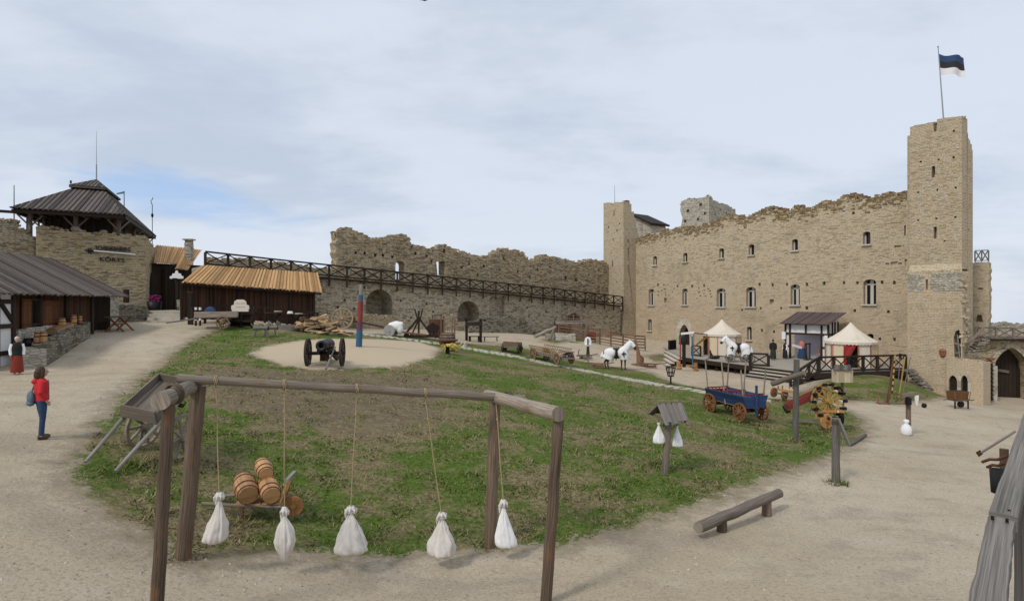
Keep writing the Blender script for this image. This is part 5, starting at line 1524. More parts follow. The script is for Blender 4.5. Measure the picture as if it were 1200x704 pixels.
    mb2 = MB(); masonry(mb2, NP, [(vb, -5), (va, -5)] + rag([(va, vz), (vb, vz + .03)], .4, .03, 6), [], 1.2)
    mb.build('long_wall', M['drystone'], tr, True); mb2.build('end_wall', M['keep'], tr, True)
    # fill and bench top
    mb3 = MB(); b0, b1 = NP.pt(va, vz - .06, .1), FPn.pt(ub, zb - .08, .05); c0 = WP.pt(WP.uz(20, 0)[0], 0, .1); c1 = WP.pt(WP.uz(106, 0)[0], 0, .1)
    fr_ = [NP.pt(va, vz - .05, .1), NP.pt(vb, vz - .05, .1)] + [FPn.pt(ua + (ub - ua) * k / 4, za + (zb - za) * k / 4 - .06, .1) for k in range(5)]
    bk_ = [WP.pt(*WP.uz(x, y), -.02) for x, y in ((20, 404), (40, 401), (50, 398), (65, 388.5), (80, 383), (93, 377.5), (106, 376))]
    mb3.sheet([fr_, bk_], False); mb3.build('bench_top', M['drystone'], tr, True)
    # pale stone plinth under the window
    pt = Plane(WP.pt(WP.uz(21, 0)[0], 0, -.22), WP.pt(WP.uz(70, 0)[0], 0, -.22))
    mb = MB(); ua2, ub2 = pt.uz(22, 0)[0], pt.uz(68, 0)[0]; z0, z1 = pt.uz(22, 386)[1], pt.uz(67, 380)[1]
    masonry(mb, pt, [(ub2, -4), (ua2, -4)] + rag([(ua2, z0), (ub2, z1)], .4, .03, 7), [], .2); mb.build('plinth', M['keep'], tr, True)
    global TAV; TAV = (WP, FPn, NP, za, zb, ua, ub, vz)
    # rough stone pier and low walls beyond the hut
    pr = thing('rough_pier', 'rough pale stone pier at the right end of the hut', 'wall', Gd(122, 39.6))
    q = Plane(P(113, 0, 38.6), P(139, 0, 41.0)); mb = MB(); a, c = q.uz(113, 0)[0], q.uz(139, 0)[0]
    masonry(mb, q, [(c, -4), (a, -4)] + rag([(a, q.uz(115, 349)[1]), (c, q.uz(139, 352)[1])], .3, .05, 3), [], 1.0); mb.build('wall', M['keep'], pr, True)
    lw = thing('low_stone_wall', 'low dark dry stone wall between the hut and the stone steps', 'wall', Gd(155, 42))
    q = Plane(P(138, 0, 41.6), P(172, 0, 44.2)); mb = MB(); a, c = q.uz(138, 0)[0], q.uz(172, 0)[0]
    masonry(mb, q, [(c, -4), (a, -4)] + rag([(a, q.uz(138, 358)[1]), (c, q.uz(172, 360)[1])], .3, .05, 3), [], .8); rubble(mb, q, [(a, q.uz(138, 358)[1]), (c, q.uz(172, 360)[1])], 26, .2, .7, 3); mb.build('wall', M['drystone'], lw, True)
    crest_post(113.5, None, 337, 38.0, 'dark post with a white carved crest at the right end of the hut')
tavern()

# ------------------------------------------------------------------ stage along the castle range
DZ = -5.2
F1, F2, F3 = Pz(799, 418, DZ), Pz(885, 429, DZ), Pz(953, 437, DZ)
F4 = Pz(1061, 433.5, DZ)
def castle_pt(px, z, off=.02): return CW.pt(CW.uz(px, 0)[0], z, -off)
def stage():
    root = thing('timber_stage', 'long dark timber stage with broad steps along the foot of the castle range', 'stage', Vector((F2.x, F2.y, -6.3)))
    B1 = castle_pt(770, DZ); B4 = castle_pt(1066, DZ)
    F12 = F1.lerp(F2, .0)
    poly = [F1, F2, F3, F4, B4, B1]
    # deck boards run along the front, clipped to the plan with a filled sheet and shallow joints in the material
    mb = MB(); mb.add([p.copy() for p in poly] + [p - Z * .12 for p in poly], [tuple(range(6)), tuple(range(11, 5, -1))] + [(i, i + 6, (i + 1) % 6 + 6, (i + 1) % 6) for i in range(6)])
    mb.build('deck', wood('bleached_deck_boards', (.33, .29, .24), (.46, .41, .34), var=.3), root, True)
    mb = MB(); o = Vector((-.05, -.05, 0))
    for a, c in ((F1, F2), (F2, F3), (F3, F4)): mb.beam(a + o - Z * .2, c + o - Z * .2, .1, .36)
    mb.build('edge_beam', M['darkwood'], root, True)
    mb = MB()
    for a, c in ((F1, F2), (F3, F4)):
        n = 34 if a is F3 else 0
        for i in range(n):
            p, q = a.lerp(c, i / n), a.lerp(c, (i + .96) / n); p.z = q.z = DZ - .95; mb.beam(p + Vector((.1, .1, 0)), q + Vector((.1, .1, 0)), .04, 1.2)
    mb.build('skirt_boards', M['darkwood'], root, True)
    for k in range(9):
        p = F1.lerp(F2, k / 8); mb = MB(); mb.beam(Vector((p.x, p.y, H(p.x, p.y) - .2)) + Vector((.1, .05, 0)), Vector((p.x, p.y, DZ - .38)) + Vector((.1, .05, 0)), .16, .16, up=Vector((1, 0, 0))); mb.build('post', M['darkwood'], root, True)
    # right-hand flight
    d = (F3 - F2).normalized(); out = Vector((d.y, -d.x, 0))
    if out.dot(Vector((-1, -1, 0))) < 0: out = -out
    n = 6
    for i in range(1, n):
        z = DZ - i * .2; a = F2 + out * (i * .36 - .15); c = F3 + out * (i * .36 - .15); a.z = c.z = z
        mb = MB(); mb.beam(a + d * .05, c - d * .05, .36, .07); mb.build('tread', M['deckstep'], root, True)
        mb = MB(); a = F2 + out * ((i - 1) * .36 + .03); c = F3 + out * ((i - 1) * .36 + .03); a.z = c.z = z + .1; mb.beam(a + d * .06, c - d * .06, .03, .135); mb.build('riser', M['darkwood'], root, True)
    # left-hand flight at the far end
    lf = (B1 - F1).normalized(); ol = Vector((lf.y, -lf.x, 0))
    if ol.x > 0: ol = -ol
    for i in range(1, 5):
        z = DZ - i * .16; a = F1 + ol * (i * .42 - .2); c = F1.lerp(B1, .5) + ol * (i * .42 - .2); a.z = c.z = z
        a2 = a - lf * .42 * i
        mb = MB(); mb.beam(a2, c, .44, .07); mb.build('tread', M['deckstep'], root, True)
        mb = MB(); k = ol * .24; a3, c3 = a2 - k, c - k; a3.z = c3.z = z + .08; mb.beam(a3, c3, .03, .1); mb.build('riser', M['darkwood'], root, True)
    # front returns of the far flight
    f12 = (F2 - F1).normalized(); o2 = Vector((f12.y, -f12.x, 0))
    if o2.x > 0: o2 = -o2
    # railings
    q = thing('stage_railing', 'dark timber stage railing of crossed braces in front of the right hand tent', 'railing', F3.lerp(F4, .5))
    s0 = Pz(966, 435.5, DZ)
    railing(q, lambda t: F3.lerp(F4, .06 + .94 * t) + Z * .02, 6, 1.1, M['darkwood'], .17, .13, lowrail=.1)
    q = thing('stair_railing', 'sloping dark timber railing down the right side of the stage steps', 'railing', F3 + out)
    s0 = F3.lerp(F4, .05); s1 = F3 + out * 2.1 + Vector((-.2, 0, 0)); s1.z = DZ - 1.1
    railing(q, lambda t: s0.lerp(s1, t), 3, 1.05, M['darkwood'], .15, .13, lowrail=.1)
    q = thing('short_railing', 'short dark crossed railing at the stage edge beside the wheeled white horse', 'railing', F2)
    s0 = F2 - d * .15 + Z * .01; s1 = Pz(880, 428, DZ) + Vector((-.05, 0, 0)); s1 = F2.lerp(F1, .02); a = Pz(900.5, 429.5, DZ); c = Pz(879, 428.4, DZ)
    railing(q, lambda t: c.lerp(a, t), 1, .98, M['darkwood'], .17, .14, lowrail=.1)
    q = thing('entry_fence', 'black boarded fence panels on the stage beside the pointed castle door', 'fence', Pz(795, 412, DZ))
    a, c = Pz(783.5, 410, DZ), Pz(792, 409, DZ)
    mb = MB(); n = 7
    for i in range(n): p = a.lerp(c, (i + .5) / n); mb.beam(p + Z * .02, p + Z * 1.0, .05, (c - a).length / n - .01, up=(c - a).cross(Z))
    mb.build('board_panel', M['iron'], q, True)
    a, c = Pz(811, 416.5, DZ), Pz(821, 417.8, DZ)
    railing(q, lambda t: a.lerp(c, t), 1, .95, M['darkwood'], .13, .11, lowrail=.1)
M['deckstep'] = wood('worn_step_boards', (.40, .35, .29), (.55, .495, .42), var=.3)
stage()

def tent(px, yb, d, r, zap, zeave, label, flap):
    c = P(px, 0, d); c.z = DZ
    t = thing('striped_tent', label, 'tent', c)
    n = 12; ph = math.atan2(-c.y, -c.x)
    ha, he = zap - DZ, zeave - DZ
    def ring(rr, z, nn): return [(rr * math.cos(ph + 6.2832 * (k + .5) / nn), rr * math.sin(ph + 6.2832 * (k + .5) / nn), z) for k in range(nn)]
    mb = MB(); prof = [(r * 1.07, he - .02), (r * .72, he + (ha - he) * .24), (r * .42, he + (ha - he) * .50), (r * .18, he + (ha - he) * .77), (.02, ha)]
    Mr = Matrix.Rotation(ph + 6.2832 / n / 2, 4, 'Z')
    mb.lathe(prof, n, Mr, False, None, False, False); mb.build('roof', M['canvas'], t)
    mb = MB()
    for k in range(n):
        a0, a1 = ph + 6.2832 * (k + .5) / n, ph + 6.2832 * (k + 1.5) / n
        p0, p1 = Vector((math.cos(a0), math.sin(a0), 0)) * r * 1.075, Vector((math.cos(a1), math.sin(a1), 0)) * r * 1.075
        m = 4
        for j in range(m):
            q0, q1 = p0.lerp(p1, j / m), p0.lerp(p1, (j + 1) / m); top, bot = he - .03, he - .2
            V = [q0 + Z * top, q1 + Z * top, q1 + Z * (bot + .04), q0.lerp(q1, .5) + Z * (bot - .03), q0 + Z * (bot + .04)]
            mb.add(V, [(0, 1, 2, 3, 4)])
    mb.build('valance', M['canvas'], t)
    mats = ['canvasbuff', 'pinkcloth', 'canvas', 'canvasbuff', 'pinkcloth', 'canvasbuff']
    open_k = 11 if flap else 9
    for k in range(n):
        a0, a1 = ph + 6.2832 * (k + .5) / n, ph + 6.2832 * (k + 1.5) / n
        p0, p1 = Vector((math.cos(a0), math.sin(a0), 0)) * r, Vector((math.cos(a1), math.sin(a1), 0)) * r
        if k == open_k: continue
        mb = MB(); g_ = []
        for zz in (0, he * .33, he * .66, he):
            row = []
            for j in range(7):
                q = p0.lerp(p1, j / 6); q = q * (1 + .012 * math.sin(j * 2.1 + k)); row.append(q + Z * zz)
            g_.append(row)
        mb.sheet(g_, True, None, .012)
        stripe = M['canvas'] if k % 3 == 0 else (M['canvasbuff'] if k % 3 == 1 else M['canvas'])
        mb.build('wall_panel', stripe, t)
        for f in ((.03, .12),):
            mb = MB(); q0, q1 = p0.lerp(p1, f[0]) * 1.03, p0.lerp(p1, f[1]) * 1.03
            mb.sheet([[q0 + Z * .03, q1 + Z * .03], [q0 + Z * (he - .05), q1 + Z * (he - .05)]], False, None, .008); mb.build('red_stripe', M['pinkcloth'], t)
    mb = MB(); mb.lathe([(r * .8, .05), (r * .8, he)], 10); mb.build('shade_cylinder', M['dark'], t)  # near-black cylinder standing in for the shade inside the tent
    for k in range(n):
        a0 = ph + 6.2832 * (k + .5) / n; p0 = Vector((math.cos(a0), math.sin(a0), 0)) * r * 1.05
        if k % 2 == 0: mb = MB(); mb.cyl(p0, p0 + Z * he, .035, .035, 6); mb.build('pole', M['honey'], t)
    mb = MB(); mb.cyl((0, 0, ha - .1), (0, 0, ha + .2), .03, .02, 6); mb.build('finial', M['honey'], t)
    if flap:
        a0, a1 = ph + 6.2832 * (open_k + .5) / n, ph + 6.2832 * (open_k + 1.5) / n
        p0, p1 = Vector((math.cos(a0), math.sin(a0), 0)) * r * 1.02, Vector((math.cos(a1), math.sin(a1), 0)) * r * 1.02
        L_, R_ = (p0, p1)
        mb = MB(); rows = []
        for i in range(7):
            f = i / 6; row = []
            for j in range(7): q = L_.lerp(R_, (j / 6) * (1 - f * .85) - .0); q = q * (1 + .03 * math.sin(j * 1.7 + f * 3)); row.append(q + Z * (he - .12 - (he - .4) * f))
            rows.append(row)
        mb.sheet(rows, True, None, .01); mb.build('door_curtain', M['redcloth'], t)
    return t
tent(846, 0, 58.2, 1.68, P(0, 374, 58.2).z, P(0, 391.5, 57.2).z, 'cream pavilion tent on the stage beside the wheeled white horse', False)
tent(997, 0, 48.6, 1.82, P(0, 377.5, 48.6).z, P(0, 400.5, 47.4).z, 'cream tent with a red door curtain behind the right hand railing', True)

def stage_hut():
    z = DZ
    a, c = P(920.5, 0, 55.3), P(971, 0, 52.6); a.z = c.z = z
    q = Plane(a, c); root = thing('half_timbered_booth', 'half timbered stage booth with brown board roof and pale backdrop against the castle', 'booth', a.lerp(c, .5))
    W = q.L; he = P(0, 379.5, 54).z - z; hr = P(0, 365.8, 56.5).z - z
    dep = 2.0
    mb = MB()
    ea, ec = q.pt(-.35, z + he, -.55), q.pt(W + .2, z + he, -.55); ra, rc = q.pt(.15, z + hr, dep), q.pt(W + .75, z + hr, dep)
    planked(mb, ea, ec, rc, ra, 30, .05); mb.build('roof', M['stageroof'], root, True)
    zz = lambda y, px=945: P(px, y, q.d(px)).z
    mb = MB(); mb.add([q.pt(0, z, dep - .05), q.pt(W, z, dep - .05), q.pt(W, z + he + .4, dep - .05), q.pt(0, z + he + .4, dep - .05)], [(0, 1, 2, 3)]); mb.build('backdrop', M['backdrop'], root, True)
    lint = z + he * .72
    def u(px): return q.uz(px, 0)[0]
    def panel(u0, u1, z0, z1):
        mb = MB(); V = [q.pt(u0, z0, .0), q.pt(u1, z0, 0), q.pt(u1, z1, 0), q.pt(u0, z1, 0)] + [q.pt(u0, z0, .1), q.pt(u1, z0, .1), q.pt(u1, z1, .1), q.pt(u0, z1, .1)]
        mb.add(V, [(0, 1, 2, 3), (7, 6, 5, 4), (0, 4, 5, 1), (1, 5, 6, 2), (2, 6, 7, 3), (3, 7, 4, 0)]); mb.build('plaster_panel', M['plaster'], root, True)
    panel(0, W, lint, z + he + .05); panel(0, u(926), z, lint); panel(u(963), W, z, lint)
    mb = MB()
    for x in (920.7, 926, 963, 970.8): mb.beam(q.pt(u(x), z, -.02), q.pt(u(x), z + he, -.02), .14, .15, up=q.U)
    for x in (944.5,): mb.beam(q.pt(u(x), lint, -.02), q.pt(u(x), z + he, -.02), .14, .14, up=q.U)
    for zz_ in (lint, z + he): mb.beam(q.pt(0, zz_, -.035), q.pt(W, zz_, -.035), .14, .16)
    mb.beam(q.pt(0, z + he * .36, -.03), q.pt(u(926), z + he * .36, -.03), .13, .12); mb.beam(q.pt(u(963), z + he * .36, -.03), q.pt(W, z + he * .36, -.03), .13, .12)
    mb.build('timber_frame', M['darkwood'], root, True)
    # right return wall
    sp_ = Plane(q.pt(W + .02, 0, .1), q.pt(W + .02, 0, dep))
    mb = MB(); V = [q.pt(W + .02, z, .12), q.pt(W + .02, z, dep), q.pt(W + .02, z + hr - .2, dep), q.pt(W + .02, z + he, .12)]; mb.add(V, [(0, 1, 2, 3)]); mb.build('side_wall', M['plaster'], root, True)
    mb = MB()
    for f in (.36, .72): mb.beam(q.pt(W + .05, z + he * f, .1), q.pt(W + .05, z + he * f, dep), .1, .14)
    for b_ in (.7, 1.3, dep): mb.beam(q.pt(W + .05, z, b_), q.pt(W + .05, z + he + .2, b_), .1, .14, up=q.U)
    mb.build('side_frame', M['darkwood'], root, True)
    mb = MB(); mb.beam(q.pt(u(919.5), z + he * .55, -.2), q.pt(u(919.5), z + he * .76, -.2), .06, .34, up=q.U); mb.beam(q.pt(u(969), z + he * .52, -.2), q.pt(u(969), z + he * .7, -.2), .06, .26, up=q.U); mb.build('white_lantern', M['white'], root, True)
    # costume stand, frame and chair inside
    t = thing('costume_stand', 'costume stand with a faded red coat and blue skirt inside the stage booth', 'clothes stand', q.pt(u(937), z, .6))
    mb = MB(); mb.lathe([(.42, .05), (.36, .5), (.2, .95)], 12, None, True, None, True, True, 1.0, lambda a, i: 1 + .1 * math.sin(a * 6)); mb.build('blue_skirt', M['jeans'], t)
    mb = MB(); mb.lathe([(.2, .95), (.27, 1.25), (.24, 1.5), (.1, 1.62)], 12); mb.beam((-.45, 0, 1.1), (.1, 0, 1.45), .14, .16); mb.build('red_coat', M['pinkcloth'], t)
    mb = MB(); mb.beam((-.9, -.1, 1.2), (-.1, -.1, .95), .14, .2); mb.build('white_sleeve', M['white'], t)
    t = thing('mirror_stand', 'slim dark upright open frame standing at the front of the stage booth', 'stand', q.pt(u(949.5), z, -.5), CWang + math.pi / 2)
    mb = MB()
    for s in (-.3, .3): mb.beam((s, 0, .0), (s, 0, 1.38), .08, .08); mb.beam((s, -.25, .04), (s, .25, .04), .08, .07)
    mb.beam((-.38, 0, 1.42), (.38, 0, 1.42), .08, .09); mb.build('frame', M['darkwood'], t)
    t = thing('wooden_chair', 'pale bent wood chair inside the right side of the stage booth', 'chair', q.pt(u(958.5), z, .7), .6)
    for sx in (-.22, .22):
        for sy in (-.2, .2): mb = MB(); mb.cyl((sx, sy, 0), (sx * .9, sy * .9, .46), .025, .025, 6); mb.build('leg', M['honey'], t)
    mb = MB(); mb.box((0, 0, .48), (.5, .46, .05)); mb.build('seat', M['honey'], t)
    mb = MB(); mb.tube([(-.22, .2, .5), (-.24, .26, 1.05), (0, .3, 1.2), (.24, .26, 1.05), (.22, .2, .5)], .025, 6); [mb.cyl((x, .2, .5), (x, .28, 1.12), .015, .015, 5) for x in (-.1, 0, .1)]; mb.build('backrest', M['honey'], t)
CWang = math.atan2(CW.U.y, CW.U.x)
stage_hut()

# ------------------------------------------------------------------ stock pen at the far corner
def pen():
    root = thing('stock_pen_fence', 'weathered brown post and rail fence of the stock pen in the far corner', 'fence', Gd(705, 64))
    pts = [Gd(655, 65), Gd(672, 64.4), Gd(688, 63.8), Gd(703, 63.3), Gd(716, 62.8), Gd(730, 62.6), Gd(744, 62.4), Gd(756, 63.6)]
    for i, p in enumerate(pts):
        mb = MB(); mb.log(p - Z * .2, p + Z * (1.55 if i < 4 else 1.4), .075, .07, 7, 3); mb.build('post', M['rustwood'], root, True)
    for a, c in zip(pts, pts[1:]):
        for h in (.3, .6, .9, 1.2, 1.45): mb = MB(); mb.beam(a + Z * h, c + Z * (h + random.uniform(-.03, .03)), .05, .12); mb.build('rail', M['rustwood'], root, True)
    sh = thing('pen_shelter', 'low open animal shelter with a flat board roof beside the curtain wall', 'shelter', Gd(668, 66.5))
    a, c = P(651.5, 379.5, 66), P(686, 378.8, 66.5)
    for f in (.02, .5, .98):
        for bk in (0, 1.6): p = a.lerp(c, f) + Vector((0, bk, 0)); mb = MB(); mb.log(Vector((p.x, p.y, H(p.x, p.y) - .2)), Vector((p.x, p.y, a.z - .08)), .08, .08, 7, 3); mb.build('post', M['oldwood'], sh, True)
    mb = MB(); nn = 12
    for i in range(nn): p = a.lerp(c, (i + .5) / nn); mb.beam(p + Vector((0, -.4, .0)), p + Vector((0, 2.2, .25)), (c - a).length / nn - .01, .06)
    mb.build('roof', M['greywood'], sh, True)
    lf = thing('hay_rack', 'slatted wooden hay rack on the shelter roof below the small arch', 'rack', P(672, 378, 66.6))
    for y in (369.5, 373, 376.5): mb = MB(); mb.beam(P(661, y, 66.6), P(683, y + .3, 66.9), .05, .1); mb.build('slat', M['rustwood'], lf, True)
    for x in (663, 672, 681): mb = MB(); mb.beam(P(x, 368.5, 66.65), P(x, 378.5, 66.65), .08, .08, up=Vector((1, 0, 0))); mb.build('upright', M['oldwood'], lf, True)
    rb = thing('red_barrel', 'red brown barrel lying in the shadow of the pen shelter', 'barrel', Gd(693, 65) + Z * .75)
    mb = MB(); mb.lathe([(.40, -.6), (.5, 0), (.40, .6)], 14, Matrix.Rotation(R(90), 4, 'X')); mb.build('staves', M['redpaint'], rb)
    for z in (-.45, .45): mb = MB(); mb.lathe([(.445, z - .04), (.455, z + .04)], 14, Matrix.Rotation(R(90), 4, 'X')); mb.build('hoop', M['iron'], rb)
    mb = MB(); mb.beam((-.4, 0, -.75), (-.4, 0, -.4), .1, .5); mb.beam((.4, 0, -.75), (.4, 0, -.4), .1, .5); mb.build('cradle', M['oldwood'], rb)
M['rustwood'] = wood('red_brown_fence_wood', (.125, .065, .040), (.26, .155, .10), var=.5)
pen()
# ------------------------------------------------------------------ kit for the props
def wheel(parent, c, axis, r, mat, spokes=10, w=.08, rim=.09, solid=False, name='wheel', hub=.12):
    axis = Vector(axis).normalized(); c = Vector(c)
    a = (Vector((0, 0, 1)) - axis * axis.z).normalized(); b_ = axis.cross(a)
    mb = MB(); n = 28
    if solid:
        q = axis.to_track_quat('Z', 'Y').to_matrix().to_4x4(); q.translation = c
        mb.lathe([(r * .96, -w / 2), (r, -w * .2), (r, w * .2), (r * .96, w / 2)], n, q, False)
        mb.lathe([(r * .24, -w), (r * .24, w)], 12, q, False)
        mb.beam(c + a * r * .85 + axis * w * .55, c - a * r * .85 + axis * w * .55, r * .2, .03, up=axis); mb.beam(c + a * r * .85 - axis * w * .55, c - a * r * .85 - axis * w * .55, r * .2, .03, up=axis)
        return mb.build(name, mat, parent)
    def P2(an, rr, o): return c + a * (math.cos(an) * rr) + b_ * (math.sin(an) * rr) + axis * o
    for i in range(n):
        a0, a1 = 6.28319 * i / n, 6.28319 * (i + 1) / n
        V = [P2(an, rr, o) for an in (a0, a1) for rr in (r - rim, r) for o in (-w / 2, w / 2)]
        mb.add(V, [(0, 1, 5, 4), (2, 6, 7, 3), (0, 4, 6, 2), (1, 3, 7, 5)], None, False, None, .5)
    for i in range(spokes):
        an = 6.28319 * (i + .5) / spokes
        mb.beam(P2(an, hub * .7, 0), P2(an, r - rim * .7, 0), .045 + r * .03, .045 + r * .02, up=axis)
    o = mb.build(name, mat, parent)
    mb = MB(); mb.tube([c - axis * w * 1.3, c - axis * w * .6, c + axis * w * .6, c + axis * w * 1.3], [hub * .7, hub, hub, hub * .7], 10); h = mb.build('hub', mat, o)
    return o

def barrel_into(parent, c, axis, r, h, mat=None, hoops=(.08, .3, .7, .92)):
    axis = Vector(axis).normalized(); q = axis.to_track_quat('Z', 'Y').to_matrix().to_4x4(); q.translation = Vector(c)
    mb = MB(); n = 16
    pr = [(r * (.80 + .20 * math.sin(math.pi * t)), h * t) for t in (0, .12, .25, .4, .5, .6, .75, .88, 1)]
    for k in range(n):
        V = []; FA = []; UV = []
        a0, a1 = 6.2832 * k / n + .012, 6.2832 * (k + 1) / n - .012
        for rr, z in pr: V += [Vector((math.cos(a0) * rr, math.sin(a0) * rr, z)), Vector((math.cos(a1) * rr, math.sin(a1) * rr, z))]
        o = random.uniform(0, 20)
        for i in range(len(pr) - 1):
            FA.append((2 * i, 2 * i + 1, 2 * i + 3, 2 * i + 2)); UV.append([(pr[i][1] + o, o), (pr[i][1] + o, o + .1), (pr[i + 1][1] + o, o + .1), (pr[i + 1][1] + o, o)])
        mb.add(V, FA, UV, True, q)
    mb.lathe([(rr * .985, z) for rr, z in pr], n, q, True)
    st = mb.build('staves', mat or M['barrel'], parent)
    for i, t in enumerate(hoops):
        rr = r * (.80 + .20 * math.sin(math.pi * t)); mb = MB(); mb.lathe([(rr * 1.0, h * t - .035 * h - .006), (rr * 1.025, h * t - .03 * h), (rr * 1.025, h * t + .03 * h), (rr * 1.0, h * t + .035 * h + .006)], n, q, False, None, False, False); mb.build('hoop', M['rust'], parent)
    for z, s in ((h * .03, -1), (h * .97, 1)):
        mb = MB(); n_ = 5
        R0 = r * .80
        for k in range(n_):
            y0, y1 = -R0 + 2 * R0 * k / n_, -R0 + 2 * R0 * (k + .97) / n_
            pts = []
            for y in (y0, (y0 + y1) / 2, y1): pts.append((math.sqrt(max(0, R0 * R0 - y * y)), y))
            V = [Vector((x, y, z)) for x, y in pts] + [Vector((-x, y, z)) for x, y in pts[::-1]]
            mb.add(V, [tuple(range(6))], None, False, q)
        mb.build('head', M['barrelend'], parent)
    return st

def barrel(label, loc, r, h, axis=(0, 0, 1), group=None, mat=None):
    t = thing('barrel', label, 'barrel', loc, 0, group)
    barrel_into(t, (0, 0, 0), axis, r, h, mat); return t

def sack_mesh(parent, top, w, d, h, seed, fold=.08, mat=None, taper=.25, name='cloth', flat=.0, tip=0.0):
    """tied sack hanging below 'top'; full at the bottom"""
    r = random.Random(seed); n = 64; m = 24; V, FA = [], []
    ph = [r.uniform(0, 6.28) for _ in range(5)]
    for i in range(m + 1):
        t = i / m
        prof = [(0, .17), (.05, .24), (.09, .16), (.12, .10), (.16, .16), (.3, .36), (.5, .62), (.7, .86), (.85, .99), (.93, .97), (.98, .72), (1, .02)]
        if taper > .5: prof = [(0, .2), (.06, .30), (.1, .2), (.14, .14), (.2, .3), (.34, .7), (.5, .95), (.62, 1.0), (.74, .86), (.86, .55), (.95, .25), (1, .03)]
        k = interp(prof, t)
        for j in range(n):
            an = 6.2832 * j / n
            f = 1 + fold * (1 - t * .6) * (math.sin(an * 8 + ph[0] + t) * .6 + math.sin(an * 13 + ph[1] - t) * .5) + .05 * math.sin(an * 2 + ph[2] + t * 2) + .03 * math.sin(an * 3 + ph[3] + 5 * t)
            f *= 1 + .17 * noise.noise(Vector((math.cos(an) * 1.6 + seed, math.sin(an) * 1.6, t * 4))) + .10 * noise.noise(Vector((math.cos(an) * 4, math.sin(an) * 5 + seed, t * 9)))
            sag = 0
            if t > .8 and flat: sag = flat * (math.cos(an * 2 + ph[4]) * .5) * (t - .8) * 2
            V.append(Vector((math.cos(an) * w / 2 * k * f + tip * max(0, t - .3) ** 1.5, math.sin(an) * d / 2 * k * f, -h * t - sag)))
    for i in range(m):
        for j in range(n): FA.append((i * n + j, i * n + (j + 1) % n, (i + 1) * n + (j + 1) % n, (i + 1) * n + j))
    mb = MB(); mb.add([Vector(top) + v for v in V], FA, None, True)
    # turned-over collar above the tie
    pts = []
    return mb.build(name, mat or M['sack'], parent)

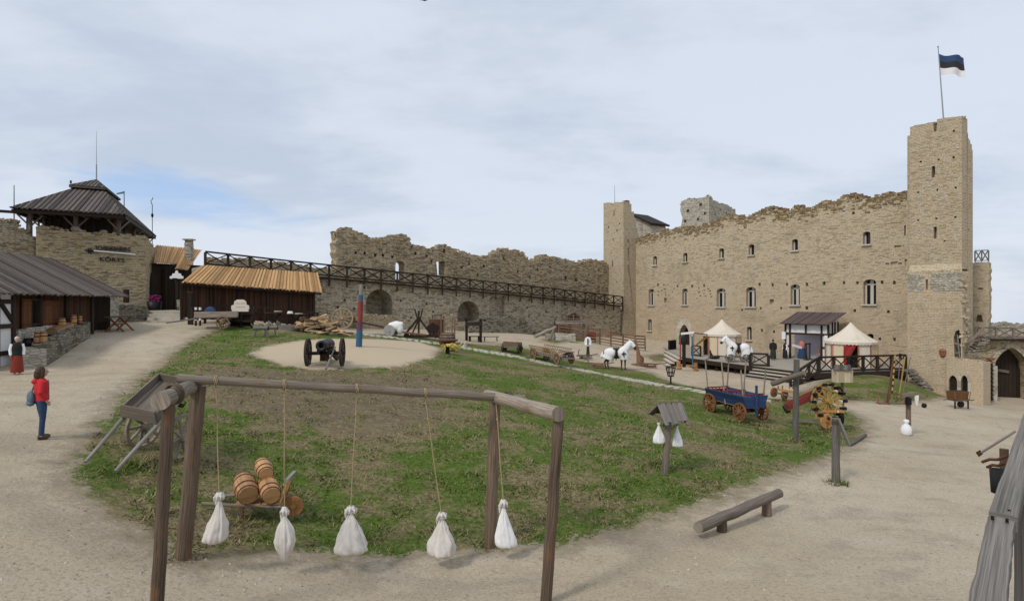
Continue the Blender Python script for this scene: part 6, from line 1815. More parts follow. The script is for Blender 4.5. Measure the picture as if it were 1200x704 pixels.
# ------------------------------------------------------------------ swing frame with hanging sacks in the foreground
def swing():
    pBL, pBR = P(212, 650, 10.4), P(574, 637, 12.6); pFL, pFR = P(180, 724, 8.5), P(637, 704, 9.8)
    tBL, tBR, tFL, tFR = P(233, 452, 10.4), P(580, 468, 12.6), P(198, 474, 8.5), P(655, 487, 9.8)
    root = thing('sack_swing_frame', 'rough log frame of four posts and a long top beam in the foreground', 'frame', (pBL + pBR) / 2)
    for a, t, r in ((pBL, tBL, .125), (pBR, tBR, .12), (pFL, tFL, .086), (pFR, tFR, .09)):
        mb = MB(); a = a - Z * .5; mb.log(a, t, r * 1.05, r * .96, 20, 10, .015, .008); mb.build('post', M['postwood'], root, True)
    mb = MB(); mb.log(P(208, 443, 10.1), P(614, 467, 12.45), .074, .08, 20, 14, .03, .01); mb.build('long_beam', M['greylog'], root, True)
    mb = MB(); mb.log(P(188, 470, 8.25), P(232, 449, 10.9), .12, .115, 20, 8, .02, .006); mb.build('side_beam', M['greylog'], root, True)
    mb = MB(); mb.log(P(571, 463, 12.9), P(655, 485, 9.65), .12, .12, 20, 8, .02, .006); mb.build('side_beam', M['greylog'], root, True)
    # lashings
    for c, ax in ((P(232, 449, 10.35), (1, .3, -.02)), (P(596, 467, 12.3), (1, .4, 0)), (P(204, 462, 8.9), (.3, 1, 0))):
        ax = Vector(ax).normalized(); u = ax.cross(Z).normalized(); v = u.cross(ax); mb = MB()
        pts = [c + ax * (k / 40 * .10 - .05) + (u * math.cos(k * .52) + v * math.sin(k * .52)) * .145 for k in range(41)]
        mb.tube(pts, .012, 6, True, True); mb.build('lashing', M['darkrope'], root, True)
    A, B = P(208, 443, 10.1), P(614, 467, 12.45)
    def onbeam(px):
        lo, hi = 0, 1
        for _ in range(40):
            m_ = (lo + hi) / 2; q = A.lerp(B, m_); x = CX + q.x / q.y * F
            if x < px: lo = m_
            else: hi = m_
        return A.lerp(B, lo)
    data = [(253, 257, 580, 638, 27, .30, 1, 0.05, -.16, 'limp slack white sack, leftmost under the long beam'),
            (333, 333.5, 597, 659, 22, .26, 2, .0, 0, 'slim pointed white sack second from the left under the beam'),
            (418, 411, 596, 650, 41, .42, 3, .06, 0, 'wide full white sack hanging in the middle of the beam'),
            (498, 517.5, 603, 653, 36, .42, 4, .08, 0, 'full squat white sack swung to the right of its rope top'),
            (581, 590, 588, 643, 25, .30, 5, .0, .10, 'bright white sack hanging beside the right rear post')]
    for k, (x0, x1, yt, yb, wpx, dd, seed, flat, tip, lab) in enumerate(data):
        q = onbeam(x0); d = q.y + (-.35 if k == 4 else -.1)
        top = P(x1, yt, d); h = (yb - yt) / F * d; w = wpx / F * d
        t = thing('hanging_sack', lab, 'sack', top - Z * h, 0, 'white sacks hanging from the long beam')
        q2 = q - Z * .10; mb = MB(); pts = [q2 + Z * .02, q2.lerp(top, .25) + Vector((.006, 0, 0)), q2.lerp(top, .6) - Vector((.005, 0, 0)), top]
        mb.tube(pts, .0105, 6); 
        ctr = q; ax = (B - A).normalized(); u = ax.cross(Z).normalized(); v = u.cross(ax)
        mb.tube([ctr + ax * (i / 26 * .05 - .025) + (u * math.cos(i * .5) + v * math.sin(i * .5)) * .086 for i in range(27)], .010, 6)
        kn = q2.lerp(top, .18); mb.ell(kn, (.022, .022, .035), None, 7, 5); mb.tube([kn, kn + Vector((.03, 0, -.07)), kn + Vector((.035, .01, -.13))], .006, 5)
        mb.build('rope', M['rope'], t, True)
        L = Vector((0, 0, h + .02))
        sack_mesh(t, L, w, dd, h, seed, .13, M['white'] if k == 4 else M['sack'], .9 if k in (1,) else .3, 'sack', flat, tip)
        mb = MB(); rr = w * .10
        mb.tube([L + Vector((math.cos(i * .7) * (.03 + w * .045), math.sin(i * .7) * (.03 + w * .045), -h * .12 + .004 * i)) for i in range(22)], .008, 5); mb.build('tie', M['white'], t)
        # bunched neck falling over the tie
        mb = MB(); s = w * .10 + .025; rr_ = random.Random(seed)
        for q in range(7):
            an = q * .9 + seed; ex = Vector((math.cos(an), math.sin(an), 0)); dn = h * rr_.uniform(.08, .22) * (1.3 if math.cos(an) < 0 else .7)
            mb.tube([L + ex * .01 - Z * h * .1, L + ex * s * .6 + Z * .015, L + ex * s * 1.1 - Z * dn * .4, L + ex * s * 1.15 - Z * dn], [.02, .03, .028, .012], 7, squash=(.6, 1.3))
        blend(mb, 'neck_fold', M['sack'], t, .012, 2)
swing()

def log_bench():
    a, c = P(818, 618, 13.3), P(913, 577.5, 15.6)
    root = thing('log_bench', 'round grey balancing log resting on two short dark stumps on the gravel', 'bench', G(870, 622))
    mb = MB(); mb.log(a, c, .125, .115, 24, 10, .025, .01); mb.build('log', M['postlog'], root, True)
    for x, y, d in ((848, 629, 13.9), (895, 606, 15.2)):
        b_ = P(x, y, d); f = (b_.y - a.y) / (c.y - a.y); t = a.lerp(c, f); mb = MB(); mb.log(Vector((t.x, t.y, b_.z - .2)), Vector((t.x, t.y, t.z - .07)), .12, .115, 14, 4, .05, .01); mb.build('stump', M['postwood'], root, True)
M['postlog'] = wood('grey_brown_log', (.13, .105, .085), (.30, .25, .205), worn=(.22, .11, .05), wornamt=.2)
log_bench()

# ------------------------------------------------------------------ rampart rail beside the viewer
def rampart():
    j = P(1172, 607, 1.95)
    root = thing('rampart_rail', 'weathered grey plank rail of the viewing walkway in the near right corner', 'railing', (1.6, 2.0, -1.75))
    # rail runs away to the right
    a0 = P(1152, 735, 1.30); j0 = P(1173, 607, 1.98); e0 = P(1208, 488, 3.7)
    d = (e0 - a0); d.z = 0; d.normalize(); nn = Vector((d.y, -d.x, 0))
    def plank(a, c, w, th, name, off=0, dz=0, seed=0):
        mb = MB(); n = 14; rows = []
        r = random.Random(seed)
        for i in range(n + 1):
            p = a.lerp(c, i / n) + Z * dz
            ee = [r.uniform(-.002, .002) for _ in range(2)]
            rows.append([p + nn * (off - w / 2 + ee[0]), p + nn * (off - w / 4) + Z * .004, p + nn * off + Z * .005, p + nn * (off + w / 4) + Z * .003, p + nn * (off + w / 2 + ee[1])])
        V = [q for row in rows for q in row] + [q - Z * th for row in rows for q in row]
        m = 5; N_ = len(rows) * m; FA, UV = [], []
        L = (c - a).length; o = r.uniform(0, 20)
        for i in range(n):
            for k in range(m - 1):
                u0, u1 = L * i / n + o, L * (i + 1) / n + o; v0, v1 = w * k / 4 + o, w * (k + 1) / 4 + o
                FA.append((i * m + k, i * m + k + 1, (i + 1) * m + k + 1, (i + 1) * m + k)); UV.append([(u0, v0), (u0, v1), (u1, v1), (u1, v0)])
            for k, s in ((0, 1), (m - 1, -1)):
                FA.append((i * m + k, (i + 1) * m + k, N_ + (i + 1) * m + k, N_ + i * m + k)); UV.append([(L * i / n + o, 0), (L * (i + 1) / n + o, 0), (L * (i + 1) / n + o, th), (L * i / n + o, th)])
        for i in (0, n): FA.append(tuple(i * m + k for k in range(m)) + tuple(N_ + i * m + k for k in range(m - 1, -1, -1))); UV.append([(k * .02, o) for k in range(m)] + [(k * .02, o + th) for k in range(m - 1, -1, -1)])
        mb.add(V, FA, UV, False)
        return mb.build(name, M['railwood'], root, True)
    plank(a0, j0 - d * .006, .068, .05, 'rail_plank', 0, 0, 3)
    plank(j0 + d * .006, e0 + d * .6, .074, .05, 'rail_plank', .006, .012, 4)
    plank(a0 - d * .3, e0 + d * .6, .05, .04, 'inner_rail', .11, -.10, 6)
    # posts and lower rail under the planks
    for f, dn in ((.42, .0), (.97, 0)):
        p = a0.lerp(e0, f); mb = MB(); mb.log(Vector((p.x + nn.x * .03, p.y + nn.y * .03, -1.9)), p + nn * .03 - Z * .055, .035, .035, 10, 4, .03, .003); mb.build('post', M['railwood'], root, True)
    mb = MB(); p = j0 + d * 1.25 - nn * .055; mb.log(Vector((p.x, p.y, -1.0)), p - Z * .01, .018, .018, 10, 3, .03, .003)
    mb.build('outer_post', M['postwood'], root, True)
    for c in (j0 + d * .05 + nn * .018, j0 - d * .06 + nn * .018, j0 - d * .06 - nn * .018):
        mb = MB(); mb.cyl(c + Z * .008, c + Z * .02, .005, .004, 8); mb.build('nail', M['iron'], root, True)
    # walkway floor and supporting wall under it
    wl = thing('rampart_wall', 'stone rampart with a plank walkway under the near rail', 'wall', (2.4, 1.6, -4.9))
    mb = MB()
    for i in range(16):
        p = a0 - d * .9 + d * (i * .3); mb.beam(Vector((p.x, p.y, -1.72)) + nn * .1, Vector((p.x, p.y, -1.72)) + nn * 2.4, .28, .06)
    mb.build('walkway_boards', M['postwood'], wl, True)
    mb = MB(); a, c = a0 - d * 1.2 + nn * .12, e0 + d * .3 + nn * .12
    V = [Vector((p.x, p.y, z)) for z in (-5.6, -1.8) for p in (a, c, c + nn * 2.3, a + nn * 2.3)]
    mb.add(V, [(0, 1, 5, 4), (1, 2, 6, 5), (2, 3, 7, 6), (3, 0, 4, 7), (4, 5, 6, 7)]); mb.build('masonry', M['curtain'], wl, True)
    # forged tools and a bucket hanging on the outside of the rail
    for k, (x0, y0, x1, y1, dd, lab) in enumerate([(1150, 530, 1190, 505, 3.2, 'long thin rod with a flat spade tip hung outside the near rail'), (1151, 541, 1181, 534, 2.95, 'upper of two short twisted iron bars poking out from the near rail'), (1157, 547, 1178, 542, 2.85, 'lower of two short twisted iron bars poking out from the near rail')]):
        a, c = P(x0, y0, dd), P(x1, y1, dd - .12)
        t = thing('iron_rod', lab, 'tool', a)
        mb = MB(); mb.tube([a, a.lerp(c, .3) + Z * (.004 if k else 0), a.lerp(c, .6) - Z * (.006 if k else 0), c], .006 if k == 0 else .007, 7); mb.build('shaft', M['rust'] if k else M['greywood'], t, True)
        if k == 0:
            mb = MB(); e = (a - c).normalized(); s = Vector((.007, 0, -.009)); e = e * .6; mb.add([a + s, a - s, a - s * 1.2 + e * .04, a + s * 1.2 + e * .04, a + s + Z * .006, a - s + Z * .006, a - s * 1.2 + e * .04 + Z * .004, a + s * 1.2 + e * .04 + Z * .004], [(0, 1, 2, 3), (7, 6, 5, 4), (0, 4, 5, 1), (1, 5, 6, 2), (2, 6, 7, 3), (3, 7, 4, 0)]); mb.build('spade_tip', M['rust'], t, True)
    b = thing('black_bucket', 'narrow black bucket hanging outside the near walkway rail', 'bucket', P(1171, 577, 2.65))
    mb = MB(); h = 27 / F * 2.65
    mb.lathe([(.0, 0), (.03, 0), (.036, h), (.031, h), (.028, .02)], 14); mb.build('pail', M['black'], b)
rampart()

# ------------------------------------------------------------------ carts on the mound
def tip_cart():
    c = P(183, 505, 14.6); a = heading(P(100, 545, 12.9), P(205, 470, 16.0))
    root = thing('tipping_cart', 'old grey wooden two wheeled cart tipped forward onto its shafts on the grass', 'cart', Vector((c.x, c.y, H(c.x, c.y))))
    # box floor: four corners taken in space
    f0, f1, r1, r0 = P(143, 486, 13.7), P(183, 494, 13.5), P(213, 452, 15.3), P(187, 446, 15.6)
    up = (f1 - f0).cross(r0 - f0).normalized()
    if up.z < 0: up = -up
    mb = MB(); n = 7
    for i in range(n):
        p, q = f0.lerp(f1, (i + .5) / n), r0.lerp(r1, (i + .5) / n); mb.beam(p, q, (f1 - f0).length / n - .012, .04, up=up)
    mb.build('floor', M['oldwood'], root, True)
    for p, q, nm in ((f0, r0, 'side_board'), (f1, r1, 'side_board'), (f0, f1, 'front_board'), (r0, r1, 'tail_board')):
        mb = MB(); hh = .24 if nm != 'front_board' else .27
        mb.beam(p + up * (hh / 2 - .03), q + up * (hh / 2 - .03), .05, hh, up=up, jit=.012); mb.build(nm, M['oldwood'], root, True)
    mb = MB()
    for f in (.15, .5, .85): p, q = f0.lerp(r0, f), f1.lerp(r1, f); mb.beam(p - up * .07, q - up * .07, .08, .09, up=up)
    mb.build('cross_bearers', M['darkwood'], root, True)
    for p, q in ((P(100, 541, 12.9), f0 - up * .1), (P(135, 552, 12.6), f1 - up * .1)):
        bk = q + (r0 - f0).normalized() * 1.4; mb = MB(); g0 = p.copy(); g0.z = max(p.z, H(p.x, p.y) + .03); mb.tube([g0, g0.lerp(q, .5), q, bk], [.036, .042, .045, .045], 10); mb.build('shaft', M['greywood'], root, True)
    ax = (f1 - f0).normalized(); m0, m1 = f0.lerp(r0, .72), f1.lerp(r1, .72)
    Mi = ROOTM[root.name].inverted()
    for p, s in ((m0, -1), (m1, 1)):
        cc = p + ax * s * .18 - up * .25; r_ = .58
        cc.z = max(cc.z, H(cc.x, cc.y) + r_ - .03) if False else H(cc.x, cc.y) + r_ - .02
        wheel(root, Mi @ cc, ax, r_, M['greylog'], 10, .07, .08)
    mb = MB(); mb.cyl(m0 - up * .25 - ax * .2, m1 - up * .25 + ax * .2, .05, .05, 8); mb.build('axle', M['darkwood'], root, True)
tip_cart()

def barrel_barrow():
    c = G(302, 606); root = thing('hand_barrow', 'low wooden hand barrow with a slatted back carrying three small barrels', 'barrow', c, 0)
    X = Vector((1, .10, 0)).normalized(); Y = Vector((-.10, 1, 0)).normalized(); h = .30; d0 = c.y
    def L(x, y, z): return c + X * x + Y * y + Z * z
    for y in (-.27, .30):
        mb = MB(); mb.log(L(-1.0, y, h + .10), L(.55, y, h - .02), .035, .04, 8, 6, .06, .015); mb.build('handle', M['oldwood'], root, True)
    mb = MB()
    for i in range(7): x = -.32 + i * .135; mb.beam(L(x, -.3, h + .05), L(x, .33, h + .05), .11, .03)
    mb.build('bed', M['honey'], root, True)
    mb = MB()
    for y in (-.25, -.09, .07, .23): mb.beam(L(.50, y, h), L(.66, y, h + .5), .045, .04)
    mb.build('back_slats', M['honey'], root, True)
    mb = MB(); mb.beam(L(.67, -.33, h + .52), L(.67, .33, h + .52), .07, .07); mb.build('back_rail', M['greywood'], root, True)
    for y in (-.27, .3): mb = MB(); mb.beam(L(-.25, y, 0), L(-.22, y, h), .06, .06); mb.build('leg', M['rustwood'], root, True)
    Mi = ROOTM[root.name].inverted(); wheel(root, Mi @ L(.72, 0, .2), Y, .21, M['honey'], 8, .06, .05, True)
    ax = (Y * .84 - X * .42 + Z * .22)
    axn = ax.normalized()
    for (x, y, z, r, l, lab) in [(-.06, -.40, h + .27, .235, .70, 'largest of three oak barrels on the hand barrow, lying at the left'), (.39, -.38, h + .24, .21, .62, 'lower right oak barrel lying on the hand barrow'), (.20, -.10, h + .60, .178, .54, 'smallest oak barrel resting on top of the other two on the barrow')]:
        barrel(lab, L(x, y, z), r, l, axn, 'barrels on the hand barrow')
barrel_barrow()

def blue_wagon():
    c = G(861, 488); a = math.atan2(.95, -.31)
    root = thing('blue_wagon', 'bright blue four wheeled hay wagon with tall upright poles on the grass', 'wagon', c, a)
    L = 2.7; w = .95
    for sx in (-1, 1):
        for sy in (-1, 1): wheel(root, (sx * L * .40, sy * w * .62, .48 if sx > 0 else .42), (0, 1, 0), .48 if sx > 0 else .42, M['honeyred'], 10, .07, .07)
        mb = MB(); mb.beam((sx * L * .40, -w * .62, .45), (sx * L * .40, w * .62, .45), .1, .12); mb.build('axle', M['redpaint'], root)
    mb = MB(); mb.beam((-L * .5, 0, .5), (L * .5, 0, .52), .12, .12); mb.build('reach_pole', M['darkwood'], root)
    mb = MB()
    for i in range(5): mb.beam((-L / 2, -.4 + i * .2, .64), (L / 2, -.4 + i * .2, .66), .18, .05)
    mb.build('floor', M['oldwood'], root)
    for sy in (-1, 1):
        mb = MB(); V0 = Vector((0, sy * w * .5, .68)); tilt = Vector((0, sy * .16, .46))
        for k in range(2): p = V0 + tilt * (k * .52 + .22); mb.beam(p + Vector((-L / 2, 0, 0)), p + Vector((L / 2, 0, .04)), .05, .235, up=tilt)
        mb.build('side_board', M['bluepaint'], root)
    mb = MB()
    mb.prism([(-.48, .62), (.48, .62), (.66, 1.16), (-.66, 1.16)], -.03, .06, Matrix.Translation((-L / 2 - .03, 0, 0)) @ Matrix.Rotation(R(90), 4, 'Z')); mb.build('tail_board', M['bluepaint'], root)
    mb = MB(); mb.prism([(-.48, .64), (.48, .64), (.6, 1.1), (-.6, 1.1)], -.03, .06, Matrix.Translation((L / 2 + .03, 0, 0)) @ Matrix.Rotation(R(90), 4, 'Z')); mb.build('head_board', M['redpaint'], root)
    mb = MB(); mb.beam((-L / 2 - .1, 0, .3), (-L / 2 - .1, 0, 1.62), .08, .08, up=Vector((1, 0, 0))); mb.build('tail_stake', M['bluepaint'], root)
    for x in (-L * .46, 0.02, L * .46):
        for sy in (-1, 1):
            mb = MB(); mb.log((x, sy * w * .52, .6), (x + random.uniform(-.06, .06), sy * w * .70, 2.55 if x > -.5 else 2.3), .04, .03, 7, 4, .05, .01); mb.build('upright_pole', M['greylog'], root)
        mb = MB()
        for k in range(6): mb.beam((x, -.5 + k * .2, .72), (x, -.5 + k * .2, 1.2), .035, .035)
        mb.beam((x, -.6, 1.2), (x, .6, 1.2), .05, .06); mb.build('ladder_end', M['redpaint'], root)
        mb = MB(); mb.tube([(L * .46, -.68, 2.5), (L * .42, -.35, 2.66), (L * .46, 0, 2.7), (L * .46, .35, 2.66), (L * .46, .68, 2.5)], .025, 6); mb.build('hoop', M['greylog'], root)
M['honeyred'] = wood('red_brown_wheel_wood', (.14, .058, .025), (.27, .125, .055), var=.3)
blue_wagon()

def field_cannon():
    c = G(381, 431); c = P(381, 429, 30.0); c.z = H(c.x, c.y)
    root = thing('field_cannon', 'black iron cannon on a two wheeled carriage on the sandy patch', 'cannon', c, R(-84))
    # local x points the muzzle at the viewer
    for s in (-1, 1): wheel(root, (0, s * .82, .70), (0, 1, 0), .70, M['darkwheel'], 10, .10, .10, hub=.13)
    mb = MB(); mb.beam((0, -.95, .66), (0, .95, .66), .14, .16); mb.build('axle', M['darkwood'], root)
    mb = MB(); q = Matrix.Translation((-1.1, 0, 1.02)) @ Matrix.Rotation(R(90 - 2), 4, 'Y')
    mb.lathe([(.0, -.14), (.08, -.1), (.05, 0), (.28, .05), (.31, .2), (.29, .55), (.28, .6), (.27, 1.1), (.28, 1.14), (.25, 1.2), (.225, 1.9), (.25, 1.95), (.265, 2.05), (.24, 2.1), (.13, 2.1), (.12, 1.7), (.0, 1.7)], 20, q); mb.build('barrel', M['cannon'], root)
    for s in (-.24, .24):
        mb = MB(); mb.prism([(-2.1, .12), (-1.9, .1), (-.2, .62), (.5, .62), (.5, .86), (-.6, .95), (-1.0, .80), (-2.1, .32)], s - .06, .12); mb.build('cheek', M['darkwood'], root)
    mb = MB(); mb.box((.12, 0, .46), (.3, .4, .34)); mb.build('ammunition_box', M['brownwood'], root)
    mb = MB(); mb.log((-.10, .46, .95), (1.35, .30, .04), .045, .05, 8, 5, .04, .01); mb.build('trail_pole', M['greywood'], root)
M['darkwheel'] = wood('black_brown_wheel', (.030, .021, .017), (.075, .055, .045), var=.3)
field_cannon()

def striped_pole():
    b_ = P(420.5, 405, 36); t = P(423.5, 333, 36); b_.z = H(b_.x, b_.y)
    root = thing('painted_pole', 'tall slim blue and red painted pole at the edge of the sandy patch', 'pole', b_)
    cuts = [(0, .26, 'poleblue', .19), (.26, .40, 'mixpole', .175), (.40, .73, 'redpaint', .16), (.73, .83, 'poleblue', .135), (.83, 1.0, 'greywood', .11)]
    for a, c, m_, r in cuts:
        mb = MB(); mb.cyl(b_.lerp(t, a) - Z * (.2 if a == 0 else 0), b_.lerp(t, c), r, r * .97, 12); mb.build({'poleblue': 'blue_band', 'mixpole': 'worn_band', 'redpaint': 'red_band', 'greywood': 'bare_top'}[m_], M[m_], root, True)
    mb = MB(); 
    for s in (-1, 1): mb.beam(t - Z * .1, t + Vector((s * .28, 0, -.04)), .05, .05)
    mb.build('cross_peg', M['greywood'], root, True)
M['mixpole'] = wood('worn_violet_paint', (.12, .05, .09), (.20, .12, .16), worn=(.22, .2, .18), wornamt=.4)
striped_pole()

def roofed_post():
    b_ = P(778, 545, 17.5); b_.z = H(b_.x, b_.y)
    root = thing('roofed_post', 'leaning timber post with a little gabled plank roof on the grass', 'shelter', b_)
    k = 17.5 / F
    def L(px, py, dy=0): return P(px, py, 17.5 + dy)
    mb = MB(); mb.log(b_ - Z * .25, L(784, 484), .105, .10, 10, 5, .04, .01); mb.build('post', M['oldwood'], root, True)
    A0, A1 = L(771, 473, -.30), L(800, 472, .45)           # ridge
    E0, E1 = L(780, 496, -.60), L(808, 494, .15)           # right eave
    W0_, W1_ = L(760, 484, .05), L(789, 482, .80)          # left eave
    mb = MB(); planked(mb, E0, E1, A1, A0, 9, .03); mb.build('roof_slope', M['greywood'], root, True)
    mb = MB(); planked(mb, W0_, W1_, A1, A0, 9, .03); mb.build('roof_slope', M['oldroof'], root, True)
    mb = MB(); mb.beam(A0.lerp(A1, .1) - Z * .09, A0.lerp(A1, .9) - Z * .09, .07, .08)
    for f in (.12, .88):
        mb.beam(E0.lerp(E1, f).lerp(A0.lerp(A1, f), .1) - Z * .06, W0_.lerp(W1_, f).lerp(A0.lerp(A1, f), .1) - Z * .06, .06, .06)
        mb.beam(E0.lerp(E1, f) - Z * .05, A0.lerp(A1, f) - Z * .05, .05, .05); mb.beam(W0_.lerp(W1_, f) - Z * .05, A0.lerp(A1, f) - Z * .05, .05, .05)
    mb.build('roof_frame', M['oldwood'], root, True)
    mb = MB(); mb.beam(L(776, 500), L(785, 490), .06, .06); mb.beam(L(795, 496), L(785, 505), .06, .06); mb.build('brace', M['oldwood'], root, True)
    for (x, yt, yb, w, lab, dy) in [(772, 495, 520, 15.5, 'left white sack hanging under the little plank roof', -.05), (793.5, 498, 524, 12.5, 'right white sack hanging under the little plank roof', .05)]:
        top = L(x, yt, dy); h = (yb - yt) * k; t = thing('hanging_sack', lab, 'sack', top - Z * h, 0, 'white sacks under the plank roof')
        sack_mesh(t, (0, 0, h), w * k, .22, h, int(x), .1, M['white'], .3, 'sack'); mb = MB(); mb.cyl((0, 0, h - .02), (0, 0, h + .14), .012, .012, 5); mb.build('rope', M['rope'], t)
roofed_post()

def posts():
    b_ = P(932, 515, 24); b_.z = H(b_.x, b_.y); t = P(933.5, 421, 24)
    root = thing('quintain_post', 'tall grey round post with a slanting log arm on the grass', 'post', b_)
    mb = MB(); mb.log(b_ - Z * .3, t, .115, .11, 12, 8, .04, .01); mb.build('post', M['greypost'], root, True)
    mb = MB(); mb.log(P(904.5, 449.5, 24.35), P(943, 437, 23.4), .11, .10, 12, 5, .04, .01); mb.build('arm', M['oldwood'], root, True)
    mb = MB(); c = P(933, 441, 23.9); mb.tube([c + Vector((math.cos(i * .6) * .14, math.sin(i * .6) * .14, .004 * i - .05)) for i in range(30)], .014, 5); mb.build('lashing', M['darkrope'], root, True)
    b_ = P(979, 564, 18); b_.z = H(b_.x, b_.y); t = P(980, 490, 18)
    root = thing('short_post', 'short grey post with a frayed slanting board at the edge of the grass', 'post', b_)
    mb = MB(); mb.log(b_ - Z * .3, t, .115, .11, 12, 7, .04, .01); mb.build('post', M['greypost'], root, True)
    mb = MB(); mb.beam(P(982, 491, 17.9), P(995, 521, 17.6), .05, .15, up=Vector((0, 1, 0))); mb.build('slant_board', M['greywood'], root, True)
    mb = MB(); c = P(980, 495, 18); mb.tube([c + Vector((math.cos(i * .6) * .125, math.sin(i * .6) * .125, .004 * i - .05)) for i in range(30)], .012, 5); mb.build('lashing', M['darkrope'], root, True)
    # kerb log at the grass tip
    t = thing('kerb_log', 'grey log kerb lying on the tip of the grass beside the path', 'log', G(1006, 516))
    mb = MB(); pts = [G(995, 523) + Z * .05, G(1004, 518) + Z * .06, G(1014, 511) + Z * .06]; mb.tube(pts, .07, 8); mb.build('log', M['greypost'], t, True)
    # arrow post on the path
    b_ = P(1064.5, 508, 27); b_.z = H(b_.x, b_.y); t = P(1064.5, 463, 27)
    root = thing('cross_post', 'brown post with a short cross board and hanging white rag on the path', 'post', b_)
    mb = MB(); mb.log(b_ - Z * .2, t, .10, .10, 10, 5, .03, .005); mb.build('post', M['postwood'], root, True)
    mb = MB(); mb.beam(P(1057, 463.5, 26.9), P(1072, 461, 27), .12, .14); mb.build('cross_board', M['oldwood'], root, True)
    mb = MB(); mb.log(P(1064.5, 474, 26.85), P(1064.5, 466, 26.85), .125, .125, 10, 2, .03, .005); mb.build('iron_collar', M['iron'], root, True)
    r = thing('white_rag', 'white cloth rag hanging from the cross board of the brown post', 'cloth', P(1074, 475, 27))
    mb = MB(); g_ = []
    for i in range(7):
        y = 463 + i * 2; w = 2.6 - .2 * i; g_.append([P(1074 + (j / 5 - .5) * 2 * w, y + (1.2 if j in (1, 4) and i == 6 else 0), 26.95 + .05 * math.sin(j * 2 + i)) for j in range(6)])
    mb.sheet(g_, True, None, .012); mb.build('cloth', M['white'], r, True)
    s = thing('standing_sack', 'plump white tied sack standing at the foot of the brown post', 'sack', G(1062, 510))
    mb = MB(); pr = [(.0, 0), (.17, .01), (.22, .08), (.22, .26), (.17, .42), (.08, .50), (.075, .54), (.12, .6), (.10, .68), (.03, .70)]; mb.lathe(pr, 18, None, True, None, True, True, 1, lambda a, i: 1 + .05 * math.sin(a * 7 + i)); mb.build('sack', M['white'], s)
    s = thing('iron_ball', 'small dark iron ball lying on the path by the stage', 'ball', G(1083, 478)); mb = MB(); mb.ell((0, 0, .13), .14, None, 12, 8); mb.build('ball', M['iron'], s)
M['greypost'] = wood('grey_round_post', (.085, .078, .068), (.19, .175, .15), var=.2, worn=(.10, .075, .055), wornamt=.35, crack=.6)
posts()

def wheel_gun():
    c = G(968, 503); k = c.y / F
    root = thing('wheel_of_guns', 'cart carrying a big yellow spoked wheel set with dark pegs and a red trough', 'war machine', c, 0)
    hd = Vector((.35, -1, 0)).normalized(); sd_ = Vector((1, .35, 0)).normalized()
    cc = P(970, 470, c.y - .1); r = 21.5 * k
    Mi = ROOTM[root.name].inverted()
    ax = Vector((.15, -1, .12)).normalized(); a = (Z - ax * ax.z).normalized(); b_ = ax.cross(a)
    mb = MB(); n = 36
    for rr in (r * .95, r * .62):
        mb.tube([cc + (a * math.cos(6.2832 * i / n) + b_ * math.sin(6.2832 * i / n)) * rr for i in range(n)], .045 if rr > r * .8 else .03, 6, False, True, None, True)
    for i in range(14): an = 6.2832 * i / 14; mb.beam(cc, cc + (a * math.cos(an) + b_ * math.sin(an)) * r * .96, .055, .05, up=ax)
    mb.cyl(cc - ax * .2, cc + ax * .2, .14, .12, 12)
    mb.build('spoked_wheel', M['yellow'], root, True)
    for i in range(14):
        an = 6.2832 * (i + .5) / 14; p = cc + (a * math.cos(an) + b_ * math.sin(an)) * r * .92
        mb = MB(); mb.cyl(p - ax * .12, p + ax * .22, .06, .075, 8); mb.build('dark_peg', M['iron'], root, True)
        p = cc + (a * math.cos(an) + b_ * math.sin(an)) * r * .70
        if i % 2 == 0: mb = MB(); mb.cyl(p - ax * .05, p + ax * .16, .05, .05, 8); mb.build('pale_peg', M['grate'] if i > 6 else M['yellow'], root, True)
    mb = MB(); p, q = P(921.5, 479, c.y + .4), P(962, 461, c.y + .2); u = Z
    mb.beam(p, q, .42, .1); mb.beam(p + Vector((0, -.2, .12)), q + Vector((0, -.2, .12)), .05, .22); mb.beam(p + Vector((0, .2, .12)), q + Vector((0, .2, .12)), .05, .22); mb.build('red_trough', M['redpaint'], root, True)
    mb = MB(); mb.cyl(p - (q - p) * .05, p + (q - p) * .06, .2, .2, 10); mb.build('roller', M['darkwood'], root, True)
    mb = MB(); mb.beam(P(924, 491.5, c.y - .3), P(966, 492, c.y - .3), .07, .07); mb.build('draw_shaft', M['oldwood'], root, True)
    mb = MB(); mb.beam(P(955, 481, c.y), P(986, 481, c.y), .5, .09); mb.beam(P(957, 481, c.y - .25), P(956, 490, c.y - .25), .07, .07); mb.beam(P(978, 470, c.y), P(992, 469.5, c.y), .08, .08); mb.build('cart_frame', M['honey'], root, True)
    mb = MB(); mb.cyl(P(975, 459, c.y + .3), P(987, 455.5, c.y + .1), .10, .12, 10); mb.build('gun_barrel', M['iron'], root, True)
    w1 = P(968.5, 493.5, c.y - .35); wheel(root, Mi @ w1, (.25, -1, 0), 8.6 * k, M['honey'], 8, .1, .08, True)
    w2 = P(986, 489, c.y + .55); wheel(root, Mi @ w2, (.95, -.25, 0), 8.0 * k, M['darkwheel'], 8, .1, .08, True)
wheel_gun()

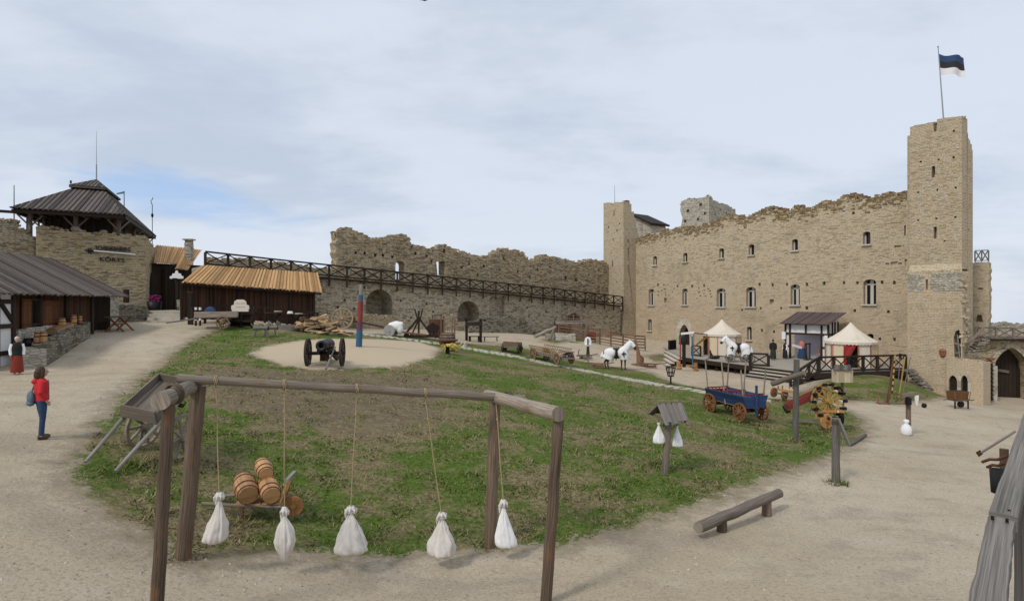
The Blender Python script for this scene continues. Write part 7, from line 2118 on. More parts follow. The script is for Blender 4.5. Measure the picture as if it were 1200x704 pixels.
def small_gun():
    c = G(914, 469); root = thing('small_gun_cart', 'little brown wooden cart with two solid disc wheels by the stage steps', 'cart', c)
    k = c.y / F
    Mi = ROOTM[root.name].inverted()
    for x, y, r in ((907, 459.5, 5.6), (919.5, 462.5, 5.8)): wheel(root, Mi @ P(x, y, c.y + .01 * x - 9.1), (.55, -.85, 0), r * k, M['honeyred'], 8, .12, .08, True)
    mb = MB(); mb.beam(P(906, 459.5, c.y), P(922, 462.5, c.y), .12, .12); mb.build('axle', M['oldwood'], root, True)
    mb = MB(); mb.beam(P(909, 455.5, c.y + .3), P(930, 459, c.y - .2), .35, .12); mb.build('bed', M['honey'], root, True)
    mb = MB(); mb.beam(P(922, 464, c.y), P(941, 467.5, c.y - .5), .07, .07); mb.build('draw_shaft', M['oldwood'], root, True)
    mb = MB(); [mb.beam(P(x, 455.5, c.y + .1), P(x, 451.5, c.y + .1), .05, .05) for x in (912, 917, 925, 929)]; mb.build('stakes', M['oldwood'], root, True)
small_gun()

def info_box():
    d = 36.5; c = Gd(987, d); root = thing('roofed_notice_box', 'pale board notice box with a little grey roof standing before the stage railing', 'notice board', c)
    mb = MB(); mb.beam(c - Z * .2, P(987, 434, d), .12, .12, up=Vector((1, 0, 0))); mb.build('post', M['rustwood'], root, True)
    mb = MB()
    for i in range(6): x = 977 + 20 * (i + .5) / 6; mb.beam(P(x, 447.5, d - .25), P(x, 433, d - .25), 20 / 6 / F * d - .006, .5, up=Vector((0, 1, 0)))
    mb.build('box', M['palewood'], root, True)
    mb = MB(); planked(mb, P(976, 434, d - .6), P(997.5, 434, d - .6), P(996, 427.5, d - .05), P(978, 427.5, d - .05), 8, .03); planked(mb, P(976, 433.5, d + .45), P(997.5, 433.5, d + .45), P(996, 427.5, d - .05), P(978, 427.5, d - .05), 8, .03); mb.build('roof', M['oldroof'], root, True)
info_box()

def pole_rack():
    d = G(1045, 474).y; root = thing('pole_rack', 'low red brown timber rack holding tall leaning poles below the stage', 'rack', G(1045, 474))
    mb = MB()
    for y in (462, 473): mb.beam(P(1028, y - 1, d), P(1061, y, d - .4), .06, .08)
    for x in (1029, 1037, 1041, 1060): mb.beam(P(x, 474, d - (x - 1028) * .012), P(x, 459.5, d - (x - 1028) * .012), .07, .07, up=Vector((1, 0, 0)))
    mb.beam(P(1027, 472, d + .3), P(1034, 476, d - .5), .07, .08)
    mb.beam(P(1040, 472, d), P(1048, 420, d + 1.0), .16, .05, up=Vector((0, 1, 0)))
    mb.build('rack', M['rustwood'], root, True)
    for k, (x0, y0, x1, y1, m_, r, lab, nm) in enumerate([(1045, 466, 1049, 416, 'yellow', .045, 'black and yellow banded pole in the rack', 'banded_pole'), (1053, 468, 1060.5, 418, 'yellow', .04, 'plain yellow pole leaning right in the rack', 'yellow_pole'), (1051, 468, 1055, 418, 'oldwood', .026, 'grey pole in the middle of the rack', 'grey_pole'), (1056, 470, 1067, 419, 'oldwood', .026, 'outermost grey spear leaning right in the rack', 'spear')]):
        a, c = P(x0, y0, d - .1), P(x1, y1, d + .9); t = thing(nm, lab, 'pole', a, 0, 'poles leaning in the rack'); mb = MB(); mb.cyl(a, c, r, r, 8); mb.build('shaft', M[m_], t, True)
        if k == 0:
            for i in range(6): mb = MB(); mb.cyl(a.lerp(c, .1 + i * .14), a.lerp(c, .16 + i * .14), r * 1.06, r * 1.06, 8); mb.build('black_band', M['iron'], t, True)
        if k == 3: mb = MB(); mb.cyl(c, c + (c - a).normalized() * .3, .05, .005, 6); mb.build('tip', M['steel'], t, True)
        if k == 2: mb = MB(); e = (c - a).normalized(); mb.box(c, (.1, .1, .4)); mb.build('head', M['iron'], t, True)
pole_rack()

def red_barrow():
    c = G(1122, 478); root = thing('tub_cart', 'small orange brown wooden tub cart parked before the twin pointed doors', 'cart', c, R(12)); s = c.y / F
    mb = MB(); w, h = 20 * s, 11 * s; z0 = 9 * s
    mb.prism([(-w * .40, z0), (w * .40, z0), (w * .5, z0 + h), (-w * .5, z0 + h)], -.3, .6); mb.build('tub', M['honeyorange'], root)
    mb = MB(); mb.box((0, 0, z0 + h), (w * .86, .45, .02)); mb.build('dark_inside', M['darkwood'], root)
    for x in (-w * .5, w * .42):
        mb = MB(); mb.beam((x, -.3, 0), (x, -.3, z0 + .12), .06, .06, up=Vector((1, 0, 0))); mb.build('leg', M['darkwood'], root)
    mb = MB(); [mb.beam((-w * .62, y, z0 + .02), (w * .8, y, z0 + .06), .05, .05) for y in (-.34, .34)]; mb.build('handles', M['oldwood'], root)
    wheel(root, (w * .34, .1, .2), (.2, 1, 0), .2, M['darkwheel'], 8, .06, .05)
    mb = MB(); [mb.beam((-w * .5 + w * k / 5, -.32, z0 + h * .05), (-w * .55 + w * 1.1 * k / 5, -.33, z0 + h), .03, .03) for k in range(6)]; mb.build('ribs', M['honeyred'], root)
M['honeyorange'] = wood('orange_brown_tub_wood', (.15, .07, .032), (.27, .14, .065), var=.5)
red_barrow()

# ------------------------------------------------------------------ clutter along the curtain wall
M['palewheel'] = wood('pale_brown_wheel_wood', (.27, .18, .10), (.44, .32, .20), var=.3)
M['honeygrey'] = wood('grey_brown_wheel_wood', (.16, .10, .06), (.30, .20, .13), var=.3)
def firewood():
    root = thing('firewood_heap', 'untidy heap of split logs and bark slabs beside the sandy patch', 'firewood', G(378, 391))
    d = G(378, 391).y
    mbf, mbb = MB(), MB()
    r = random.Random(3)
    for i in range(95):
        x = r.gauss(376, 14); y0 = 390 - max(0, r.gauss(0, 1)) * 0
        hgt = max(0, 1 - abs(x - 374) / 34) * 1.25
        z = r.random() * hgt
        p = Gd(x, d + r.uniform(-.9, .9)) + Z * (.08 + z); an = r.gauss(.25, .5); tl = r.gauss(0, .15); L = r.uniform(.5, 1.2)
        v = Vector((math.cos(an), math.sin(an), tl)).normalized() * L / 2
        (mbf if r.random() < .62 else mbb).beam(p - v, p + v, r.uniform(.08, .17), r.uniform(.06, .13), jit=.025)
    for i in range(16):
        p = Gd(362 + r.uniform(-10, 6), d + r.uniform(-.5, .5)) + Z * r.uniform(.1, .95); v = Vector((.2, -1, r.uniform(-.1, .1))).normalized() * .3; mbb.log(p - v, p + v, r.uniform(.08, .13), None, 8, 2, .08, .005)
    mbf.build('split_wood', M['firewood_end'], root, True); mbb.build('bark_logs', M['bark'], root, True)
    w = thing('big_cart_wheel', 'large spoked cart wheel leaning by the firewood heap', 'wheel', Gd(401, 49.5)); k = 49.5 / F
    wheel(w, (0, 0, 12.6 * k), (.12, -1, .12), 12.6 * k, M['palewheel'], 12, .12, .11, hub=.16)
    # long dark shaft lying behind
    t = thing('long_pole', 'long dark pole propped along the foot of the curtain wall', 'pole', Gd(432, 50.5)); mb = MB(); mb.log(P(405, 374, 51), P(459, 385, 49.5), .09, .07, 8, 6, .05, .02); mb.build('pole', M['darkwheel'], t, True)
    lg = thing('stone_sill', 'rough stone sill below the left round arch of the curtain wall', 'wall', LW.pt(LW.uz(440, 0)[0], -2)); pl = LW.shift(-.8)
    tp = pxy(pl, [(418, 372), (432, 369.5), (450, 371), (470, 374), (478, 379)]); mb = MB(); masonry(mb, pl, [(tp[-1][0], -6), (tp[0][0], -6)] + rag(tp, .4, .1, 2), [], .78); rubble(mb, pl, tp, 24, .28, .7, 3); mb.build('wall', M['ruin'], lg, True)
firewood()

def play_horse(px, py, s, label, rz):
    c = G(px, py); t = thing('wooden_play_horse', label, 'play horse', c, rz, 'wooden play horses by the firewood'); k = c.y / F * s
    def u(v): return v * k
    mb = MB(); mb.log((-u(9), 0, u(11)), (u(8), 0, u(11.5)), u(2.6), u(2.4), 10, 4, .04, .01); mb.build('body', M['greywood'], t)
    for sx in (-1, 1):
        for sy in (-1, 1): mb = MB(); mb.beam((sx * u(6), sy * u(1.2), u(10)), (sx * u(8), sy * u(3.2), 0), u(1.1), u(1.1)); mb.build('leg', M['greywood'], t)
    mb = MB(); mb.beam((u(6), 0, u(11)), (u(10), 0, u(18.5)), u(1.4), u(3)); mb.build('neck', M['greywood'], t)
    mb = MB(); mb.beam((u(9), 0, u(18.8)), (u(13.5), 0, u(15)), u(1.8), u(2.4)); [mb.beam((u(9), y, u(18.6)), (u(8.8), y, u(20.6)), u(.5), u(.7)) for y in (-u(.7), u(.7))]; mb.build('head', M['greywood'], t)
    mb = MB(); mb.tube([(-u(3), 0, u(13)), (-u(2), 0, u(15.5)), (u(1), 0, u(16)), (u(3.5), 0, u(13.2))], u(.45), 6); mb.build('saddle_hoop', M['darkwood'], t)
    mb = MB(); mb.lathe([(u(2.6), -u(.6)), (u(2.6), u(.6))], 12, Matrix.Translation((u(8.6), 0, u(11))) @ Matrix.Rotation(R(90), 4, 'Y')); mb.build('chest_disc', M['darkwheel'], t)
    mb = MB(); mb.beam((-u(8.5), 0, u(12.5)), (-u(12), u(0), u(17)), u(.6), u(.6)); mb.build('tail', M['rope'], t)
play_horse(306, 395, .95, 'white headed wooden play horse, left of the two', .15); play_horse(317, 394, .9, 'grey wooden play horse with dark chest disc, right of the two', .75)

def clutter():
    # cart by the shed fence
    c = Gd(255, 39.8); t = thing('farm_cart', 'old grey brown farm cart with one big spoked wheel showing before the shed', 'cart', c, R(20)); k = 39.8 / F
    for sy in (-1, 1): wheel(t, (.35, sy * .72, 7.3 * k + .02), (0, 1, 0), 7.3 * k, M['honeygrey'], 10, .09, .08)
    mb = MB(); mb.beam((.35, -.75, .45), (.35, .75, .45), .1, .1); mb.build('axle', M['oldwood'], t)
    mb = MB(); [mb.beam((-1.3, y, .72), (1.2, y, .74), .22, .05) for y in (-.45, -.22, 0, .22, .45)]; mb.build('bed', M['oldwood'], t)
    for sy in (-.58, .58): mb = MB(); mb.beam((-1.3, sy, .93), (1.2, sy, .95), .05, .34); mb.build('side_board', M['greylog'], t)
    mb = MB(); [mb.log((-1.2, y, .66), (-2.9, y * .9, .42), .05, .045, 7, 3, .04, .01) for y in (-.4, .4)]; mb.build('shafts', M['oldwood'], t)
    for i, (x, lab) in enumerate([(.0, 'small pale bundle, left of the two on the old farm cart'), (.6, 'larger pale folded bundle on the old farm cart')]):
        s = thing('cloth_bundle', lab, 'bundle', ROOTM[t.name] @ Vector((x - .5, 0, .78))); mb = MB(); mb.ell((0, 0, .16), (.22 + .12 * i, .2, .16), None, 10, 7); mb.build('cloth', M['sack'], s)
    # chest with a carved white crest
    c = Gd(283, 41.0); t = thing('crest_board_stand', 'broad white carved crest board on a dark stand in front of the shed', 'sign', c); k = 41.0 / F
    mb = MB(); [mb.beam((x, 0, -.1), (x, 0, 1.15), .12, .12, up=Vector((1, 0, 0))) for x in (-.7, 0, .7)]; mb.beam((-.85, -.1, .95), (.85, -.1, .95), .08, .16); mb.beam((-.85, -.12, .4), (.85, -.12, .4), .5, .12); mb.box((0, .15, .5), (1.5, .06, .9)); mb.build('stand', M['darkwood'], t)
    mb = MB(); mb.prism([(-.55, 1.05), (.55, 1.05), (.55, 1.2), (.95 - .35, 1.22), (.58, 1.45), (.42, 1.5), (.38, 1.72), (.2, 1.85), (-.2, 1.85), (-.38, 1.72), (-.42, 1.5), (-.58, 1.45), (-.6, 1.22), (-.55, 1.2)], -.22, .08); mb.build('crest_board', M['canvas'], t)
    mb = MB(); [mb.box((x, -.23, z), (.3, .015, .02)) for x in (-.15, .2) for z in (1.35, 1.6)]; mb.build('carved_lines', M['greylog'], t)
    # dark trestles and odd tools against the shed
    for i, (x, lab) in enumerate([(322, 'dark cross legged trestle standing left in the shed front'), (347, 'dark cross legged trestle standing right in the shed front')]):
        c = Gd(x, 43.2 + i * 1.2); t = thing('trestle', lab, 'trestle', c, R(25), 'cross legged trestles'); mb = MB()
        for y in (-.5, .5): mb.beam((-.4, y, 0), (.4, y + .02, .9), .08, .1); mb.beam((.4, y, 0), (-.4, y - .09, .9), .08, .1)
        mb.beam((0, -.6, .5), (0, .6, .5), .07, .07); mb.build('legs', M['darkwood'], t)
        mb = MB(); [mb.beam((-.5 + .25 * q, -.7, .93), (-.5 + .25 * q, .7, .93), .22, .05) for q in range(5)]; mb.build('top', M['brownwood'], t)
    for i, (x, d, lab) in enumerate([(326, 42.9, 'pale wooden bowl on the left trestle before the shed'), (340, 43.7, 'small pale folded cloth hung in the middle of the shed front'), (350, 44.2, 'pale round bread board on the right trestle before the shed')]):
        c = Gd(x, d); t = thing('bowl' if i == 0 else ('cloth' if i == 1 else 'board'), lab, ['bowl', 'cloth', 'board'][i], c + Z * .98); mb = MB()
        mb.lathe([(.1, 0), (.26, .06), (.3, .16), (.26, .14), (.05, .05)], 12) if i == 0 else mb.lathe([(.27 - .06 * (i == 1), 0), (.29 - .08 * (i == 1), .03), (.26 - .1 * (i == 1), .07 + .1 * (i == 1))], 12); mb.build('bowl' if i == 0 else 'piece', M['palewood'] if i != 1 else M['white'], t)
    c = Gd(246, 41.6); t = thing('blue_tarp', 'dark blue cloth heap on the fence behind the farm cart', 'cloth', c + Z * .5); mb = MB(); mb.ell((0, 0, .25), (.42, .2, .4), None, 10, 7); mb.ell((.2, 0, .0), (.5, .25, .25), None, 10, 7); mb.build('cloth', M['jeans'], t)
    # long trough by the play horses
    c = G(341, 387); t = thing('grey_trough', 'long low grey hewn trough behind the play horses', 'trough', c, R(8)); mb = MB(); mb.beam((-1.3, -.2, .2), (1.3, -.2, .2), .06, .36); mb.beam((-1.3, .2, .2), (1.3, .2, .2), .06, .36); mb.beam((-1.3, 0, .08), (1.3, 0, .08), .36, .06); mb.build('trough', M['greywood'], t)
    t = thing('saddle_hoop', 'small dark iron hoop stand behind the grey trough', 'stand', G(341, 384)); mb = MB(); mb.tube([(-.3, 0, 0), (-.22, 0, .3), (0, 0, .46), (.22, 0, .3), (.3, 0, 0)], .04, 6); mb.beam((0, 0, .44), (0, 0, .75), .04, .04); mb.build('hoop', M['iron'], t)
    # hand cart with a white draped load
    c = Gd(461, 48); t = thing('draped_hand_cart', 'hand cart with grey disc wheel and a white draped load by the curtain wall', 'cart', c, R(-8)); k = 48 / F
    for sy in (-1, 1): wheel(t, (-.15, sy * .55, 6.8 * k), (0, 1, 0), 6.8 * k, M['stonewheel'], 8, .1, .06, True)
    mb = MB(); mb.beam((-.5, 0, .45), (2.6, 0, .12), .14, .12); mb.beam((-.15, -.6, .45), (-.15, .6, .45), .1, .1); mb.build('frame', M['rustwood'], t)
    mb = MB(); wheel(t, (1.5, 0, .15), (0, 1, 0), .15, M['darkwheel'], 6, .08, .05, True)
    mb = MB(); mb.ell((.25, 0, .78), (.5, .36, .42), None, 14, 10); mb.ell((-.1, 0, .8), (.36, .34, .3), None, 12, 8); mb.ell((.55, 0, .55), (.25, .3, .42), None, 12, 8); mb.ell((.62, .05, .95), (.18, .2, .2), None, 10, 8)
    blend(mb, 'white_cover', M['white'], t, .05, 5)
    # trebuchet
    c = Gd(490, 49.5); t = thing('small_trebuchet', 'small dark timber trebuchet frame on rollers in front of the curtain wall', 'siege engine', c, R(10)); t.scale = (1.15, 1.15, 1.15)
    mb = MB()
    for y in (-.35, .35):
        mb.beam((-1.0, y, .12), (1.3, y, .12), .14, .16); mb.beam((-.95, y, .2), (-.02, y, 1.35), .12, .12); mb.beam((.9, y, .2), (.1, y, 1.35), .12, .12); mb.beam((.04, y, .2), (.04, y, 1.9), .12, .12)
        mb.beam((-.45, y + .01, .2), (-.0, y, 1.2), .08, .08)
    mb.build('frame', M['darkwood'], t)
    mb = MB(); mb.beam((-.25, -.14, 2.05), (.0, -.14, 1.2), .1, .1); mb.beam((.32, .1, 2.05), (.1, .1, 1.1), .1, .1); mb.build('arm', M['darkwheel'], t)
    mb = MB(); mb.prism([(.7, .35), (1.35, .35), (1.5, .8), (1.0, 1.1), (.6, .8)], -.3, .6); mb.build('counterweight', M['darkwood'], t)
    for x in (-.8, 1.2):
        for y in (-.5, .5): wheel(t, (x, y, .18), (0, 1, 0), .18, M['darkwheel'], 6, .08, .05, True)
    # cage, press and tub
    c = Gd(512, 52); t = thing('iron_cupboard', 'rust brown boarded cupboard standing by the curtain wall between the arches', 'cupboard', c, R(-20)); mb = MB(); [mb.beam((-.5 + .25 * i, -.3, .0), (-.5 + .25 * i, -.3, 1.55), .23, .05, up=Vector((0, 1, 0))) for i in range(5)]; mb.box((0, 0, .78), (1.15, .54, 1.5)); mb.build('case', M['rustbrown'], t)
    mb = MB(); [mb.beam((x, 0, 1.56), (x, 0, 1.86), .06, .06) for x in (-.4, .4)]; mb.beam((-.5, 0, 1.88), (.5, 0, 1.88), .08, .06); mb.build('top_frame', M['darkwheel'], t)
    c = Gd(525, 49); t = thing('timber_cage', 'tall open timber cage with upright bars beside the brown cupboard', 'cage', c, R(-12)); mb = MB()
    for x in (-.45, .45):
        for y in (-.35, .35): mb.beam((x, y, 0), (x, y, 2.0), .09, .09)
    [mb.beam((-.45, y, z), (.45, y, z), .07, .08) for y in (-.35, .35) for z in (1.95, .8)]; [mb.beam((x, -.36, .8), (x, -.36, 1.95), .03, .03) for x in (-.25, -.08, .1, .27)]; mb.build('frame', M['rustwood'], t)
    barrel('wide grey brown wooden tub beside the timber cage', Gd(524, 46), .62, 1.0, (0, 0, 1), None, M['oldwood'])
    # fire dish
    c = G(525, 419); c = P(524.5, 417.5, 40.5); c.z = H(c.x, c.y); t = thing('fire_dish', 'shallow rusty fire dish on a dark column stand on the mound', 'brazier', c); h = P(0, 401.5, c.y).z - c.z
    mb = MB(); mb.lathe([(.15, 0), (.13, h * .62), (.16, h * .64)], 12); [mb.beam((math.cos(a) * .12, math.sin(a) * .12, h * .6), (math.cos(a) * .42, math.sin(a) * .42, h * .98), .03, .03) for a in (0.3, 2.4, 4.5)]; mb.build('column', M['iron'], t)
    mb = MB(); mb.lathe([(.2, h - .05), (.66, h + .12), (.70, h + .20), (.66, h + .20), (.2, h + .02)], 18); mb.build('dish', M['rust'], t)
    s = thing('straw_bundle', 'yellow straw and white kindling heaped beyond the fire dish', 'straw', Gd(528, 43.2)); mb = MB(); mb.ell((0, 0, .3), (.5, .35, .3), None, 12, 8)
    for i in range(60): a = random.uniform(0, 6.28); mb.beam((math.cos(a) * .3, math.sin(a) * .3, random.uniform(.1, .55)), (math.cos(a + .6) * .7, math.sin(a + .6) * .5, random.uniform(.1, .5)), .03, .03)
    mb.build('straw', M['straw'], s); mb = MB(); [mb.beam((.6 + random.uniform(-.1, .3), 0, .2), (.9 + random.uniform(-.1, .3), .1, random.uniform(.3, .7)), .05, .04) for _ in range(8)]; mb.build('kindling', M['grate'], s)
    # stocks
    c = Gd(555, 53); t = thing('pillory', 'dark timber pillory with two upright posts and a cross board', 'pillory', c, R(14)); k = 53 / F
    for x in (-.62, .62): mb = MB(); mb.beam((x, 0, -.2), (x, 0, 1.95), .2, .2, up=Vector((1, 0, 0))); mb.build('post', M['darkwood'], t)
    mb = MB(); mb.beam((-.75, -.13, 1.52), (.75, -.13, 1.52), .08, .34); [mb.lathe([(.07, -.2), (.07, -.171)], 10, Matrix.Translation((x, 0, 1.52)) @ Matrix.Rotation(R(90), 4, 'X')) for x in ()]; mb.build('cross_board', M['darkwheel'], t)
    mb = MB(); mb.beam((-.5, -.35, .45), (.5, -.35, .45), .3, .07); [mb.beam((x, -.35, 0), (x, -.35, .42), .2, .08) for x in (-.4, .4)]; mb.build('bench', M['darkwood'], t)
    mb = MB(); mb.beam((.7, -.5, .42), (2.2, -.2, .38), .25, .07); [mb.beam((x, -.35, 0), (x, -.35, .38), .1, .1) for x in (.9, 2.0)]; mb.build('side_bench', M['oldwood'], t)
    # small flat wagon
    c = Gd(600, 49.5); t = thing('flat_wagon', 'small low wagon with an orange brown load on the far grass', 'wagon', c, R(-15)); k = 49.5 / F
    for x in (-.66, .66):
        for y in (-.42, .42): wheel(t, (x, y, .36), (1, .15, 0), .36, M['darkwheel'], 8, .12, .07)
    mb = MB(); mb.box((0, 0, .5), (1.3, 1.3, .12)); [mb.beam((-.68, s * .62, .68), (.68, s * .62, .68), .06, .26) for s in (-1, 1)]; mb.build('bed', M['oldwood'], t)
    mb = MB(); [mb.box((random.uniform(-.5, .5), random.uniform(-.45, .4), .66 + random.uniform(0, .16)), (random.uniform(.2, .4), .25, .14), None, None, .03) for _ in range(14)]; mb.build('load', M['honeyorange'], t)
    # long wicker wagon
    a, b_ = G(630, 420), G(664, 431); c = (a + b_) / 2; t = thing('wicker_wagon', 'long hay wagon with wicker ribbed sides and four wheels on the grass', 'wagon', c, heading(a, b_)); L = (b_ - a).length; k = c.y / F
    for x in (-L * .42, L * .42):
        for y in (-.6, .6): wheel(t, (x, y, .5), (0, 1, 0), .52 if x < 0 else .42, M['honeygrey'], 10, .09, .08)
        mb = MB(); mb.beam((x, -.6, .48), (x, .6, .48), .1, .1); mb.build('axle', M['oldwood'], t)
    mb = MB(); mb.beam((-L * .55, 0, .6), (L * .6, 0, .55), .9, .08); mb.build('bed', M['oldwood'], t)
    for y in (-1, 1):
        mb = MB(); n = 16
        for i in range(n): x = -L * .52 + L * .9 * i / (n - 1); mb.log((x, y * .42, .62), (x, y * .72, 1.25 - .12 * (i > 8)), .03, .028, 6, 2, .05, .01)
        for h, o in ((.8, .52), (1.0, .6), (1.22, .7)): mb.beam((-L * .54, y * o, h), (L * .40, y * o, h - .06), .05, .05)
        mb.build('wicker_side', M['wicker'], t)
    mb = MB(); [mb.log((L * .40 + .12 * i, -.5, .62), (L * .42 + .12 * i, .5, .98), .05, .05, 7, 2, .05, .01) for i in range(5)]; mb.beam((L * .35, 0, 1.0), (L * .62, 0, 1.02), .7, .05); mb.build('front_rack', M['greylog'], t)
    t2 = thing('fallen_trunk', 'pale forked dead trunk lying behind the wicker wagon', 'trunk', Gd(640, 57)); mb = MB(); mb.log(P(627, 394, 57), P(651, 383, 58), .2, .12, 8, 5, .1, .08); mb.log(P(644, 398, 56.5), P(649, 386, 57), .16, .12, 8, 3, .1, .04); mb.build('trunk', M['greylog'], t2, True)
    # stone trough by the pen
    t = thing('stone_trough', 'square pale stone trough in the weeds before the pen', 'trough', Gd(662, 61)); mb = MB(); mb.box((0, 0, .35), (2.0, .8, .8), None, None, .05); mb.box((-1.5, .2, .3), (.9, .7, .7), None, None, .06); mb.build('trough', M['keep'], t)
    # carved trunk on a plate
    c = P(749.5, 413, 51); c.z = H(c.x, c.y); t = thing('carved_trunk', 'slender leaning red brown carved tree trunk on a round base plate', 'sculpture', c); mb = MB(); mb.lathe([(.75, -.05), (.72, .1), (.3, .14)], 14); mb.build('base_plate', M['rustwood'], t)
    mb = MB(); mb.tube([(0, 0, .05), (-.04, 0, .5), (-.12, 0, 1.1), (-.25, 0, 1.7), (-.38, 0, 2.3)], [.28, .2, .14, .11, .07], 9, wob=.1); mb.tube([(.05, 0, .1), (.28, 0, .35), (.30, 0, .62), (.1, 0, .8)], [.12, .1, .08, .06], 7); mb.build('trunk', M['rustwood'], t)
    # plough like frames
    for i, (px, py, lab) in enumerate([(700, 431, 'low grey brown wooden plough on the grass near the standing white horse'), (762, 431, 'low brown wooden sledge on the gravel right of the carved trunk'), (686, 421, 'grey wooden cultivator frame at the foot of the white training dummy')]):
        c = G(px, py); t = thing(['plough', 'sledge', 'cultivator'][i], lab, ['plough', 'sledge', 'cultivator'][i], c, R([-8, -12, 30][i])); mb = MB()
        mb.beam((-.9, 0, .35), (.6, 0, .3), .1, .12); mb.beam((-.4, -.3, .1), (.5, -.3, .12), .09, .1); mb.beam((-.4, .3, .1), (.5, .3, .12), .09, .1); mb.beam((-.3, -.35, .22), (-.3, .35, .22), .09, .09); mb.beam((.35, -.35, .25), (.35, .35, .25), .09, .09)
        mb.build('frame', M['rustwood' if i < 2 else 'oldwood'], t)
        mb = MB(); mb.tube([(-.6, 0, .3), (-.75, 0, .6), (-.62, 0, .85)], .05, 6); mb.beam((.5, 0, .3), (1.3, 0, .42), .07, .07); [mb.beam((-.3 + .14 * q, -.28, .3), (-.3 + .14 * q, .28, .3), .1, .04) for q in range(4 if i == 1 else 2)]; mb.build('handle', M['honeyred' if i == 1 else 'oldwood'], t)
    # cresset
    c = P(786, 450.5, 36.5); c.z = H(c.x, c.y); t = thing('iron_cresset', 'black iron fire basket on a stand at the edge of the grass by the stage', 'brazier', c); zt = P(0, 430, 36.5).z - c.z; zb = P(0, 440.5, 36.5).z - c.z; mb = MB()
    for i in range(8): a = 6.2832 * i / 8; mb.beam((math.cos(a) * .17, math.sin(a) * .17, zb), (math.cos(a) * .29, math.sin(a) * .29, zt), .03, .03)
    for rr, z in ((.17, zb), (.22, (zb * .6 + zt * .4)), (.28, zt - .04)): mb.tube([(math.cos(6.2832 * i / 16) * rr, math.sin(6.2832 * i / 16) * rr, z) for i in range(16)], .022, 5, False, True, None, True)
    mb.build('basket', M['iron'], t); mb = MB(); mb.cyl((0, 0, 0), (0, 0, zb), .05, .05, 8); [mb.beam((0, 0, .14), (math.cos(a) * .3, math.sin(a) * .3, 0), .04, .04) for a in (.3, 2.4, 4.5)]; mb.lathe([(.0, zb - .02), (.17, zb)], 10); mb.build('stand', M['iron'], t)
    # training frame in front of the door
    c = G(805, 434); t = thing('quintain', 'upright training frame with red and blue posts and orange feet before the pointed door', 'quintain', c, 0); d = c.y
    def q(x, y, o=0): return P(x, y, d + o)
    for x, y in ((795, 433.5), (815, 435)):
        mb = MB(); b_ = Gd(x, d); mb.beam(b_ + Vector((-.32, -.35, .06)), b_ + Vector((.32, .35, .06)), .16, .14); mb.beam(b_ + Vector((0, 0, .05)), b_ + Vector((0, 0, .7)), .3, .08, up=Vector((0, 1, 0))); mb.build('foot', M['honey'], t, True)
    mb = MB(); mb.beam(q(795, 427), q(816, 429), .12, .14); mb.build('cross_bar', M['honey'], t, True)
    mb = MB(); mb.cyl(q(797, 430), q(797.5, 396), .06, .05, 8); mb.build('red_post', M['redpaint'], t, True)
    mb = MB(); mb.cyl(q(812, 432), q(811, 394), .07, .06, 8); mb.build('blue_post', M['poleblue'], t, True)
    mb = MB(); mb.beam(q(801.5, 430), q(801.5, 395), .26, .16, up=Vector((0, 1, 0))); mb.build('dark_upright', M['darkwood'], t, True)
    mb = MB(); mb.beam(q(798, 391, 0), q(813, 389.5), .16, .16); mb.build('white_arm', M['white'], t, True)
    mb = MB(); mb.ell(q(801.5, 399), (.3, .2, .42), None, 10, 8); mb.build('padded_body', M['black'], t, True)
    t = thing('awning_pole', 'red brown awning pole and yellow streamer beside the left tent', 'pole', Pz(815, 415, DZ)); mb = MB(); mb.cyl(P(812.5, 390, 56.5), P(829, 392, 57.5), .05, .05, 6); mb.cyl(P(813, 417, 56), P(813, 389.5, 56.5), .04, .04, 6); mb.build('pole', M['rustwood'], t, True)
    mb = MB(); mb.sheet([[P(829, 392.5, 57), P(829, 395.5, 57)], [P(820, 399, 56.3), P(820.5, 402, 56.3)], [P(815, 404, 56), P(815, 406, 56)]], False, None, .01); mb.build('streamer', M['yellow'], t, True)
    t = thing('dark_bundle', 'small black cloth bundle lying at the stage edge below the left tent', 'bundle', Pz(837, 420.5, DZ)); mb = MB(); mb.ell((0, 0, .16), (.5, .22, .17), Matrix.Rotation(-.3, 4, 'Z'), 12, 8); mb.tube([(-.2, 0, .2), (-.32, 0, .5), (-.38, 0, .8)], [.16, .1, .05], 8); mb.build('cloth', M['black'], t)
M['rustbrown'] = wood('rust_brown_boards', (.085, .042, .026), (.15, .078, .045), var=.4)
clutter()

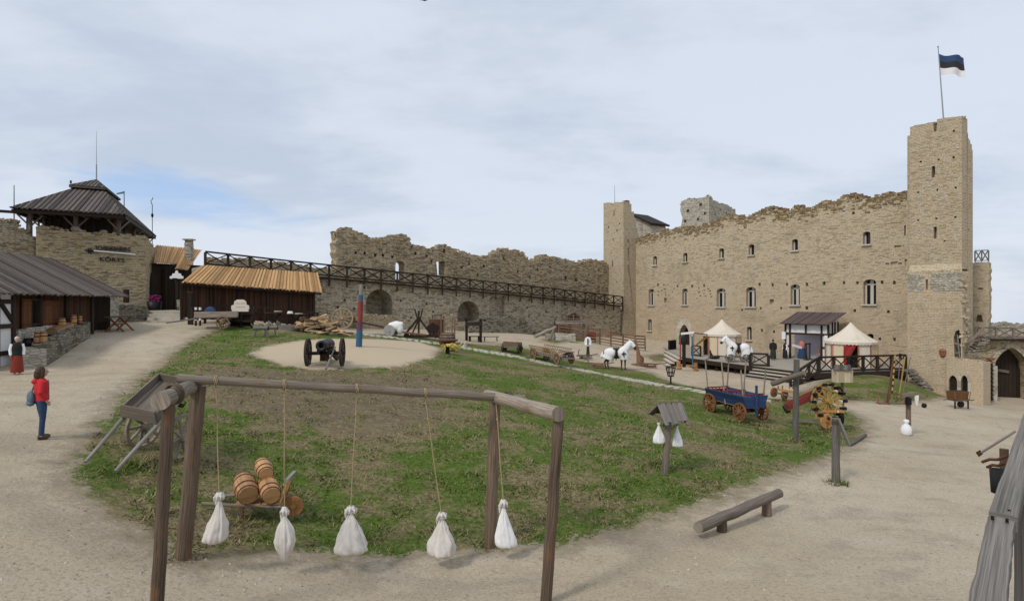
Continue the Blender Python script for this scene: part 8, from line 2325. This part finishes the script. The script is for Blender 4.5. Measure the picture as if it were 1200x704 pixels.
# ------------------------------------------------------------------ at the tavern
def tavern_goods():
    WP, FPn, NP, za, zb, ua, ub, vz = TAV
    def on(px, py):
        return P(px, py, (28.6 if px < 56 else WP.d(px) - .8))
    G_ = 'barrels along the terrace wall'
    for px, yb, yt, wpx, lab, kind in [(44.2, 406, 388, 8, 'tall barrel, left of the pair on the near end of the terrace wall', 0), (51.3, 405, 387.5, 7.5, 'tall barrel, right of the pair on the near end of the terrace wall', 0), (39.5, 407.5, 399, 6.6, 'small bucket in front of the two tall barrels on the terrace', 1), (72.5, 385, 372, 8.2, 'stout barrel standing at the left end of the long plank trough', 0), (82, 387, 377.5, 7.5, 'squat keg among the barrels in the middle of the terrace', 1), (86.2, 381.5, 368.5, 6.8, 'upright barrel right of the squat keg on the terrace', 0), (93.7, 378, 369, 4.8, 'smallest and farthest barrel on the terrace', 0)]:
        p = on(px, yb); s = p.y / F; h = (yb - yt) * s; r = wpx / 2 * s
        t = thing('barrel' if kind == 0 else 'bucket', lab, 'barrel' if kind == 0 else 'bucket', p - Z * .03, 0, G_); barrel_into(t, (0, 0, 0), (0, 0, 1), r, h, M['barrel'], (.12, .42, .9) if kind else (.08, .3, .7, .92))
    p = on(34, 407); t = thing('black_pot', 'round black iron pot beside the bucket on the near terrace end', 'pot', p); mb = MB(); mb.lathe([(.12, 0), (.26, .1), (.27, .28), (.18, .4), (.2, .44)], 14); mb.build('pot', M['iron'], t)
    a, c = on(60, 393) + Z * .18, on(79, 385.5) + Z * .2; t = thing('plank_trough', 'long pale wooden trough lying on the terrace between the barrels', 'trough', (a + c) / 2 - Z * .2); mb = MB(); mb.beam(a, c, .55, .22, jit=.03); mb.build('trough', M['honeygrey2'], t, True)
    mb = MB(); mb.beam(a + Z * .13, c + Z * .13, .4, .06, jit=.03); mb.build('loose_plank', M['honey'], t, True)
    # picnic table with crossed legs
    c = G(140, 391); c = P(140.5, 390.5, 37.5); c.z = H(c.x, c.y); t = thing('crossed_leg_table', 'brown plank table with crossed legs on the gravel near the steps', 'table', c, R(97)); s = c.y / F; h = 17 * s
    mb = MB(); [mb.beam((-.95, y, h), (.95, y, h), .155, .05) for y in (-.33, -.165, 0, .165, .33)]; mb.build('top', M['tablewood'], t)
    for x in (-.62, .62):
        for sg in (-1, 1): mb = MB(); mb.beam((x + .03 * sg, -sg * .5, 0), (x + .03 * sg, sg * .34, h - .04), .07, .13, up=Vector((1, 0, 0))); mb.build('leg', M['honeyred'], t)
    mb = MB(); mb.beam((-.62, 0, h * .5), (.62, 0, h * .5), .07, .09); mb.build('stretcher', M['honeyred'], t)
    # dark stool by the pier
    c = P(116.5, 394, 37.5); c.z = H(c.x, c.y); t = thing('dark_stool', 'small dark stool by the rough pale pier', 'stool', c, .3); mb = MB(); mb.box((0, 0, .48), (.42, .42, .06)); mb.build('seat', M['darkwood'], t)
    for x in (-.16, .16):
        for y in (-.16, .16): mb = MB(); mb.beam((x, y, 0), (x, y, .45), .05, .05); mb.build('leg', M['darkwood'], t)
M['honeygrey2'] = wood('pale_trough_wood', (.30, .19, .11), (.46, .32, .20), var=.3)
M['tablewood'] = wood('dark_table_wood', (.085, .05, .035), (.17, .11, .08), var=.4)
tavern_goods()

# ------------------------------------------------------------------ horses
def draped_horse(label, loc, rz, h, wheels):
    t = thing('draped_horse', label, 'horse', loc, rz, 'life size horses in white cloth')
    s = h / 2.3
    def v(x, y, z): return Vector((x, y, z)) * s
    mb = MB()
    mb.ell(v(-.55, 0, 1.22), (.50 * s, .32 * s, .36 * s)); mb.ell(v(0, 0, 1.18), (.6 * s, .31 * s, .34 * s)); mb.ell(v(.55, 0, 1.25), (.40 * s, .29 * s, .40 * s))
    mb.tube([v(.55, 0, 1.38), v(.82, 0, 1.68), v(1.0, 0, 1.98), v(1.05, 0, 2.08)], [.30 * s, .21 * s, .16 * s, .14 * s], 12)
    mb.tube([v(.96, 0, 2.12), v(1.15, 0, 2.02), v(1.42, 0, 1.74), v(1.54, 0, 1.60)], [.15 * s, .175 * s, .125 * s, .11 * s], 12)
    for y in (-.07, .07): mb.tube([v(1.0, y, 2.16), v(1.0, y * 1.2, 2.34)], [.05 * s, .015 * s], 6)
    if not wheels:
        for y in (-.17, .17):
            dx = .17 if y < 0 else -.08
            mb.tube([v(-.62, y, 1.1), v(-.58 + dx * .3, y, .86), v(-.82 + dx, y, .56), v(-.76 + dx, y, .14), v(-.74 + dx, y, .05)], [.17 * s, .135 * s, .08 * s, .055 * s, .055 * s], 9)
            mb.tube([v(-.75 + dx, y, .10), v(-.69 + dx, y, .0)], [.06 * s, .085 * s], 9)
            mb.tube([v(.58, y, 1.1), v(.60 - dx, y, .82), v(.60 - dx, y, .55), v(.60 - dx, y, .14)], [.13 * s, .10 * s, .07 * s, .05 * s], 9)
            mb.tube([v(.60 - dx, y, .12), v(.64 - dx, y, .0)], [.055 * s, .085 * s], 9)
    blend(mb, 'horse_body', M['horsecoat'], t, .032, 3)
    # white cloth in two pieces: rump and chest, the latter with the hood
    mb = MB(); low = .80 if not wheels else .45
    mb.ell(v(-.44, 0, 1.24), (.56 * s, .41 * s, .43 * s)); mb.tube([v(-.50, 0, 1.32), v(-.58, 0, 1.0), v(-.66, 0, low)], [.40 * s, .44 * s, .46 * s], 14, squash=(1.05, .92)); mb.tube([v(-.98, 0, 1.3), v(-1.12, 0, 1.0), v(-1.18, 0, low + .1)], [.13 * s, .12 * s, .08 * s], 8)
    cut = blend(mb, 'rump_cloth', M['white'], t, .034, 3)
    mb = MB(); mb.ell(v(.46, 0, 1.26), (.44 * s, .40 * s, .43 * s)); mb.tube([v(.55, 0, 1.34), v(.62, 0, 1.0), v(.64, 0, low - .02)], [.40 * s, .39 * s, .36 * s], 14, squash=(1, .98))
    mb.tube([v(.55, 0, 1.42), v(.82, 0, 1.70), v(1.0, 0, 2.0), v(1.05, 0, 2.1)], [.37 * s, .29 * s, .23 * s, .19 * s], 12); mb.tube([v(.95, 0, 2.14), v(1.15, 0, 2.04), v(1.40, 0, 1.77)], [.18 * s, .205 * s, .155 * s], 12)
    for y in (-.07, .07): mb.tube([v(1.0, y, 2.18), v(1.0, y * 1.2, 2.36)], [.065 * s, .025 * s], 6)
    blend(mb, 'chest_cloth', M['white'], t, .034, 3)
    mb = MB(); mb.ell(v(.02, 0, 1.6), (.22 * s, .31 * s, .10 * s)); mb.ell(v(-.18, 0, 1.6), (.06 * s, .2 * s, .12 * s)); mb.ell(v(.2, 0, 1.6), (.06 * s, .1 * s, .12 * s)); mb.tube([v(.0, -.40, 1.5), v(0, -.46, 1.05)], .035 * s, 8); mb.tube([v(.0, .40, 1.5), v(0, .46, 1.05)], .035 * s, 8); mb.lathe([(.435 * s, -.03 * s), (.435 * s, .03 * s)], 16, Matrix.Translation(v(.0, 0, 1.2)) @ Matrix.Rotation(R(90), 4, 'Y') @ Matrix.Scale(1.12, 4, (1, 0, 0)))
    mb.build('saddle', M['leather'], t)
    for y in (-1, 1):
        mb = MB(); mb.beam(v(.62, y * .445, 1.02), v(.62, y * .405, 1.44), .08 * s, .03, up=(0, 1, 0)); mb.beam(v(.46, y * .43, 1.26), v(.80, y * .40, 1.28), .03, .09 * s, up=Z); mb.build('black_cross', M['black'], t)
        mb = MB(); mb.ell(v(1.17, y * .195, 2.06), (.03 * s, .02, .03 * s), None, 8, 6); mb.build('eye', M['black'], t)
    if wheels:
        for x in (.72, -.55, -.95):
            for y in (-.42, .42): wheel(t, v(x, y, .36), (0, 1, 0), .36 * s, M['greywheel'], 8, .07, .06)
        mb = MB(); [mb.beam(v(-1.1, y, .45), v(.95, y, .45), .09, .1) for y in (-.25, .25)]; [mb.beam(v(x, -.45, .38), v(x, .45, .38), .07, .07) for x in (.72, -.55, -.95)]; mb.build('trolley', M['oldwood'], t)
    return t
M['greywheel'] = wood('grey_green_wheel', (.10, .10, .08), (.20, .19, .155), var=.3)
c = P(722, 431, 47.5); c.z = H(c.x, c.y)
draped_horse('standing dark legged horse draped in white cloth with a black cross, on the gravel', c, R(-14), 2.3, False)
c = Pz(865.5, 424, DZ)
draped_horse('white draped horse mounted on a wheeled trolley on the stage', c, R(172), 2.2, True)

# ------------------------------------------------------------------ people and dressed figures
def person(label, loc, rz, h, kind, name='person', group=None, cat='person'):
    """x forward, y left; one continuous body with clothing as children"""
    t = thing(name, label, cat, loc, rz, group)
    s = h / 1.70
    def v(x, y, z): return Vector((x, y, z)) * s
    B = MB()
    head = v(.03, 0, 1.585)
    B.ell(head, (.095 * s, .075 * s, .118 * s), None, 16, 12); B.ell(v(.055, 0, 1.53), (.06 * s, .055 * s, .06 * s), None, 12, 8)      # skull and jaw
    B.ell(v(.128, 0, 1.575), (.022 * s, .014 * s, .026 * s), None, 8, 6)                                                                # nose
    for y in (-1, 1): B.ell(v(.02, y * .078, 1.575), (.022 * s, .012 * s, .032 * s), None, 8, 6)
    B.tube([v(.0, 0, 1.36), v(.015, 0, 1.50)], [.055 * s, .05 * s], 10)
    B.tube([v(0, 0, .90), v(0.005, 0, 1.05), v(.0, 0, 1.22), v(-.005, 0, 1.36), v(-.005, 0, 1.42)], [.145 * s, .13 * s, .145 * s, .13 * s, .075 * s], 14, squash=(.74, 1.12) if False else (.8, 1.15))
    st = .10 if kind == 'woman' else .02
    legs = []
    for y, dx in ((.085, st * .35), (-.085, -st * .2)):
        pts = [v(0, y, .92), v(.02 + dx * .5, y * 1.05, .50), v(-.01 + dx, y * 1.05, .10), v(-.01 + dx, y * 1.05, .06)]; legs.append(pts)
        B.tube(pts, [.10 * s, .062 * s, .042 * s, .04 * s], 12)
        B.tube([v(-.05 + dx, y * 1.05, .045), v(.06 + dx, y * 1.1, .04), v(.14 + dx, y * 1.12, .03)], [.04 * s, .043 * s, .03 * s], 10)
    arms = []
    for y in (-1, 1):
        if kind == 'woman':
            pts = [v(-.005, y * .165, 1.37), v(-.05, y * .225, 1.12), v(.06, y * .20, .92)]
        else:
            pts = [v(-.005, y * .17, 1.37), v(-.02, y * .235, 1.10), v(.06, y * .22, .88)]
        arms.append(pts); B.tube(pts, [.058 * s, .045 * s, .033 * s], 10)
        d = (pts[2] - pts[1]).normalized(); palm = pts[2] + d * .05 * s
        B.tube([pts[2], palm + d * .02 * s], [.032 * s, .038 * s], 8, squash=(1, .62))
        side = Vector((1, 0, .2)).normalized()
        for k, ln in enumerate((.062, .075, .07, .055)):
            o = palm + side * ((k - 1.5) * -.017 * s) + d * .03 * s; B.tube([o - d * .02 * s, o + d * ln * .55 * s, o + d * ln * s + Vector((-.008, -y * .012, 0)) * s], [.0095 * s, .009 * s, .007 * s], 6)
        o = pts[2] + d * .03 * s + side * .03 * s; B.tube([o - side * .02 * s, o + side * .018 * s + d * .02 * s, o + side * .02 * s + d * .055 * s], [.012 * s, .011 * s, .008 * s], 6)
    blend(B, 'body', M['skin'], t, .0105 * max(1, s * .95), 2)
    for y in (-1, 1): mb = MB(); mb.ell(v(.118, y * .034, 1.595), (.010 * s, .013 * s, .009 * s), None, 8, 6); mb.build('eye', M['black'], t)
    mb = MB(); mb.ell(v(.112, 0, 1.525), (.012 * s, .026 * s, .008 * s), None, 8, 6); mb.build('mouth', M['pinkcloth'], t)
    def garment(f, nm, mat, vox=.014): mb = MB(); f(mb); return blend(mb, nm, mat, t, vox * max(1, s * .95), 2)
    if kind == 'woman':
        def f(mb):
            for p in legs: mb.tube([p[0] + Z * .02, p[0].lerp(p[1], .5), p[1], p[2] - Z * .01], [.108 * s, .09 * s, .064 * s, .05 * s], 12)
            mb.tube([v(0, 0, .84), v(0, 0, .98)], [.16 * s, .15 * s], 14, squash=(.82, 1.12))
        garment(f, 'jeans', M['jeans'])
        def f(mb):
            mb.tube([v(0, 0, .90), v(0, 0, 1.05), v(0, 0, 1.22), v(-.005, 0, 1.36), v(-.005, 0, 1.44)], [.168 * s, .155 * s, .168 * s, .155 * s, .085 * s], 14, squash=(.84, 1.15))
            for p in arms: mb.tube([p[0], p[1], p[2] - (p[2] - p[1]) * .06], [.082 * s, .07 * s, .052 * s], 12)
            mb.tube([v(-.10, -.08, 1.40), v(-.14, 0, 1.36), v(-.10, .08, 1.40)], [.05 * s, .06 * s, .05 * s], 10)
        garment(f, 'red_jacket', M['redjacket'])
        mb = MB(); mb.sheet([[v(.142 + .004 * (i == 1), -.05 + .05 * j, .90 + .12 * i) for j in range(3)] for i in range(5)], True, None, .02); mb.build('white_shirt', M['white'], t)
        def f(mb): mb.ell(v(.0, 0, 1.60), (.118 * s, .098 * s, .122 * s)); mb.tube([v(-.05, 0, 1.60), v(-.07, 0, 1.48), v(-.065, 0, 1.38)], [.105 * s, .10 * s, .07 * s], 12)
        hd_ = MB(); hd_.ell(v(-.012, 0, 1.605), (.112 * s, .094 * s, .118 * s)); hd_.tube([v(-.045, 0, 1.60), v(-.06, 0, 1.48), v(-.06, 0, 1.37)], [.095 * s, .092 * s, .06 * s], 12); hd_.tube([v(.02, .075, 1.62), v(.01, .09, 1.5), v(-.01, .08, 1.40)], [.04 * s, .035 * s, .02 * s], 8); hd_.tube([v(.02, -.075, 1.62), v(.01, -.09, 1.5), v(-.01, -.08, 1.40)], [.04 * s, .035 * s, .02 * s], 8)
        blend(hd_, 'hair', M['hair'], t, .012, 2)
        mb = MB(); mb.ell(v(-.19, .05, .98), (.08 * s, .15 * s, .17 * s), None, 14, 10); mb.tube([v(-.17, .12, 1.10), v(-.10, .15, 1.30), v(.0, .12, 1.42)], .016 * s, 6); mb.ell(v(-.20, .06, .86), (.085 * s, .15 * s, .07 * s), None, 12, 8); mb.build('shoulder_bag', M['bag'], t)
        for p in legs:
            mb = MB(); e = p[3]; mb.tube([e + v(-.055, 0, -.012), e + v(.04, 0, -.014), e + v(.12, 0, -.022), e + v(.165, 0, -.028)], [.046 * s, .05 * s, .045 * s, .026 * s], 10); mb.build('shoe', M['shoe'], t)
    else:
        top, low, sleeves, cap = kind
        def f(mb):
            mb.tube([v(0, 0, .86), v(0, 0, 1.05), v(0, 0, 1.22), v(-.005, 0, 1.36), v(-.005, 0, 1.46)], [.19 * s, .17 * s, .18 * s, .165 * s, .08 * s], 14, squash=(.86, 1.18))
        garment(f, 'tunic', M[top], .02)
        def f(mb): mb.tube([v(0, 0, 1.0), v(0, 0, .6), v(0, 0, .10)], [.16 * s, .20 * s, .23 * s], 16, squash=(.9, 1.1))
        garment(f, 'robe', M[low], .02)
        mb = MB()
        for p in arms: mb.tube([p[0], p[1], p[2]], [.085 * s, .075 * s, .06 * s], 10)
        mb.build('sleeves', M[sleeves], t)
        mb = MB()
        mb.ell(v(-.01, 0, 1.615), (.11 * s, .092 * s, .108 * s), None, 14, 10); mb.build('cap' if cap != 'hair' else 'hair', M[cap], t)
    return t
c = P(48.5, 512, 14.65); c.z = H(c.x, c.y)
person('woman in red hooded jacket and blue jeans with long brown hair walking on the gravel', c, R(48), 1.72, 'woman')
person('person in a long dark robe standing on the stage seen against the castle wall', Pz(906, 421.5, DZ), R(60), 1.80, ('black', 'greencloth', 'black', 'hair'))
person('dressed dummy in dark tunic with white sleeves beside the stage booth', Pz(920, 420.5, DZ), R(200), 1.62, ('black', 'black', 'white', 'hair'), 'dummy', 'dressed dummies', 'dummy')
c = P(20, 437, 25.6); c.z = H(c.x, c.y)
person('dressed dummy in a rust red skirt and dark bodice by the hut end', c, R(-50), 1.58, ('black', 'orangeskirt', 'white', 'sack'), 'dummy', 'dressed dummies', 'dummy')
def dummy_post():
    c = P(689, 419, 53); c.z = H(c.x, c.y); t = thing('training_dummy', 'white shirted training dummy on a post near the pen', 'dummy', c, R(-10)); s = 53 / F
    mb = MB(); mb.log((0, 0, -.1), (0, 0, 2.6), .07, .06, 7, 4, .05, .01); mb.build('post', M['rustwood'], t)
    mb = MB(); mb.ell((0, 0, 1.25), (.2, .15, .42)); mb.ell((0, 0, .98), (.24, .18, .2)); mb.tube([(-.12, 0, 1.56), (-.24, 0, 1.25), (-.24, -.05, .9)], [.09, .08, .06], 8); mb.tube([(.12, 0, 1.56), (.24, 0, 1.25), (.24, -.05, .9)], [.09, .08, .06], 8); blend(mb, 'shirt', M['white'], t, .03, 3)
    mb = MB(); mb.beam((0, -.2, .95), (0, -.19, 1.5), .1, .03, up=(0, 1, 0)); mb.ell((0, 0, 1.78), (.12, .12, .15), None, 10, 8); mb.build('sash_and_head', M['leather'], t)
    mb = MB(); mb.lathe([(.16, 0), (.14, .35), (.11, .8)], 10); mb.build('base', M['greencloth'], t)
dummy_post()

# a dark bird crossing the top edge of the view
b_ = P(497.5, .5, 60); t = thing('bird', 'small dark bird flying high over the courtyard', 'bird', b_)
mb = MB(); mb.ell((0, 0, 0), (.22, .09, .08), None, 10, 8); mb.ell((.24, 0, .03), (.08, .06, .06), None, 8, 6)
for s_ in (-1, 1): mb.tube([(0, 0, .02), (-.02, s_ * .3, .16), (-.12, s_ * .6, .06)], [.08, .07, .02], 6, squash=(.25, 1))
mb.tube([(-.2, 0, 0), (-.42, 0, .01)], [.06, .09], 6, squash=(.2, 1))
blend(mb, 'body', M['black'], t, .03, 1)
# ------------------------------------------------------------------ daylight
SUN_EL, SUN_AZ = R(46), math.atan2(-.66, -.70)        # azimuth of the direction towards the sun, clockwise from +Y
sd = Vector((math.sin(SUN_AZ) * math.cos(SUN_EL), math.cos(SUN_AZ) * math.cos(SUN_EL), math.sin(SUN_EL)))
lt = bpy.data.lights.new('sun', 'SUN'); lt.energy = 1.5; lt.angle = R(10); lt.color = (1.0, .95, .87)
so = bpy.data.objects.new('sun', lt); COL.objects.link(so); so.rotation_euler = (-sd).to_track_quat('-Z', 'Y').to_euler(); so.location = (0, 0, 60)
w = bpy.data.worlds.new('World'); S.world = w; w.use_nodes = True
g = NG(w.node_tree); bg = w.node_tree.nodes['Background']
sky = g.n('ShaderNodeTexSky', sky_type='NISHITA', sun_disc=False, sun_elevation=SUN_EL, sun_rotation=SUN_AZ, altitude=100, air_density=1.0, dust_density=1.0, ozone_density=1.5)
tc = g.n('ShaderNodeTexCoord').outputs['Generated']
sp = g.n('ShaderNodeSeparateXYZ'); g.l(tc, sp.inputs[0])
den = g.math('ADD', g.math('MAXIMUM', sp.outputs[2], 0.0), .16)
cx = g.math('DIVIDE', sp.outputs[0], den); cy = g.math('DIVIDE', sp.outputs[1], den)
cv = g.n('ShaderNodeCombineXYZ'); g.l(cx, cv.inputs[0]); g.l(cy, cv.inputs[1]); cv = cv.outputs[0]
n1 = g.noise(g.mapv(cv, (.55, .8, 1), (3.1, 1.7, 0)), 1.0, 7, .55)
n2 = g.noise(g.mapv(cv, (1.6, 2.6, 1), (1.1, 6.7, 0)), 1.0, 8, .62)
n3 = g.noise(g.mapv(tc, (3.0, 3.0, 7.0), (.3, .2, 0)), 1.0, 6, .55)
den2 = g.math('ADD', g.math('MULTIPLY', n1, .55), g.math('ADD', g.math('MULTIPLY', n2, .25), g.math('MULTIPLY', n3, .35)))
cloud = g.mix(g.mr(den2, .45, .63), (4.5, 5.15, 6.15), (5.85, 6.35, 7.2))
# a break in the cloud low in the north-west
az = g.math('ARCTAN2', sp.outputs[0], sp.outputs[1])
el = g.math('ARCSINE', sp.outputs[2])
da = g.math('DIVIDE', g.math('SUBTRACT', az, R(-27.5)), R(9.5)); tilt = g.math('MULTIPLY', g.math('SUBTRACT', az, R(-27.5)), -.16)
de = g.math('DIVIDE', g.math('SUBTRACT', g.math('SUBTRACT', el, R(8.2)), tilt), R(2.0))
rr = g.math('ADD', g.math('MULTIPLY', da, da), g.math('MULTIPLY', de, de))
wn = g.noise(g.mapv(tc, (5, 5, 30), (0, 0, 2)), 1.0, 6, .6)
gap = g.mr(g.math('ADD', rr, g.math('MULTIPLY', g.math('SUBTRACT', wn, .5), 3.4)), 0.0, 1.4, .75, 0)
clear = g.mix(.55, g.mix(1.0, sky.outputs[0], (1, 1, 1), 'MULTIPLY'), (3.2, 5.0, 8.6))
fin = g.mix(gap, cloud, clear)
# bright bank of cloud low over the horizon under the break
lowb = g.math('MULTIPLY', g.mr(el, R(2.0), R(7.0), 1, 0), g.mr(g.noise(g.mapv(tc, (6, 6, 14), (4, 0, 2)), 1.0, 6, .6), .36, .62))
fin = g.mix(g.math('MULTIPLY', lowb, .6), fin, (6.4, 6.7, 7.3))
fin = g.mix(.06, fin, sky.outputs[0])
g.l(fin, bg.inputs['Color']); bg.inputs['Strength'].default_value = .1

cam = bpy.data.cameras.new('camera'); co = bpy.data.objects.new('camera', cam); COL.objects.link(co)
cam.sensor_width = 36; cam.lens = F / 1200 * 36; cam.clip_start = .05; cam.clip_end = 4000
co.location = (0, 0, 0); co.rotation_euler = (R(90), 0, 0)
S.camera = co
S.view_settings.view_transform = 'Standard'; S.view_settings.look = 'None'; S.view_settings.exposure = .3; S.view_settings.gamma = 1
S.render.engine = 'CYCLES'; S.cycles.max_bounces = 5; S.cycles.diffuse_bounces = 3; S.cycles.use_denoising = True
